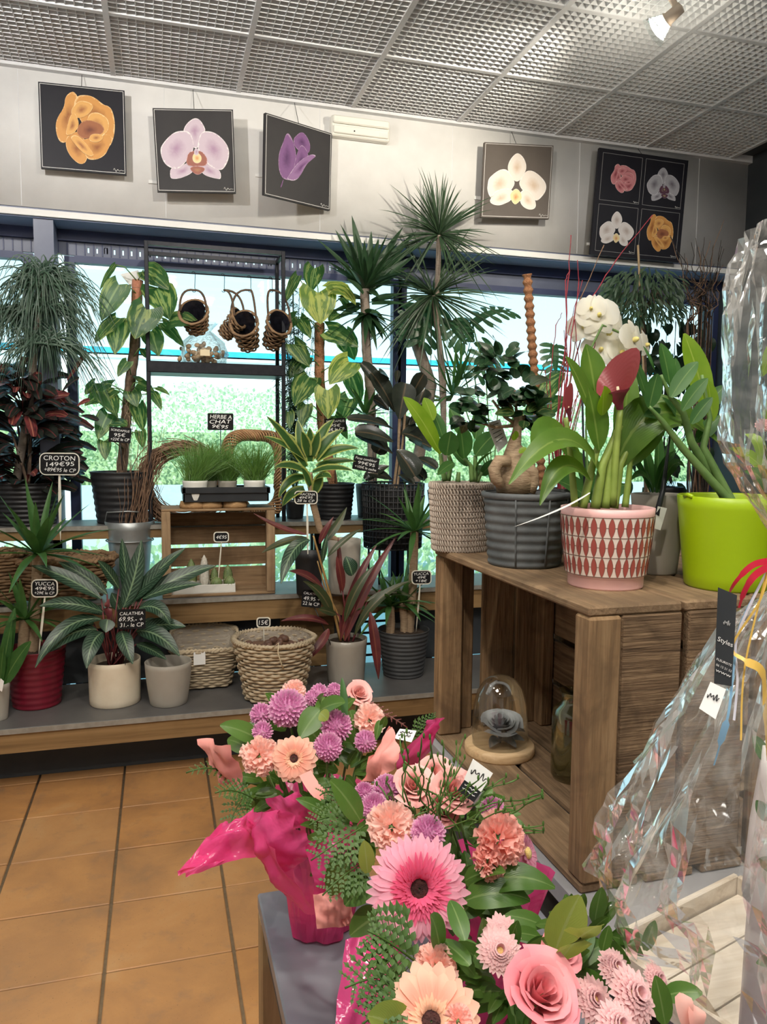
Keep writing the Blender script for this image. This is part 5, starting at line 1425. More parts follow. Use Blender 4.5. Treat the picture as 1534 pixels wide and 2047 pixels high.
def big_crate(x0, label, seed):
    rnd = random.Random(seed)
    x1 = x0+.335; y0, y1 = 1.112, 1.86; z0 = PL
    t = thing('wooden_crate', label, 'crate', ((x0+x1)/2, (y0+y1)/2, z0))
    ti = .018
    for a, b in ((x0, x0+.183), (x0+.192, x1)): MB().bx(a, b, y0+rnd.uniform(0, .006), y1, CT-.018+rnd.uniform(-.002, .0), CT, .004).build('top_plank', 'crate_y', t, False)
    for a, b in ((x0, x0+.115), (x0+.128, x0+.23), (x0+.245, x1)): MB().bx(a, b, y0, y1, z0, z0+.018, .004).build('bottom_plank', 'crate_y', t, False)
    for y in (y0, y1-.052):
        MB().bx(x0, x0+.062, y-(.004 if y == y0 else 0), y+.048, z0+.018, CT-.018, .005).build('corner_post', 'crate_z', t, False)
    xs_ = ((x0+.0635, x0+.183), (x0+.197, x1-.012))
    for a, b in xs_: MB().bx(a, b, y0, y0+ti, z0+.018, CT-.0185, .003).build('end_plank', 'crate_saw', t, False)
    for a, b in ((x0+.062, x0+.105), (x0+.132, x0+.222), (x0+.227, x0+.309)): MB().bx(a, b, y1-ti, y1, z0+.018, CT-.0185, .003).build('end_plank', 'crate_z', t, False)
    MB().bx(x1-.05, x1-.014, y0+ti, y0+ti+.04, z0+.018, CT-.0185, .004).build('corner_post', 'crate_z', t, False)
    MB().bx(x1-.05, x1-.014, y1-ti-.04, y1-ti, z0+.018, CT-.0185, .004).build('corner_post', 'crate_z', t, False)
    zq = (z0+.018, z0+.13, z0+.142, z0+.25, z0+.265, z0+.36, z0+.378, z0+.478)
    for j in range(4): MB().bx(x1-.012, x1, y0+.003, y1-.003, zq[2*j], zq[2*j+1], .003).build('back_plank', 'crate_y', t, False)
    return t
big_crate(.683, 'big weathered wooden crate on its side with a glass dome inside', 1)
big_crate(1.030, 'second big wooden crate standing behind the crate with the glass dome', 2)
# --- glass dome with a rose
filmmat('dome_glass', (.95, .97, .96), 1, .03, .06)
wood('pine_disc', (.56, .38, .20), (.68, .49, .29), (.36, .22, .11), 'x', 1.5, .6, .15, .2)
mat('rose_silver', (.30, .31, .32), (.58, .59, .60), 12, .4)
mat('leaf_silver', (.16, .16, .155), (.26, .26, .25), 30, .5)
fz = PL+.018
q = PZ(998, 1533, fz); s = dep(q)/F
c = V((q.x, q.y+72*s, fz))+V((ray(998, 1533).x/ray(998, 1533).y*72*s, 0, 0))
t = thing('glass_dome', 'clear glass dome on a round pine base inside the big crate', 'cloche', c)
MB().lathe([(.001, 0), (72*s, 0), (73*s, .004), (73*s, .018), (70*s, .022), (.001, .022)], c, 48).build('base', 'pine_disc', t)
rd = 57*s; zd = P(998, 1355, c.y-rd*.3).z-fz
MB().lathe([(rd, .022), (rd*1.02, .04), (rd*1.02, zd*.45), (rd*.98, zd*.6), (rd*.86, zd*.78), (rd*.62, zd*.92), (rd*.3, zd*.985), (.001, zd)], c, 48).build('dome', 'dome_glass', t)
def cup_petal(mb, c, ax, az, r0, r1, h, wdt, curl, mi=0, seed=0):
    # one rose petal wrapped around the axis
    def fn(u, v):
        a = az+(v-.5)*wdt*(.55+.45*math.sin(min(1, u*1.3)*math.pi/2))
        r = lerp(r0*.45, r1, u**.7)+curl*max(0, u-.7)**2*6*r1
        z = h*(u-.18*max(0, u-.78)*4*curl*2)-.12*h*(2*v-1)**2*u
        r += .05*r1*math.sin(v*9+seed)*u
        return V(c)+ax @ V((math.cos(a)*r, math.sin(a)*r, z))
    mb.sheet(fn, 6, 6, mi)
def axm(d): return V(d).to_track_quat('Z', 'Y').to_matrix()
def rose_mesh(c, d, r, seed=0, n=17):
    mb = MB(); ax = axm(d); rnd = random.Random(seed)
    for i in range(n):
        f = i/(n-1)
        cup_petal(mb, c, ax, i*2.4+rnd.uniform(-.2, .2), r*(.06+.35*f), r*(.14+.82*f), r*(1.25-.42*f), 2.6-.9*f, .12+.5*f, 0, i)
    return mb
rc = P(990, 1452, c.y); rc = V((c.x, c.y, fz+.05))
rose_mesh(rc, (-.1, -.35, 1), 33*s*1.15, 5).build('preserved_rose', 'rose_silver', t)
trunk(t, [c+V((0, 0, .022)), rc+V((0, 0, .01))], .004, 'leaf_silver', 6, 'stem', n=3)
for az in (-.4, -1.3, -2.4, .6): MB().leaf(c+V((0, 0, .03)), c+V((math.cos(az)*.03, math.sin(az)*.03, .045)), c+V((math.cos(az)*rd*.9, math.sin(az)*rd*.9, .03)), .014, 'ovate', (0, -.4, 1)).build('leaf', 'leaf_silver', t)
# --- green glass bottle vase
filmmat('green_glass', (.80, .84, .66), 1, .03, .06)
q = PZ(1142, 1575, fz); s = dep(q)/F; rv = 43*s
c = V((q.x, q.y+rv, fz))+V((ray(1142, 1575).x/ray(1142, 1575).y*rv, 0, 0)); hv = P(1142, 1381, c.y).z-fz
o = MB().lathe([(.001, .003), (rv*.9, .003), (rv, .012), (rv, hv*.72), (rv*.92, hv*.80), (rv*.62, hv*.86), (rv*.58, hv*.93), (rv*.66, hv*.985), (rv*.72, hv), (rv*.6, hv*.99), (rv*.52, hv*.93), (rv*.56, hv*.86), (rv*.86, hv*.8), (rv*.93, hv*.7), (rv*.93, .02), (.001, .012)], c, 40).build('glass_vase', 'green_glass')
tag(o, 'olive green glass bottle vase beside the dome in the big crate', 'vase')
# ================================================================ pots on the crates
# --- knit pot with broad leaves
def crate_pot(x, yb, yt, wt, wb): return potgeo(x, yb, yt, wt, wb, CT)
c, rb, rt, h = crate_pot(920, 1106, 968, 128, 112)
t = thing('potted_zz_plant', 'broad leaved plant in a beige knitted texture pot at the crate end', 'plant', c)
pot(t, c, rb, rt-.004, h, 'pot_knit', soil=.02)
mb = MB(); nr = 12; nk = 30
for j in range(nr):
    u = (j+.5)/nr; r = lerp(rb, rt, u)+.001
    for w_ in (0, 1):
        pts = []
        for k in range(nk*6+1):
            an = 6.2832*k/(nk*6); ph = an*nk+w_*math.pi
            pts.append(c+V((math.cos(an)*(r+.0030*math.sin(ph)), math.sin(an)*(r+.0030*math.sin(ph)), h*u+h/nr*.52*math.cos(ph))))
        mb.tube(pts, .0021, 4, False)
mb.build('knit_relief', 'pot_knit', t)
ZL = [(1060, 420, 815, 45, 70, 0, -.02, 930, 160, 'lf_zz_lime'), (1010, 200, 950, 50, 46, .02, .03, 'lf_zz_lime'), (1100, 430, 1130, 270, 70, -.03, -.05), (1215, 450, 1190, 235, 85, -.02, -.03), (1290, 430, 1430, 280, 62), (1240, 500, 1120, 380, 45, .03, .03), (1290, 520, 1420, 400, 52), (1150, 480, 1040, 560, 36, -.03, -.06), (1080, 330, 1010, 140, 50, .03, .05), (1290, 320, 1330, 110, 50, .05, .06, ), (1200, 300, 1120, 120, 50, .05, .07), (1330, 560, 1440, 470, 44), (1260, 540, 1400, 540, 40)]
lvs(t, ZL, c.y, k6b, 'lf_zz', 'zz', .2)
for pts in ([(1090, 600), (1070, 500), (1060, 420)], [(1110, 600), (1130, 480), (1115, 430)], [(1270, 605), (1260, 500), (1215, 450)], [(1290, 605), (1290, 430)], [(1175, 605), (1180, 540)], [(1300, 605), (1330, 540)]):
    trunk(t, [P(*k6b(x, y), c.y) for x, y in pts], (.007, .005), 'stem_green', 7, 'stem', n=4)
# --- ficus ginseng
c, rb, rt, h = crate_pot(1047, 1140, 990, 174, 150)
t = thing('ficus_bonsai', 'ficus bonsai with a swollen root in a slate grey corrugated pot', 'plant', c)
pot(t, c, rb, rt, h, 'pot_slate', soil=.012, rib=.0016, nrib=8)
for an in (-2.25, -1.45, -.7): MB().tube([c+V((math.cos(an)*lerp(rb, rt, u)*1.015, math.sin(an)*lerp(rb, rt, u)*1.015, h*u)) for u in (.02, .25, .5, .75, .94)], .0022, 6).build('seam', 'pot_slate', t)
MB().lathe([(rt+.002, h-.012), (rt+.005, h-.008), (rt+.005, h), (rt-.004, h+.001)], c, 40).build('pot_rim', 'pot_slate', t)
mat('root_skin', (.26, .17, .10), (.40, .29, .18), 50, .7, bump=.5, stretch=(1, 1, 4))
s = dep(c)/F
rp_ = [(1032, 985), (1030, 955), (1036, 920), (1028, 890), (1034, 862), (1040, 820)]
MB().tube([P(x, y, c.y-.01) for x, y in rp_], [38*s, 40*s, 33*s, 14*s, 9*s, 6*s], 14).build('swollen_root', 'root_skin', t)
MB().tube([P(x, y, c.y-.04) for x, y in ((1018, 922), (998, 922), (988, 938), (992, 958), (1004, 972))], [12*s, 13*s, 12*s, 11*s, 9*s], 10).build('looped_root', 'root_skin', t)
MB().tube([P(x, y, c.y-.04) for x, y in ((1048, 930), (1064, 945), (1066, 965), (1060, 985))], [14*s, 13*s, 12*s, 10*s], 10).build('side_root', 'root_skin', t)
rnd = random.Random(17)
for i, (x, y, rx, ry, n) in enumerate(((985, 800, 70, 50, 30), (1050, 825, 55, 48, 28), (1003, 722, 48, 42, 20), (940, 830, 40, 34, 14), (1030, 770, 56, 44, 20))):
    for j in range(n):
        a_ = rnd.random()*6.283; rr = math.sqrt(rnd.random())
        bx, by = x+math.cos(a_)*rx*rr*.6, y+math.sin(a_)*ry*rr*.6
        dx, dy = math.cos(a_)*rnd.uniform(26, 40), math.sin(a_)*rnd.uniform(12, 26)-rnd.uniform(-4, 14)
        lvs(t, [(bx, by, bx+dx, by+dy, rnd.uniform(11, 15), rnd.uniform(-.07, .07), rnd.uniform(-.1, .07), 'lf_pothos' if i == 1 and j % 5 == 0 else 'lf_ficus')], c.y, None, 'lf_ficus', 'ovate', .15, nu=6)
for e in ((985, 800), (1050, 830), (1003, 745), (945, 840), (1030, 780)):
    trunk(t, [P(1036, 850, c.y), lerp(P(1036, 850, c.y), P(*e, c.y), .5)+V((0, 0, -.01)), P(*e, c.y)], (.005, .0025), 'bark_tan', 6, 'branch', n=4)
lvs(t, [(1028, 880, 1030, 862, 9, -.05, -.06), (1038, 905, 1054, 898, 8, -.05, -.06)], c.y, None, 'lf_zz_lime', 'round', name='leaf')
q = [P(973, 846, c.y+.05), P(1000, 838, c.y+.05), P(1016, 885, c.y+.04), P(996, 905, c.y+.04)]
MB().add(q+[p+V((0, .0015, 0)) for p in q], [(0, 1, 2, 3), (7, 6, 5, 4), (0, 4, 5, 1), (1, 5, 6, 2), (2, 6, 7, 3), (3, 7, 4, 0)]).build('care_card', 'paper_white', t, False)
mb = MB()
for i in range(5):
    u = .12+.14*i; a_ = lerp(lerp(q[0], q[3], u), lerp(q[1], q[2], u), .15); b_ = lerp(lerp(q[0], q[3], u), lerp(q[1], q[2], u), .8)
    mb.bar(a_+V((0, -.001, 0)), b_+V((0, -.001, 0)), .0012, .001, V((0, 1, 0)))
mb.build('card_print', 'wire', t, False)
# --- calla lily in the pink patterned pot
c, rb, rt, h = crate_pot(1209, 1184, 1022, 190, 152)
t = thing('potted_calla_lily', 'maroon calla lily in a pink pot with a leaf shaped pattern', 'plant', c)
CCL = c.copy()
pz = [(.001, 0), (rb, 0), (rb+.001, .003), (rb+.0015, h*.145), (rb+.005, h*.16), (lerp(rb, rt, .5)+.003, h*.5), (rt, h*.92), (rt+.0005, h), (rt-.005, h+.001), (rt-.006, h-.01), (rb, h*.3)]
MB().lathe(pz, c, 64).build('pot', 'pot_pink', t)
MB().lathe([(.001, h-.02), (rt-.007, h-.022)], c, 24).build('soil', 'soil', t)
mat('glaze_cream', (.82, .70, .62), None, 3, .35)
mat('glaze_rust', (.36, .075, .06), (.40, .09, .07), 8, .35)
mat('glaze_line', (.20, .12, .09), None, 3, .4)
def pr_(z):   # wall radius at height fraction
    return lerp(rb+.005, lerp(rb, rt, .5)+.003, (z-.16)/.34) if z < .5 else lerp(lerp(rb, rt, .5)+.003, rt, (z-.5)/.42)
MB().lathe([(pr_(z)+.0006, h*z) for z in (.17, .3, .5, .7, .905)], c, 64).build('cream_band', 'glaze_cream', t)
NP = 34; mbl = MB(); mbr = MB()
zr_ = [.905, .66, .415, .17]
for z in zr_: mbl.tube([c+V((math.cos(k*.0982)*(pr_(z)+.0006), math.sin(k*.0982)*(pr_(z)+.0006), h*z)) for k in range(65)], .0009, 4, False)
for j in range(3):
    z0_, z1_ = zr_[j+1], zr_[j]
    zm_ = (z0_+z1_)/2
    mbl.tube([c+V((math.cos(k*.0982)*(pr_(zm_)+.0006), math.sin(k*.0982)*(pr_(zm_)+.0006), h*zm_)) for k in range(65)], .0007, 4, False)
    for i in range(NP):
        an = 6.2832*i/NP
        def fn(u, v, an=an, z0_=z0_, z1_=z1_, e=0.0, o=.0016):
            hw = (math.sin(math.pi*u)**.9*.34+e)*6.2832/NP
            z = lerp(z0_, z1_, u); a2 = an+(v-.5)*2*hw; r = pr_(z)+o
            return c+V((math.cos(a2)*r, math.sin(a2)*r, h*z))
        mbl.sheet(lambda u, v: fn(u, v, e=.05, o=.0011), 6, 2)
        mbr.sheet(lambda u, v: fn(u, v), 6, 2)
mbl.build('pattern_lines', 'glaze_line', t); mbr.build('leaf_pattern', 'glaze_rust', t)
Yc = c.y
CL = [(1225, 950, 1443, 890, 44, 0, -.04, 1290, 730), (1205, 960, 1018, 968, 27, 0, -.12, 1140, 790), (1150, 900, 1066, 905, 34, -.02, -.08, 1090, 825), (1192, 800, 1172, 688, 30, .02, .03), (1185, 830, 1131, 712, 21, .02, 0), (1198, 900, 1176, 775, 32, -.02, -.03), (1240, 910, 1262, 730, 26, .04, .06), (1205, 830, 1208, 772, 20, -.03, -.06, 'lf_zz_lime'), (1262, 930, 1330, 800, 34, .03, .04), (1180, 960, 1080, 1010, 22, -.02, -.1, 1120, 880), (1245, 920, 1390, 860, 30, .04, .06, 1310, 800), (1165, 950, 1095, 850, 26, .04, .05)]
lvs(t, CL, Yc, None, 'lf_calla', 'lance', .25, nu=12)
for pts, r_ in (([(1165, 1015), (1185, 930), (1205, 860)], .0085), ([(1190, 1016), (1205, 930), (1240, 850)], .010), ([(1228, 1016), (1240, 930), (1265, 880)], .0085), ([(1150, 1012), (1142, 920), (1132, 835)], .007), ([(1210, 1016), (1220, 930), (1232, 860)], .009), ([(1250, 1014), (1258, 950), (1262, 900)], .007)):
    trunk(t, [P(x, y, Yc-.01) for x, y in pts], (r_, r_*.65), 'stem_calla', 9, 'stem', n=6) if 'stem_calla' in MATS else (mat('stem_calla', (.20, .29, .05), (.29, .38, .08), 20, .45), trunk(t, [P(x, y, Yc-.01) for x, y in pts], (r_, r_*.65), 'stem_calla', 9, 'stem', n=6))
# spathes
leafmat('spathe', (.16, .018, .05), (.28, .05, .085), back=(.26, .045, .05), trans=.15, rough=.4)
def spathe(t, base, top, s_, flare=1):
    base, top = V(base), V(top); d = (top-base).normalized(); ax = axm(d); L = (top-base).length
    mb = MB()
    def fn(u, v):
        a = (v*1.12)*6.2832-1.2; front = .5+.5*math.cos(a+1.57)
        r = s_*(.20+1.0*u**1.8*flare)*(1+.15*v)
        da = (a-.9+math.pi) % 6.2832-math.pi; tipf = math.exp(-da*da*2.2)*u**3
        r *= 1+.30*tipf+.10*u*u*math.sin(a*3+.6)
        z = L*(u*(.55+.70*(1-front)**1.6)+.38*tipf+.05*u*u*math.sin(a*4))
        lean = .35*u*u*(1-front)*s_
        return base+ax @ V((math.cos(a)*r, math.sin(a)*r-lean, z))
    mb.sheet(fn, 12, 30)
    mb.build('spathe', 'spathe', t)
    MB().tube([base+d*L*.2, base+d*L*.6], [s_*.14, s_*.08], 8).build('spadix', 'raffia', t)
spathe(t, P(1240, 818, Yc-.02), P(1232, 742, Yc-.03), .030)
spathe(t, P(1140, 842, Yc-.03), P(1136, 792, Yc-.04), .012, .5)
trunk(t, [P(1225, 1010, Yc-.015), P(1232, 900, Yc-.02), P(1240, 820, Yc-.02)], (.008, .006), 'stem_calla', 8, 'flower_stem', n=5)
# drooping label stick
MB().leaf(P(1180, 985, Yc-.09), P(1130, 1020, Yc-.12), P(1025, 1054, Yc-.16), .0022, 'sword', (0, -.5, 1), nu=8).build('plant_label', 'plastic_white', t)
# --- zz plant in the lime pot
c, rb, rt, h = crate_pot(1452, 1190, 1000, 214, 172)
t = thing('potted_zz_plant', 'zz plant with upright glossy leaves in a lime green pot', 'plant', c)
pot(t, c, rb, rt, h, 'pot_lime', soil=.03, wall=.004)
MB().tube([c+V((-rt*.98, -.012, h)), c+V((-rt*.99, .0, h+.003)), c+V((-rt*.98, .012, h))], .004, 6).build('rim_tab', 'pot_lime', t)
k7 = K(1140, 420, 3.792)
ZR = [(760, 1340, 690, 1010, 88, .0, .02), (765, 1420, 970, 1150, 66, -.02, -.02), (850, 1520, 1045, 1275, 58, -.04, -.05), (600, 1490, 470, 1110, 54, .02, .04), (600, 1500, 665, 1240, 66, 0, -.01), (1040, 1520, 865, 935, 105, .04, .07, 'lf_zz_lime'), (1080, 1600, 1045, 1290, 66, .0, .0, 'lf_zz_lime'), (640, 1210, 555, 1030, 14, .04, .05), (920, 1620, 1080, 1420, 52, -.05, -.06), (800, 1420, 800, 1120, 50, .05, .06), (860, 1640, 700, 1420, 60, .03, .04), (960, 1760, 1150, 1560, 60, .03, .03), (740, 1560, 560, 1560, 54, .04, .03), (1000, 1560, 1180, 1330, 60, .05, .06), (900, 1420, 980, 1180, 60, .06, .08)]
lvs(t, ZR, c.y, k7, 'lf_zz', 'zz', .18)
for pts in ([(960, 2080), (920, 1760), (860, 1540), (765, 1420), (690, 1250)], [(1000, 2080), (1010, 1800), (1060, 1580), (1000, 1250)], [(930, 2080), (850, 1800), (700, 1600), (600, 1490)]):
    trunk(t, [c+V((random.uniform(-.03, .03), random.uniform(-.03, .02), h-.05))]+[P(*k7(x, y), c.y) for x, y in pts[1:]], (.009, .003), 'stem_green', 9, 'stem', n=5)
# --- plant in the taupe pot with black tag
c, rb, rt, h = crate_pot(1312, 1152, 992, 112, 80)
t = thing('potted_plant', 'strap leaved plant in a taupe pot between the pink and lime pots', 'plant', c)
pot(t, c, rb, rt, h, 'pot_taupe', soil=.012)
lvs(t, [(1310, 985, 1262, 960, 9, 0, -.05, 1285, 925), (1312, 985, 1352, 900, 12, 0, 0, 1320, 930), (1305, 985, 1285, 880, 12, .02, .04), (1318, 985, 1370, 935, 11, 0, -.04, 1345, 900), (1314, 985, 1318, 860, 13, .02, .04), (1300, 985, 1250, 920, 11, .02, .03, 1270, 900), (1322, 985, 1345, 870, 12, .04, .05), (1308, 985, 1290, 940, 9, -.04, -.07)], c.y, None, 'lf_zz', 'lance', .3)
q = [P(1338, 868, c.y-.07), P(1344, 870, c.y-.07), P(1320, 1058, c.y-.09), P(1306, 1058, c.y-.09), P(1322, 990, c.y-.08)]
MB().tube([P(1340, 868, c.y-.06), P(1326, 980, c.y-.075), P(1313, 1030, c.y-.09)], [.002, .006, .007], 4).build('hang_tag', 'plastic_black', t)
q = [P(1316, 1012, c.y-.092), P(1334, 1016, c.y-.092), P(1321, 1060, c.y-.092), P(1306, 1056, c.y-.092)]
MB().add(q+[p+V((0, .001, 0)) for p in q], [(0, 1, 2, 3), (7, 6, 5, 4), (0, 4, 5, 1), (1, 5, 6, 2), (2, 6, 7, 3), (3, 7, 4, 0)]).build('price_card', 'plastic_white', t, False)
# --- white orchid
leafmat('orchid_petal', (.80, .77, .66), (.86, .84, .76), trans=.35, rough=.5, tip=.75, tcol=(.88, .86, .80))
mat('orchid_lip', (.80, .66, .16), (.84, .74, .30), 20, .5)
c = V((0, 0, 0)); q = PZ(1190, 1120, CT); c = V((q.x+.035, q.y+.09, CT))
t = thing('potted_orchid', 'white moth orchid standing behind the calla lily', 'plant', c)
pot(t, c, .045, .058, .11, 'pot_black', soil=.01, soilm='moss')
def orchid(t, p, d, r, seed=0):
    ax = axm(d); p = V(p); n = V(d).normalized()
    for az, w_, l, pf in ((1.57, .42, 1.0, 'ovate'), (.25, .62, 1.05, 'round'), (2.89, .62, 1.05, 'round'), (-.85, .38, .95, 'ovate'), (-2.3, .38, .95, 'ovate')):
        az += random.Random(seed+int(az*9)).uniform(-.12, .12); e = ax @ V((math.cos(az), math.sin(az), 0))
        MB().leaf(p+n*.002*(1 if pf == 'round' else 0), p+e*r*l*.55+n*r*.18, p+e*r*l-n*r*.1, r*w_, pf, n, .05, 8, 4, .05, .1, seed).build('petal', 'orchid_petal', t)
    MB().ell(p+n*r*.15, r*.12, r*.14, r*.2, 8, 6, ax=ax).build('lip', 'orchid_lip', t)
OY = c.y
for i, (x, y, r_, dx) in enumerate(((1196, 632, 44, -.3), (1168, 655, 36, -.8), (1214, 668, 40, .2), (1265, 680, 42, .5), (1200, 700, 38, -.2), (1228, 640, 30, .4), (1182, 618, 30, -.5), (1240, 705, 34, .3), (1290, 690, 30, .8))):
    p = P(x, y, OY+.02*(i % 3)); orchid(t, p, (dx, -1, .15), r_*dep(p)/F, i)
MB().leaf(P(1182, 628, OY), P(1186, 604, OY), P(1190, 588, OY), .008, 'ovate', (0, -1, 0)).build('bud', 'orchid_petal', t)
trunk(t, [c+V((0, 0, .1)), P(1172, 860, OY), P(1180, 700, OY), P(1205, 650, OY-.01), P(1265, 676, OY)], .003, 'stem_green', 6, 'flower_stem', n=6)
trunk(t, [c+V((-.01, 0, .09)), P(1163, 730, OY)], .003, 'plastic_black', 6, 'support_stick', n=3)
lvs(t, [(1180, 1000, 1110, 960, 26, 0, -.03), (1190, 1000, 1250, 970, 26, 0, .02), (1185, 1000, 1150, 900, 24, .03, .05)], OY, None, 'lf_zz', 'ovate')
# --- red dogwood twigs
c = V((PX(1130, 1000, .80).x, 1.70, CT)); c = P(1128, 1060, 1.70); c.z = CT
t = thing('twig_vase', 'dark vase behind the calla lily', 'vase', c)
pot(t, c, .035, .045, .16, 'pot_charcoal', soil=None)
tw = thing('red_twigs', 'red dogwood twigs in a dark vase behind the calla lily', 'branches', c+V((0, 0, .01)))
RT_ = [[(1110, 900), (1128, 720), (1136, 560), (1142, 470)], [(1120, 900), (1145, 740), (1180, 600), (1232, 520), (1305, 430)], [(1115, 900), (1140, 700), (1158, 570), (1155, 520)], [(1118, 900), (1140, 760), (1160, 600), (1208, 490)], [(1112, 900), (1135, 760), (1130, 560), (1140, 540)], [(1130, 900), (1160, 760), (1150, 640), (1168, 610)], [(1105, 900), (1100, 760), (1112, 650), (1124, 625)], [(1135, 900), (1165, 780), (1175, 690), (1160, 660)], [(1110, 900), (1118, 760), (1140, 650), (1165, 560)], [(1135, 900), (1190, 700), (1188, 650)], [(1120, 900), (1132, 720), (1128, 660)], [(1140, 900), (1175, 760), (1228, 700), (1232, 640)], [(1098, 900), (1096, 800), (1090, 740)], [(1125, 900), (1150, 800), (1172, 770)]]
for i, pts in enumerate(RT_):
    pp = [c+V((random.uniform(-.02, .02), random.uniform(-.02, .02), .02))]+[P(x, y, 1.70+(.05*math.sin(i*2))*(j+1)/len(pts)) for j, (x, y) in enumerate(pts)]
    full = []
    for j in range(len(pp)-1): full += [lerp(pp[j], pp[j+1], u/5)+V((random.gauss(0, .0012), 0, 0)) for u in range(5)]
    full.append(pp[-1]); n_ = len(full)
    MB().tube(full, [(.0025 if i < 5 else .0019)*(1-.65*u/n_)*(1.35 if u % 5 == 0 and u > 4 else 1) for u in range(n_)], 6).build('twig', 'twig_red' if i % 4 != 3 else 'twig_brown', tw)
# --- weeping fig and willow behind, standing on the middle step
pb = P(1290, 1150, 3.92); pb.z = Z2
t = thing('weeping_fig', 'tall weeping fig with a bamboo stake near the dark side wall', 'plant', pb)
pot(t, pb, .11, .13, .2, 'pot_black')
cr = P(1285, 600, 3.92)
trunk(t, [pb+V((0, 0, .18)), P(1292, 800, 3.92), cr], (.016, .008), 'bark_dark')
mat('bamboo', (.48, .34, .19), (.58, .42, .25), 20, .6)
trunk(t, [pb+V((.02, -.02, .15)), P(1276, 490, 3.88)], .006, 'bamboo', 8, 'stake', n=20, rings=.06)
rnd = random.Random(23); mb = MB()
for i in range(620):
    an = rnd.random()*6.283; rr = math.sqrt(rnd.random())
    p = cr+V((math.cos(an)*rr*.23, math.sin(an)*rr*.16, rnd.uniform(-.14, .20)*(1.1-rr*.5))); d = V((math.cos(an)*.5+rnd.gauss(0, .3), math.sin(an)*.3, -rnd.uniform(.3, 1))).normalized(); L = rnd.uniform(.05, .085)
    mb.leaf(p, p+d*L*.5+V((math.cos(an)*.012, 0, .012)), p+d*L, .0072, 'lance', V((rnd.gauss(0, .4), -1, .5)), .2, 4, 2)
mb.build('foliage', 'lf_fig', t)['kind'] = 'stuff'
mb = MB()
for i in range(26):
    an = rnd.random()*6.283; mb.tube([cr+V((0, 0, -.1)), cr+V((math.cos(an)*.1, math.sin(an)*.08, .06)), cr+V((math.cos(an)*.2, math.sin(an)*.14, -.05))], .0022, 4)
mb.build('branch', 'bark_dark', t)
pi = P(1330, 1000, 4.2); pi.z = Z3
t = thing('potted_ivy', 'dark climbing ivy silhouetted in the window behind the lime pot', 'plant', pi)
pot(t, pi, .09, .11, .16, 'pot_black')
mb = MB()
for i in range(150):
    x = rnd.uniform(1235, 1420); y = rnd.gauss(715, 45) if i % 3 else rnd.uniform(700, 980)
    p = P(x, min(max(y, 650), 985), 4.2+rnd.uniform(-.06, .06)); d = V((rnd.gauss(0, .7), 0, -1)).normalized(); L = rnd.uniform(.05, .09)
    MB().leaf(p, p+d*L*.5+V((0, -.02, .01)), p+d*L, L*.45, 'heart', V((rnd.gauss(0, .4), -1, .2)), .1, 5, 2).build('leaf', 'lf_ivy', t)
for i in range(26):
    e = P(rnd.uniform(1235, 1430), rnd.uniform(640, 760), 4.2+rnd.uniform(-.05, .05))
    mb.tube(curly(pi+V((rnd.uniform(-.06, .06), 0, .15)), e, 16, .03, i), .0022, 4)
mb.build('stem', 'twig_dark', t)
pw_ = P(1392, 1150, 3.92); pw_.z = Z2
t = thing('willow_vase', 'tall dark vase holding curly willow near the dark side wall', 'vase', pw_)
pot(t, pw_, .06, .08, .35, 'pot_charcoal', soil=None)
tw = thing('curly_willow', 'dark curly willow branches in the tall vase against the wall', 'branches', pw_+V((0, 0, .02)))
for i in range(44):
    a = pw_+V((rnd.uniform(-.05, .05), rnd.uniform(-.05, .05), .05))
    m_ = P(rnd.uniform(1368, 1425), rnd.uniform(590, 660), 3.92+rnd.uniform(-.04, .04))
    e = P(rnd.uniform(1335, 1450), rnd.uniform(470, 560), 3.92+rnd.uniform(-.08, .08))
    if i == 0: e = P(1448, 440, 3.9)
    pts = curly(a, m_, 12, .012, i)+curly(m_, e, 12, .03, i+90)[1:]
    MB().tube(pts, [.0042*(1-.8*u/len(pts))+.0006 for u in range(len(pts))], 5).build('twig', 'twig_dark' if i % 3 else 'twig_brown', tw)
# ================================================================ bouquets on the low table
EXTRA_TEXT = []
leafmat('pt_peach', (.84, .42, .30), (.90, .50, .38), trans=.3, rough=.6, spec=.2, tip=.5, tcol=(.92, .58, .45))
leafmat('pt_peach_in', (.90, .55, .36), (.92, .60, .42), trans=.2, rough=.7, spec=.2)
leafmat('pt_pink', (.80, .14, .30), (.86, .22, .38), trans=.3, rough=.6, spec=.2, tip=.35, tcol=(.90, .46, .58))
leafmat('pt_pink_in', (.78, .09, .22), (.84, .16, .30), trans=.2, rough=.7, spec=.2)
leafmat('pt_carn', (.88, .57, .50), (.94, .69, .62), trans=.3, rough=.7, spec=.15)
leafmat('pt_carn_salmon', (.86, .45, .39), (.92, .57, .51), trans=.3, rough=.7, spec=.15)
leafmat('pt_lilac', (.54, .17, .37), (.64, .26, .47), trans=.2, rough=.65, spec=.15, tip=.55, tcol=(.78, .46, .62))
leafmat('pt_mum', (.72, .38, .44), (.80, .50, .52), trans=.25, rough=.65, spec=.15, tip=.5, tcol=(.82, .55, .55))
leafmat('pt_daisy', (.66, .26, .40), (.74, .36, .48), trans=.3, rough=.6, spec=.15)
mat('pt_rose', (.84, .36, .34), (.90, .46, .42), 14, .55)
mat('pt_rose_deep', (.80, .20, .26), (.88, .34, .36), 14, .55)
mat('disc_brown', (.035, .012, .012), (.09, .03, .025), 160, .9, bump=1)
mat('disc_yellow', (.78, .55, .16), (.84, .66, .28), 120, .8, bump=.8)
leafmat('lf_bouquet', (.05, .13, .02), (.10, .20, .035), rib=(.17, .27, .08), ribw=.05, trans=.25, rough=.35)
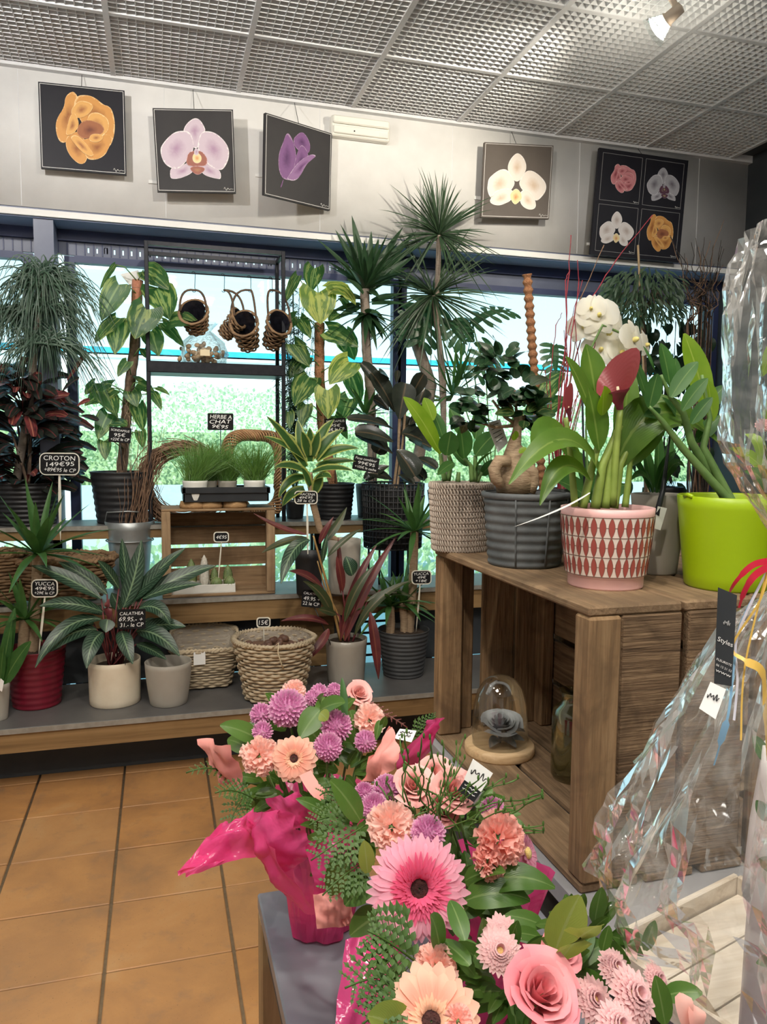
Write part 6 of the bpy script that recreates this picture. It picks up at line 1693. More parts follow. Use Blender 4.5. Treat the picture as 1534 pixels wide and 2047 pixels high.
leafmat('lf_bouquet_y', (.20, .26, .05), (.28, .34, .07), rib=(.3, .36, .12), ribw=.05, trans=.3, rough=.4)
leafmat('lf_fern', (.05, .12, .02), (.09, .17, .035), trans=.25, rough=.5)
m = mat('paper_salmon', (.86, .33, .29), (.88, .38, .33), 4, .6)
m = NT('cello_pink')
tr = m.n('ShaderNodeBsdfTransparent'); tr.inputs[0].default_value = (.98, .30, .52, 1)
m.base((.84, .085, .30)); m.set(rough=.14, spec=.7)
tl = m.n('ShaderNodeBsdfTranslucent'); tl.inputs[0].default_value = (.95, .12, .38, 1)
a1 = m.n('ShaderNodeMixShader'); a1.inputs[0].default_value = .3; m.l(m.b.outputs[0], a1.inputs[1]); m.l(tl.outputs[0], a1.inputs[2])
a2 = m.n('ShaderNodeMixShader'); a2.inputs[0].default_value = .28; m.l(a1.outputs[0], a2.inputs[1]); m.l(tr.outputs[0], a2.inputs[2]); m.l(a2.outputs[0], m.out.inputs[0])
m.bump(m.noise(14, 3, None, .5, 1.5), .35, .02)
def gerbera(t, p, d, r, mo, mi_, n=42, inner=True, big=False, seed=0):
    p = V(p); d = V(d).normalized(); ax = axm(d); rnd = random.Random(seed)
    s_ = r*.16
    cen = MB().lathe([(.001, r*.05), (r*.12, r*.055), (r*.20, r*.03), (r*.22, -.002)], p, 20, ax=ax).build('gerbera', 'disc_brown', t)
    for ring, (k, l0, l1, lift, w_) in enumerate(((n, .12, 1.0, -.05, 3.1/n), (n, .12, .86, .05, 2.8/n))):
        for i in range(k):
            az = 6.2832*(i+.5*ring)/k+rnd.uniform(-.04, .04); e = ax @ V((math.cos(az), math.sin(az), 0)); l = r*l1*rnd.uniform(.92, 1.04)
            MB().leaf(p+e*r*l0, p+e*(r*l0+l)*.55+d*r*(.10+lift), p+e*l+d*r*(lift+rnd.uniform(-.06, .03)), r*w_, 'petal', d, .18, 6, 2).build('petal', mo, cen)
    mb = MB()
    for ring, (l1, k) in enumerate(((.62, 34), (.5, 36), (.40, 36), (.32, 34)) if big else ((.42, 30), (.34, 30))):
        for i in range(k):
            az = 6.2832*(i+.3*ring)/k+rnd.uniform(-.06, .06); e = ax @ V((math.cos(az), math.sin(az), 0)); l = r*l1*rnd.uniform(.85, 1.08)
            mb.leaf(p+e*r*.16, p+e*l*.65+d*r*(.13+.02*ring), p+e*l+d*r*(.12+.03*ring), r*.04, 'petal', d, .2, 3, 2)
    mb.build('inner_petals', mi_, cen)
    return cen
def pompon(t, p, d, r, mn, n=150, seed=0, yel=None, name='chrysanthemum', flat=1.0):
    p = V(p); ax = axm(d); rnd = random.Random(seed); mb = MB()
    for i in range(n):
        f = (i+.5)/n; th = math.acos(1-1.55*f); az = i*2.39996
        e = ax @ V((math.sin(th)*math.cos(az), math.sin(th)*math.sin(az), math.cos(th)*flat)); u = ax @ V((math.cos(az), math.sin(az), .25)).normalized()
        b = p+e*r*.55; tp = p+e*r*rnd.uniform(.92, 1.06)+u*r*.08
        mb.leaf(b, b+e*r*.28+u*r*.12, tp, r*.10, 'petal', -u+e*.4, .45, 3, 2)
    o = mb.build(name, mn, t)
    MB().ell(p, r*.72, r*.72, r*.66, 10, 7, ax=ax).build('flower_core', 'disc_yellow' if yel else mn, o)
    return o
def carnation(t, p, d, r, mn, seed=0, n=46):
    p = V(p); ax = axm(d); rnd = random.Random(seed); mb = MB()
    for i in range(n):
        f = (i+.5)/n; th = 1.45*math.sqrt(f); az = i*2.39996+rnd.uniform(-.3, .3)
        e = ax @ V((math.sin(th)*math.cos(az), math.sin(th)*math.sin(az), math.cos(th)*.85)); sd = e.cross(ax @ V((0, 0, 1)))
        if sd.length < .05: sd = ax @ V((1, 0, 0))
        sd.normalize(); nn = sd.cross(e); sd = (Matrix.Rotation(rnd.uniform(-.9, .9), 3, e) @ sd); L = r*rnd.uniform(.88, 1.08); w_ = r*rnd.uniform(.30, .44)
        ph = rnd.random()*6.28
        def fn(u, v, e=e, sd=sd, L=L, w_=w_, ph=ph):
            x = (v-.5)*2; wv = math.sin(x*7+ph)*r*.085*u*u+math.sin(x*15+ph*2)*r*.03*u*u
            return p+e*(L*(.25+.75*u)-abs(x)*r*.06*u+.03*r*math.sin(x*21+ph)*u)+sd*x*w_*u**.8+sd.cross(e)*wv
        mb.sheet(fn, 5, 10)
    return mb.build('carnation', mn, t)
def daisy(t, p, d, r, mn, seed=0, rings=3, n=22, yel=True):
    p = V(p); d = V(d).normalized(); ax = axm(d); rnd = random.Random(seed); mb = MB()
    for g in range(rings):
        for i in range(n):
            az = 6.2832*(i+g*.5)/n+rnd.uniform(-.06, .06); e = ax @ V((math.cos(az), math.sin(az), 0)); l = r*(1-(.2 if rings < 5 else .11)*g)*rnd.uniform(.9, 1.06)
            mb.leaf(p+e*r*.1, p+e*l*.55+d*r*(.14+.14*g), p+e*l*(1-.1*g)+d*r*(.05+(.20 if rings < 5 else .10)*g), r*.12, 'petal', d, .3, 5, 2)
    o = mb.build('chrysanthemum', mn, t)
    MB().ell(p+d*r*.16, r*.26, r*.26, r*.16, 10, 6, ax=ax).build('flower_core', 'disc_yellow' if yel else mn, o)
    return o
def rose(t, p, d, r, mn, seed=0): return rose_mesh(V(p)-V(d).normalized()*r*.5, d, r, seed).build('rose', mn, t)
def fern(t, a, b, c, w_, n=14, mn='lf_fern', nrm=(0, -.6, .8)):
    a, b, c = V(a), V(b), V(c); mb = MB(); n = max(5, int(n*.7))
    for i in range(n):
        u = .10+.88*i/n; p = bez(a, b, c, u); tg = ((b-a)*(1-u)+(c-b)*u).normalized(); sd = tg.cross(V(nrm)).normalized()
        L = w_*(.22+.78*(1-u)**.9)*min(1, .55+u*4)
        for sg in (-1, 1):
            d = (sd*sg+tg*.75).normalized(); s2 = d.cross(V(nrm)).normalized(); K_ = 4
            for k in range(K_):
                q = lerp(p, p+d*L, (k+.45)/K_); ll = L*.24*(1-.45*k/K_)
                for s3 in (-1, 1):
                    e = q+(s2*s3+d*1.2).normalized()*ll+V(nrm).normalized()*random.uniform(-.1, .1)*ll
                    mb.leaf(q, (q+e)/2+V(nrm).normalized()*ll*.1, e, ll*.34, 'lance', nrm, .2, 3, 2)
            mb.leaf(p+d*L*.75, p+d*L*.92, p+d*L*1.12, L*.07, 'lance', nrm, .2, 3, 2)
            mb.tube([p, p+d*L*.9], .0006, 3, False)
    mb.tube([bez(a, b, c, u/8) for u in range(9)], .0012, 4)
    return mb.build('fern_frond', mn, t)
def patch(t, c4, mn, name, bulge=0, nrm=None, nu=10, nv=10, noise_=.006, seed=0, th=.0006):
    # a piece of wrapping sheet spanned between four corners (bulge: out of its plane)
    A, B, C_, D_ = [V(q) for q in c4]; n = (B-A).cross(D_-A)
    n.normalize()
    if nrm is not None and n.dot(V(nrm)) < 0: n = -n
    def fn(u, v):
        p = A*(1-u)*(1-v)+B*u*(1-v)+C_*u*v+D_*(1-u)*v
        s_ = math.sin(math.pi*u)*math.sin(math.pi*v)
        return p+n*(bulge*s_+noise_*noise.noise(V((u*4+seed, v*4, seed*1.7)))*2)
    return MB().sheet(fn, nu, nv).build(name, mn, t)
def scatter(t, cx, cy, rx, ry, D, n, seed, L=(34, 60), mn='lf_bouquet', prof='ovate', w_=.34, dd=.06, bias=(0, 0)):
    rnd = random.Random(seed)
    sp = []
    for i in range(n):
        a = rnd.random()*6.283; rr = math.sqrt(rnd.random())
        bx, by = cx+math.cos(a)*rx*rr*.7, cy+math.sin(a)*ry*rr*.7; l = rnd.uniform(*L); a2 = a+rnd.uniform(-.7, .7)
        sp.append((bx, by, bx+math.cos(a2)*l+bias[0], by+math.sin(a2)*l*.8+bias[1], l*w_*.6, rnd.uniform(0, dd), rnd.uniform(-dd*.3, dd), mn))
    lvs(t, sp, D, None, mn, prof, .2, pf=Q, nu=6)
def stems(t, base, heads, mn='stem_green'):
    mb = MB()
    for p in heads: mb.tube([V(base)+V((random.uniform(-.02, .02), random.uniform(-.02, .02), 0)), lerp(V(base), V(p), .6), V(p)], .0022, 5)
    mb.build('stems', mn, t)
def tagcard(t, c4, mn, name='price_card'):
    q = [V(p) for p in c4]; n = (q[1]-q[0]).cross(q[3]-q[0]).normalized()
    if n.dot(_fw) > 0: n = -n
    MB().add([p+n*.0004 for p in q]+[p-n*.0004 for p in q], [(0, 1, 2, 3), (7, 6, 5, 4), (0, 4, 5, 1), (1, 5, 6, 2), (2, 6, 7, 3), (3, 7, 4, 0)]).build(name, mn, t, False)
    return q, n
def writing(t, q, n, name='handwriting', rows=((.3, .5),), amp=.16, mn='wire', r_=.0006):
    ux, uy = q[1]-q[0], q[3]-q[0]
    for (a, b) in rows:
        pts = [q[0]+ux*(.14+.72*s)+uy*((a+b)/2+(b-a)*.5*math.sin(s*24)*(.6+.4*math.cos(s*9)))+n*.0009 for s in [k/40 for k in range(41)]]
        MB().tube(pts, r_, 4).build(name, mn, t)
cam_dir = -_fw
# ---------------------------------------------------------------- bouquet A (peach gerbera, pink cellophane)
A0 = potgeo(642, 1893, 1700, 130, 128, TB)[0]
t = thing('bouquet', 'bouquet with a peach gerbera wrapped in pink cellophane at the table corner', 'bouquet', A0)
hp = []
def H(x, y, D):
    p = Q(x, y, D); hp.append(p); return p
gerbera(t, H(588, 1516, 1.14), (-.25, -1, .35), 47*1.14/F, 'pt_peach', 'pt_peach_in', 19, seed=1)
for x, y, r_, D, sd, mm in ((519, 1512, 39, 1.16, 1, 'pt_carn'), (738, 1440, 34, 1.24, 2, 'pt_carn'), (588, 1383, 24, 1.32, 3, 'pt_carn')): carnation(t, H(x, y, D), (-.1, -1, .6), r_*D/F, mm, sd)
for i, (x, y, r_, D) in enumerate(((575, 1416, 37, 1.24), (522, 1428, 22, 1.27), (525, 1462, 20, 1.22), (672, 1452, 31, 1.2), (656, 1493, 28, 1.17), (731, 1482, 22, 1.2), (638, 1385, 18, 1.32), (668, 1380, 15, 1.32), (625, 1395, 16, 1.3))):
    pompon(t, H(x, y, D), (random.uniform(-.3, .3), -1, .7), r_*D/F, 'pt_lilac', 150 if r_ > 25 else 90, i)
rose(t, H(718, 1388, 1.30), (.3, -.8, .9), 26*1.3/F, 'pt_rose', 3)
scatter(t, 610, 1470, 135, 80, 1.26, 46, 1, (36, 64))
scatter(t, 560, 1560, 80, 40, 1.22, 18, 2, (36, 60))
scatter(t, 690, 1540, 70, 50, 1.2, 18, 4, (30, 54))
scatter(t, 585, 1585, 90, 30, 1.17, 30, 5, (34, 56), dd=.04)
lvs(t, [(520, 1480, 440, 1450, 20), (500, 1500, 455, 1478, 20), (640, 1420, 600, 1475, 24), (640, 1420, 690, 1405, 20), (700, 1420, 718, 1505, 20, .03, .02), (600, 1440, 650, 1500, 26, .02, .02), (760, 1440, 752, 1480, 8, -.04, -.05), (764, 1455, 772, 1432, 8, -.04, -.05), (640, 1425, 655, 1440, 14, -.04, -.04, 'lf_bouquet_y'), (690, 1440, 684, 1355, 8, -.02, 0, 'lf_yucca')], 1.22, None, 'lf_bouquet', 'ovate', .2, pf=Q)
# red-brown foliage spike
fern(t, Q(720, 1410, 1.28), Q(770, 1420, 1.26), Q(815, 1455, 1.24), .018, 12, 'lf_croton_red')
fern(t, Q(820, 1480, 1.24), Q(850, 1450, 1.22), Q(872, 1432, 1.2), .03, 10)
fern(t, Q(500, 1590, 1.14), Q(462, 1600, 1.10), Q(448, 1712, 1.07), .03, 12)
fern(t, Q(480, 1560, 1.16), Q(430, 1520, 1.12), Q(372, 1545, 1.1), .022, 12)
fern(t, Q(510, 1600, 1.14), Q(470, 1570, 1.1), Q(430, 1585, 1.08), .03, 10)
# salmon paper points
patch(t, [Q(398, 1474, 1.12), Q(458, 1492, 1.10), Q(492, 1582, 1.16), Q(436, 1560, 1.13)], 'paper_salmon', 'salmon_paper', .012, (-1, -1, 0), seed=1)
patch(t, [Q(780, 1452, 1.14), Q(802, 1512, 1.10), Q(770, 1560, 1.12), Q(720, 1562, 1.15)], 'paper_salmon', 'salmon_paper', .014, (-.3, -1, 0), seed=2)
patch(t, [Q(780, 1452, 1.14), Q(720, 1562, 1.15), Q(728, 1585, 1.17), Q(790, 1470, 1.17)], 'paper_salmon', 'salmon_paper', .004, (-.3, -1, 0), seed=3)
def ribbon(t, pts, w_, mn, name='ribbon', nrm=(0, -1, .2)):
    pts = [V(p) for p in pts]; full = []
    m_ = len(pts)
    for i in range(m_-1):
        p0, p1, p2, p3 = pts[max(0, i-1)], pts[i], pts[i+1], pts[min(m_-1, i+2)]
        for u in [k/6 for k in range(6)]:
            full.append(.5*((2*p1)+(p2-p0)*u+(2*p0-5*p1+4*p2-p3)*u*u+(3*p1-p0-3*p2+p3)*u**3))
    full.append(pts[-1]); mb = MB(); n_ = len(full); vs = []; uv = []; fs = []
    for i, p in enumerate(full):
        tg = (full[min(i+1, n_-1)]-full[max(0, i-1)]).normalized(); sd = tg.cross(V(nrm))
        sd = sd.normalized() if sd.length > .05 else V((1, 0, 0))
        ww = w_[min(len(w_)-1, int(i/n_*len(w_)))] if hasattr(w_, '__len__') else w_
        vs += [p-sd*ww, p+sd*ww]; uv += [(i/n_, 0), (i/n_, 1)]
    for i in range(n_-1): fs.append((2*i, 2*i+1, 2*i+3, 2*i+2))
    return mb.add(vs, fs, uv).build(name, mn, t)
ribbon(t, [Q(610, 1545, 1.1), Q(625, 1570, 1.07), Q(645, 1590, 1.06), Q(662, 1590, 1.06), Q(664, 1615, 1.08)], .009, 'paper_salmon', 'salmon_ribbon')
# pink cellophane: left wing, swirls, cone round the pot, piece behind
cp = 'cello_pink'
patch(t, [Q(353, 1745, 1.0), Q(440, 1650, 1.08), Q(505, 1622, 1.1), Q(520, 1712, 1.06)], cp, 'cellophane_wing', .02, (0, -1, .5), 14, 14, .010, 4)
patch(t, [Q(440, 1650, 1.08), Q(352, 1748, 1.0), Q(378, 1752, 1.0), Q(470, 1716, 1.05)], cp, 'cellophane_wing', .006, (0, -1, .5), seed=5)
patch(t, [Q(495, 1626, 1.08), Q(575, 1622, 1.0), Q(640, 1700, 1.0), Q(545, 1760, 1.04)], cp, 'cellophane_fold', .03, (-.2, -1, 0), 14, 14, .008, 6)
patch(t, [Q(532, 1595, 1.06), Q(600, 1586, 1.02), Q(650, 1650, 1.04), Q(560, 1660, 1.08)], cp, 'cellophane_fold', .02, (0, -1, .4), seed=7)
patch(t, [Q(497, 1630, 1.07), Q(545, 1700, .99), Q(632, 1830, .99), Q(575, 1790, 1.06)], cp, 'cellophane_fold', .018, (-.4, -1, 0), 14, 8, .005, 8)
patch(t, [Q(610, 1690, .99), Q(700, 1640, 1.05), Q(712, 1780, 1.04), Q(640, 1825, .99)], cp, 'cellophane_fold', .02, (0, -1, .2), seed=9)
mb = MB(); c0 = A0+V((0, 0, 0))
prof = [(.046, .001), (.052, .004), (.057, .04), (.064, .09), (.080, .145), (.102, .19), (.122, .215)]
mb.lathe(prof, c0, 48, fn=lambda r, z, an, i: (r*(1+.08*math.cos(an*5+.4)+.05*math.sin(an*11+i)), z)); mb.build('cellophane_cone', cp, t, False)
MB().lathe([(.001, .002), (.036, .002), (.048, .10), (.046, .10)], c0, 24).build('inner_pot', 'pot_pink', t)
patch(t, [Q(626, 1788, .97), Q(700, 1775, .98), Q(706, 1850, .98), Q(634, 1857, .96)], 'paper_salmon', 'salmon_paper', .012, (0, -1, .2), seed=10)
patch(t, [Q(655, 1800, .965), Q(688, 1772, .97), Q(706, 1830, .975), Q(690, 1850, .97)], 'paper_salmon', 'salmon_paper', -.008, (0, -1, .2), seed=11)
patch(t, [Q(884, 1434, 1.16), Q(862, 1500, 1.18), Q(800, 1560, 1.2), Q(794, 1510, 1.22)], cp, 'cellophane_wing', .012, (-.3, -1, 0), seed=12)
patch(t, [Q(884, 1434, 1.16), Q(858, 1440, 1.2), Q(830, 1490, 1.22), Q(862, 1500, 1.18)], cp, 'cellophane_wing', .006, (-.3, -1, 0), seed=13)
q, n = tagcard(t, [Q(800, 1457, 1.14), Q(833, 1461, 1.13), Q(823, 1484, 1.12), Q(788, 1476, 1.13)], 'paper_white'); writing(t, q, n, rows=((.2, .4), (.5, .7)))
MB().tube([Q(805, 1478, 1.135), Q(780, 1540, 1.18)], .0014, 5).build('card_stick', 'plastic_black', t)
stems(t, A0+V((0, 0, .06)), hp)
# ---------------------------------------------------------------- bouquet B (big pink gerbera)
B0 = V((.475, 1.0, TB))
t = thing('bouquet', 'bouquet with a big pink gerbera beside the crate', 'bouquet', B0)
hp = []
gerbera(t, H(838, 1776, .86), (-.12, -1, .45), 105*.86/F, 'pt_pink', 'pt_pink_in', 40, big=True, seed=4)
for x, y, r_, D, sd, mm in ((782, 1652, 50, .95, 5, 'pt_carn'), (995, 1678, 56, .93, 6, 'pt_carn_salmon'), (975, 1720, 40, .92, 7, 'pt_carn_salmon')): carnation(t, H(x, y, D), ((x-850)/500, -1, .7), r_*D/F, mm, sd)
for i, (x, y, r_, D, f_) in enumerate(((856, 1665, 34, .93, 1), (748, 1612, 26, 1.0, 1), (775, 1578, 30, 1.04, .8), (728, 1582, 18, 1.04, 1), (985, 1618, 24, 1.0, 1))): pompon(t, H(x, y, D), (random.uniform(-.3, .3), -1, .8), r_*D/F, 'pt_lilac', 160, 20+i, flat=f_)
for x, y, r_, D, sd in ((826, 1572, 38, 1.02, 8), (905, 1582, 42, 1.0, 9), (868, 1548, 34, 1.05, 10), (885, 1620, 32, 1.0, 11)): rose(t, H(x, y, D), ((x-860)/300, -.8, .9), r_*D/F, 'pt_rose', sd)
daisy(t, H(1048, 1706, .96), (.7, -.6, .4), 48*.96/F, 'pt_daisy', 3, 2, 18)
scatter(t, 870, 1640, 170, 90, 1.03, 60, 11, (40, 70))
scatter(t, 690, 1660, 60, 90, 1.0, 26, 12, (40, 70), bias=(-14, 0))
scatter(t, 900, 1790, 170, 60, .96, 34, 13, (46, 80), dd=.05)
lvs(t, [(720, 1640, 660, 1560, 26, 'lf_bouquet'), (740, 1700, 728, 1625, 0.1), (735, 1745, 728, 1680, 17, -.03, -.03, 'lf_bouquet_y'), (700, 1720, 660, 1790, 30), (740, 1760, 690, 1810, 30, -.02, -.03), (760, 1830, 700, 1870, 30, -.02, -.03), (930, 1760, 1010, 1745, 24), (940, 1775, 1110, 1775, 30, .0, -.02, 1030, 1730), (930, 1800, 1060, 1800, 30, -.02, -.02, 1000, 1770), (920, 1830, 990, 1770, 26, -.02, 0), (900, 1850, 905, 1810, 16, -.04, -.05, 'lf_bouquet_y')], .93, None, 'lf_bouquet', 'ovate', .2, pf=Q)
fern(t, Q(730, 1650, .95), Q(680, 1680, .92), Q(622, 1720, .9), .045, 10)
fern(t, Q(740, 1720, .93), Q(690, 1740, .9), Q(645, 1790, .88), .04, 10)
fern(t, Q(700, 1640, .98), Q(660, 1620, .96), Q(618, 1650, .94), .035, 10)
fern(t, Q(690, 1600, 1.0), Q(660, 1570, 1.0), Q(640, 1590, .98), .03, 8)
# thin wild grass over the roses
rnd = random.Random(61)
for i in range(44):
    x0, y0 = rnd.uniform(800, 930), rnd.uniform(1600, 1680); x1 = x0+rnd.gauss(0, 70); y1 = y0-rnd.uniform(40, 150)
    if i % 3 == 0: x0, y0 = rnd.uniform(920, 960), rnd.uniform(1600, 1690); x1, y1 = x0+rnd.uniform(40, 150), y0-rnd.uniform(-20, 90)
    a, b = Q(x0, y0, 1.0+rnd.uniform(-.06, .02)), Q(x1, y1, .98+rnd.uniform(-.08, .04)); pts = curly(a, b, 8, .006, i)
    mb = MB().tube(pts, [.0011, .0011, .001, .001, .0009, .0009, .0008, .0012, .0006], 4)
    for k in (4, 6, 8): mb.ell(pts[k]+V((rnd.uniform(-.003, .003), 0, .002)), .0016, .0016, .004, 5, 4)
    mb.build('grass_stalk', 'lf_grass', t)
mb = MB()
B1 = B0+V((-.03, .0, 0))
mb.lathe([(.05, .001), (.06, .004), (.064, .06), (.08, .13), (.10, .20)], B1, 48, fn=lambda r, z, an, i: (r*(1+.08*math.cos(an*5+1.4)+.05*math.sin(an*11+i)), z)); mb.build('cellophane_cone', cp, t, False)
patch(t, [Q(690, 1880, .84), Q(770, 1860, .86), Q(760, 2050, .80), Q(668, 2060, .78)], cp, 'cellophane_fold', .012, (-.3, -1, .2), 12, 12, .005, 14)
patch(t, [Q(735, 1905, .83), Q(800, 1840, .88), Q(800, 1980, .84), Q(742, 2040, .80)], cp, 'cellophane_fold', .012, (-.3, -1, .2), seed=15)
q, n = tagcard(t, [Q(946, 1517, .98), Q(986, 1546, .97), Q(962, 1583, .97), Q(928, 1558, .98)], 'paper_white'); writing(t, q, n, rows=((.25, .6),), r_=.0008)
q2, n2 = tagcard(t, [Q(929, 1559, .981), Q(962, 1584, .971), Q(948, 1604, .972), Q(915, 1580, .982)], 'plastic_black', 'card_foot')
writing(t, q2, n2, 'card_print', ((.15, .3), (.5, .6)), mn='ink_white', r_=.0006)
MB().tube([Q(940, 1570, .985), Q(930, 1640, 1.0)], .0014, 5).build('card_stick', 'plastic_black', t)
stems(t, B0+V((0, 0, .06)), hp)
# ---------------------------------------------------------------- bouquet C (nearest, peach gerbera and pale mums)
C0 = V((.37, .62, TB))
t = thing('bouquet', 'bouquet of pale chrysanthemums and a pink rose beside the whitewashed tray', 'bouquet', C0)
hp = []
gerbera(t, H(862, 2042, .66), (-.15, -.8, .75), 108*.66/F, 'pt_peach', 'pt_peach_in', 24, seed=7)
carnation(t, H(800+70, 1935, .72), (-.3, -.8, .8), 46*.72/F, 'pt_carn', 15)
carnation(t, H(915, 2040, .62), (0, -.8, .7), 30*.62/F, 'pt_carn_salmon', 16, 30)
for i, (x, y, r_, D) in enumerate(((998, 1902, 46, .74), (1000, 1868, 40, .78), (1183, 2000, 47, .68), (1262, 1992, 58, .66), (1230, 2052, 50, .62), (1310, 1960, 34, .72), (1225, 1935, 38, .74))): daisy(t, H(x, y, D), ((x-1100)/500, -.8, .8), r_*D/F, 'pt_mum', 30+i, 6, 26)
rose(t, H(1080, 1985, .66), (.1, -.7, 1), 72*.66/F, 'pt_rose_deep', 17)
rose(t, H(1120, 1900, .74), (.2, -.7, 1), 40*.74/F, 'pt_rose_deep', 18)
scatter(t, 1040, 1960, 200, 90, .74, 60, 31, (60, 100), dd=.05)
scatter(t, 1150, 1870, 110, 50, .80, 22, 32, (56, 90), dd=.05)
lvs(t, [(1110, 1900, 1160, 1790, 40, 0, 0, 'lf_bouquet_y'), (1120, 1920, 1205, 1850, 34, 'lf_bouquet_y'), (820, 2070, 735, 2030, 40, -.06, -.08, 'lf_bouquet_y'), (1330, 2047, 1310, 1950, 22, -.05, -.05), (1330, 1990, 1405, 1985, 20, -.04, -.05), (1205, 1900, 1218, 1850, 14, 0, 0), (880, 1900, 860, 1830, 20), (930, 1880, 900, 1800, 20), (940, 1930, 880, 1880, 18), (1290, 1900, 1310, 1840, 14, .02, .02)], .72, None, 'lf_bouquet', 'ovate', .2, pf=Q)
fern(t, Q(840, 1930, .72), Q(780, 1880, .70), Q(735, 1860, .70), .05, 10)
fern(t, Q(820, 1960, .70), Q(760, 1940, .68), Q(690, 1975, .66), .045, 10)
fern(t, Q(830, 1990, .68), Q(780, 2000, .66), Q(725, 2047, .64), .04, 10)
for a, b in (((1375, 2060), (1362, 1985)), ((1395, 2070), (1390, 2010))): MB().leaf(Q(*a, .60), Q((a[0]+b[0])/2, (a[1]+b[1])/2, .59), Q(*b, .60), .008, 'petal', (0, -1, .4)).build('petal', 'pt_carn_salmon', t)
MB().lathe([(.05, .001), (.06, .004), (.064, .06), (.08, .12), (.10, .17)], C0, 48, fn=lambda r, z, an, i: (r*(1+.08*math.cos(an*5+1.4)+.05*math.sin(an*11+i)), z)).build('cellophane_cone', cp, t, False)
stems(t, C0+V((0, 0, .06)), hp)
# ================================================================ cellophane gift and whitewashed tray
wood('whitewash', (.66, .58, .47), (.78, .71, .61), (.48, .38, .27), 'x', .8, .7, .3, .35)
filmmat('gift_film', (.985, .98, .965), 1.0, .10, .04, .16, .35, 9)
mat('vase_white', (.80, .74, .76), (.84, .79, .80), 5, .3)
mat('rib_red', (.75, .03, .07), None, 3, .3)
mat('rib_yellow', (.85, .55, .12), None, 3, .3)
mat('rib_blue', (.30, .55, .80), None, 3, .3)
mat('rib_pearl', (.75, .74, .85), None, 3, .3)
TZ0 = PL
Bc = PZ(1472, 1752, TZ0+.05); Ac = PZ(1240, 1868, TZ0+.05)
e1 = (Ac-Bc); e1.z = 0; L1 = e1.length; e1.normalize(); e2 = V((-e1.y, e1.x, 0))
if e2.dot(V((1, -1, 0))) < 0: e2 = -e2
t = thing('whitewashed_tray', 'whitewashed wooden tray under the cellophane gift', 'tray', V((Bc.x, Bc.y, TZ0)))
def tm(u0, u1, v0, v1, z0, z1, name, b=.002):
    m_ = Matrix(((e1.x, e2.x, 0, Bc.x), (e1.y, e2.y, 0, Bc.y), (0, 0, 1, TZ0), (0, 0, 0, 1)))
    return MB().bx(u0, u1, v0, v1, z0, z1, b, m_).build(name, 'whitewash', t, False)
LT = L1+.02; WT = .36
for j in range(5): tm(0, LT, .004+j*.072, .004+j*.072+.069, .012, .022, 'plank')
tm(-.008, LT, -.010, 0, 0, .05, 'rail'); tm(-.008, LT, WT+.006, WT+.016, 0, .05, 'rail')
tm(-.012, -.002, 0, WT, 0, .05, 'rail'); tm(LT, LT+.01, 0, WT, 0, .05, 'rail')
# gift: white vase with a plant inside a film bag tied with ribbons
GD = .80; GX = 1592
g0 = Q(GX, 1820, GD); g0.z = TZ0+.022
gx = g0.copy()
s = GD/F
t = thing('wrapped_gift', 'white vase with flowers wrapped in clear cellophane and tied with ribbons', 'gift', gx)
def gz(y): return Q(GX, y, GD).z
vz = [(1825, 88), (1800, 100), (1650, 92), (1540, 80), (1490, 76)]
hb_ = gz(1825)
MB().lathe([(.001, TZ0+.023), (96*s, TZ0+.023)]+[(r*s, max(TZ0+.026, gz(y))) for y, r in vz]+[(70*s, gz(1490)), (84*s, gz(1650))], V((gx.x, gx.y, 0)), 40).build('vase', 'vase_white', t)
lv = [(1534, 1640, 1512, 1600, 14, -.06, -.06), (1560, 1740, 1514, 1720, 16, -.07, -.07), (1560, 1920, 1512, 1925, 14, -.10, -.11), (1530, 1520, 1505, 1470, 14, 0, 0)]
lvs(t, lv, GD, None, 'lf_zz', 'ovate', pf=Q, nrm=(-.3, -1, .2))
rnd = random.Random(5)
for i in range(26):
    x, y = rnd.uniform(1520, 1650), rnd.uniform(740, 1000); a = Q(GX-10, 1400, GD)
    p = Q(x, y, GD+rnd.uniform(-.04, .04)); e = p+V((rnd.gauss(0, .012), rnd.gauss(0, .008), rnd.uniform(.015, .035)))
    MB().leaf(p, (p+e)/2+V((0, -.01, .01)), e, .008, 'ovate', (0, -1, .4), .2, 5, 2).build('leaf', 'lf_zz_lime' if i % 3 else 'lf_zz', t)
for x, y, r_ in ((1525, 850, 14), (1520, 930, 13), (1560, 800, 14)): pompon(t, Q(x, y, GD), (-.3, -1, .3), r_*s, 'pt_mum', 80, int(x))
MB().tube([Q(GX-8, 1500, GD), Q(GX-14, 1100, GD), Q(1540, 850, GD)], .004, 6).build('stems', 'stem_green', t)
prof = [(488, 150), (560, 168), (640, 180), (760, 178), (860, 174), (930, 164), (1000, 118), (1060, 78), (1110, 46), (1130, 40), (1160, 62), (1250, 150), (1350, 205), (1470, 262), (1580, 312), (1680, 358), (1760, 372), (1830, 376)]
pr = [(r*s, max(TZ0+.024, gz(y))) for y, r in prof]
rn2 = random.Random(6); phs = [rn2.uniform(0, 6.28) for _ in range(8)]
def ff(r, z, an, i):
    f = 1+.05*math.sin(an*9+phs[0]+i*.25)+.045*math.sin(an*15+phs[1]-i*.4)+.03*math.sin(an*23+phs[2]+i*.6)+.05*noise.noise(V((an*3, i*.8, 1)))
    return r*(f if i > 0 else f*1.03), z+.006*noise.noise(V((math.cos(an)*3, math.sin(an)*3, i*.5)))
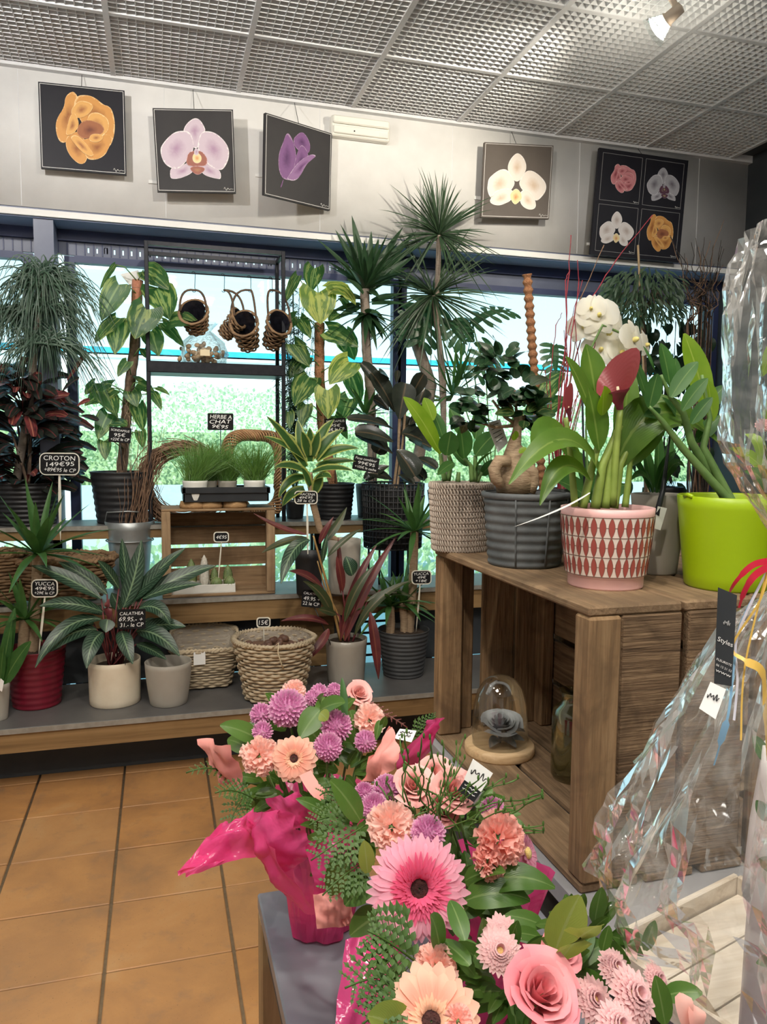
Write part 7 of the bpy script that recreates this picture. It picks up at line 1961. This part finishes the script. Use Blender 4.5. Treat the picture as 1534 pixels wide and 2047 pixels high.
# refine rings
pr2 = []
for i in range(len(pr)-1):
    for u in (0, .34, .67): pr2.append((lerp(pr[i][0], pr[i+1][0], u), lerp(pr[i][1], pr[i+1][1], u)))
pr2.append(pr[-1])
MB().lathe(pr2, V((gx.x, gx.y, 0)), 110, fn=ff).build('cellophane', 'gift_film', t, False)
# crumpled lower corner of the film
patch(t, [Q(1236, 1660, .80), Q(1330, 1640, .78), Q(1330, 1780, .76), Q(1226, 1838, .77)], 'gift_film', 'film_corner', .02, (-.4, -1, .2), 16, 16, .016, 31)
patch(t, [Q(1440, 1380, .74), Q(1480, 1420, .72), Q(1270, 1790, .74), Q(1230, 1830, .76)], 'gift_film', 'film_fold', .012, (-.4, -1, .2), 6, 20, .008, 32)
for i, (a, b, r_) in enumerate((((1432, 820), (1540, 960), .0016), ((1440, 930), (1534, 1100), .0016), ((1447, 600), (1432, 820), .0018), ((1515, 480), (1534, 620), .0028), ((1470, 980), (1534, 1060), .0014), ((1440, 1250), (1240, 1670), .0014))):
    pass
# ribbons
ribbon(t, [Q(1545, 1120, .73), Q(1505, 1130, .72), Q(1470, 1165, .72), Q(1455, 1195, .73)], [.003, .003, .002, .0012], 'rib_red', 'red_ribbon')
ribbon(t, [Q(1545, 1128, .73), Q(1510, 1150, .715), Q(1490, 1180, .715), Q(1478, 1215, .72)], [.0035, .0035, .003, .0015], 'rib_red', 'red_ribbon')
ribbon(t, [Q(1540, 1130, .73), Q(1520, 1200, .72), Q(1465, 1290, .71), Q(1490, 1320, .70), Q(1525, 1345, .70), Q(1530, 1430, .71), Q(1536, 1520, .72)], [.0012, .0012, .0018, .004, .0025, .0015], 'rib_yellow', 'yellow_ribbon')
ribbon(t, [Q(1535, 1140, .73), Q(1480, 1250, .72), Q(1468, 1330, .71), Q(1458, 1420, .70), Q(1445, 1470, .70), Q(1428, 1530, .71)], [.0012, .0012, .0015, .0015, .004, .001], 'rib_blue', 'blue_ribbon')
ribbon(t, [Q(1535, 1140, .73), Q(1475, 1270, .715), Q(1475, 1360, .71), Q(1468, 1440, .70)], .0014, 'rib_pearl', 'pearl_ribbon')
ribbon(t, [Q(1535, 1140, .73), Q(1490, 1330, .71), Q(1482, 1480, .70)], .0011, 'rib_yellow', 'yellow_ribbon')
# hang tag
q, n = tagcard(t, [Q(1436, 1174, .715), Q(1474, 1190, .71), Q(1463, 1372, .70), Q(1428, 1366, .705)], 'plastic_black', 'hang_tag')
tgm = Matrix.Translation(V((0, 0, 0)))
ux = (q[1]-q[0]).normalized(); uz = (q[0]-q[3]).normalized(); ny = -n
def tagm(c): return Matrix(((ux.x, ny.x, uz.x, c.x), (ux.y, ny.y, uz.y, c.y), (ux.z, ny.z, uz.z, c.z), (0, 0, 0, 1)))
cq = lambda u, v_: lerp(lerp(q[0], q[1], u), lerp(q[3], q[2], u), v_)
wq = (q[1]-q[0]).length
for s_, v_, hm, nm in (('Styles', .55, .011, 'ink_white'), ('FLEURISTE', .76, .0035, 'ink_white'), ('06 12 21 52', .82, .0035, 'ink_white'), ('www', .88, .002, 'ink_white')):
    EXTRA_TEXT.append((t, s_, tagm(cq(.5, v_)), 0, 0, wq*.8, hm, nm, 'tag_print'))
writing(t, [cq(.3, .3), cq(.8, .3), cq(.8, .38), cq(.3, .38)], n, 'tag_crest', ((.1, .9),), mn='ink_line', r_=.0004)
q3, n3 = tagcard(t, [Q(1421, 1363, .70), Q(1452, 1378, .695), Q(1431, 1438, .69), Q(1398, 1416, .695)], 'paper_white', 'price_card'); writing(t, q3, n3, rows=((.3, .55),), r_=.0004)
# ================================================================ chalk signs
mat('slate_board', (.006, .006, .007), (.011, .011, .012), 40, .75, spec=.2)
mat('sign_cream', (.72, .69, .58), (.78, .75, .65), 12, .5)
mat('chalk', (.80, .80, .78), None, 3, .8)
def rrect(w, h, r, n=5):
    pts = []
    for cx, cy, a0 in ((w/2-r, h/2-r, 0), (-w/2+r, h/2-r, 90), (-w/2+r, -h/2+r, 180), (w/2-r, -h/2+r, 270)):
        for k in range(n+1):
            a = R(a0+90*k/n); pts.append((cx+r*math.cos(a), cy+r*math.sin(a)))
    return pts
def plate(mb, pts, m, y0, y1):
    n = len(pts)
    vs = [m @ V((x, y0, z)) for x, z in pts]+[m @ V((x, y1, z)) for x, z in pts]
    mb.add(vs, [tuple(range(n))[::-1], tuple(range(n, 2*n))]+[(i, (i+1) % n, n+(i+1) % n, n+i) for i in range(n)])
TXT = []
def text_on(parent, s, m, cx, cz, wmax, hmax, mn='chalk', shear=.15, rot=0, name='chalk_text', y=-.0012):
    cu = bpy.data.curves.new(name, 'FONT'); cu.body = s; cu.align_x = 'CENTER'; cu.align_y = 'CENTER'; cu.shear = shear; cu.resolution_u = 3
    o = bpy.data.objects.new(name+'_curve', cu); COL.objects.link(o)
    TXT.append((o, parent, m, cx, cz, wmax, hmax, mn, rot, name, y))
rsg = random.Random(77)
for lines, px, Y, label, framed, stick, tilt, sizes, zend in SIGNS:
    x0, y0, x1, y1 = px
    a, b = P(x0, y0, Y), P(x1, y1, Y)
    c = P((x0+x1)/2, (y0+y1)/2, Y); w_ = abs(b.x-a.x); h_ = abs(P((x0+x1)/2, y0, Y).z-P((x0+x1)/2, y1, Y).z)
    m = Matrix.Translation(c) @ Matrix.Rotation(R(-8), 4, 'Z') @ Matrix.Rotation(R(-6), 4, 'X') @ Matrix.Rotation(R(tilt), 4, 'Y')
    sb_ = None
    base = c.copy()
    if stick: base = P(stick[2], stick[3], Y)
    t = thing('price_sign', label, 'sign', base)
    mb = MB()
    if framed:
        plate(mb, rrect(w_, h_, h_*.28), m, .0, .003); mb.build('sign_frame', 'sign_cream', t, False)
        mb = MB(); plate(mb, rrect(w_-.010, h_-.010, h_*.22), m, -.0012, .0); mb.build('board', 'slate_board', t, False)
    else:
        plate(mb, rrect(w_, h_, h_*.06, 2), m, -.001, .0015); mb.build('board', 'slate_board', t, False)
    if stick:
        s0, s1 = P(stick[0], stick[1], Y+.002), P(stick[2], stick[3], Y+.012)
        if framed: MB().leaf(s0+V((0, 0, .004)), lerp(s0, s1, .5), s1, min(.0075, w_*.05), 'sword', V((0, -1, .1)), .35, 6, 2).build('stake', 'sign_cream', t)
        else: MB().tube([s0, s1], .0022, 6).build('stake', 'plastic_black', t)
    n = len(lines); ww = (w_-(.012 if framed else 0))*.84; hh = (h_-(.01 if framed else 0))*.86
    for i, s in enumerate(lines):
        zc = hh/2-hh*(i+.5)/n
        text_on(t, s, m, rsg.uniform(-.02, .02)*w_, zc, ww, hh/n*.78, 'chalk', .12+rsg.uniform(-.1, .1), rsg.uniform(-.05, .03))
for (par, s, m, cx, cz, wm, hm, mn, nm) in EXTRA_TEXT: text_on(par, s, m, cx, cz, wm, hm, mn, .2, 0, nm)
bpy.context.view_layer.update()
dg = bpy.context.evaluated_depsgraph_get()
conv = []
for it in TXT: conv.append(bpy.data.meshes.new_from_object(it[0].evaluated_get(dg)))
for me, (o, par, m, cx, cz, wm, hm, mn, rot, name, y) in zip(conv, TXT):
    vs = [v_.co.copy() for v_ in me.vertices]
    L = ROOT[par]
    if vs:
        lx = min(v_.x for v_ in vs); hx = max(v_.x for v_ in vs); ly = min(v_.y for v_ in vs); hy = max(v_.y for v_ in vs)
        sc = min(wm/max(1e-6, hx-lx), hm/max(1e-6, hy-ly)); sx_ = min(wm/max(1e-6, hx-lx), sc*1.5)
        cr_, sr_ = math.cos(rot), math.sin(rot)
        for v_ in me.vertices:
            X = (v_.co.x-(lx+hx)/2)*sx_; Zz = (v_.co.y-(ly+hy)/2)*sc
            X, Zz = X*cr_-Zz*sr_, X*sr_+Zz*cr_
            v_.co = (m @ V((cx+X, y-.0003, cz+Zz)))-L
    me.materials.clear(); me.materials.append(MATS[mn])
    ob = bpy.data.objects.new(name, me); COL.objects.link(ob); ob.parent = par
    bpy.data.objects.remove(o, do_unlink=True)
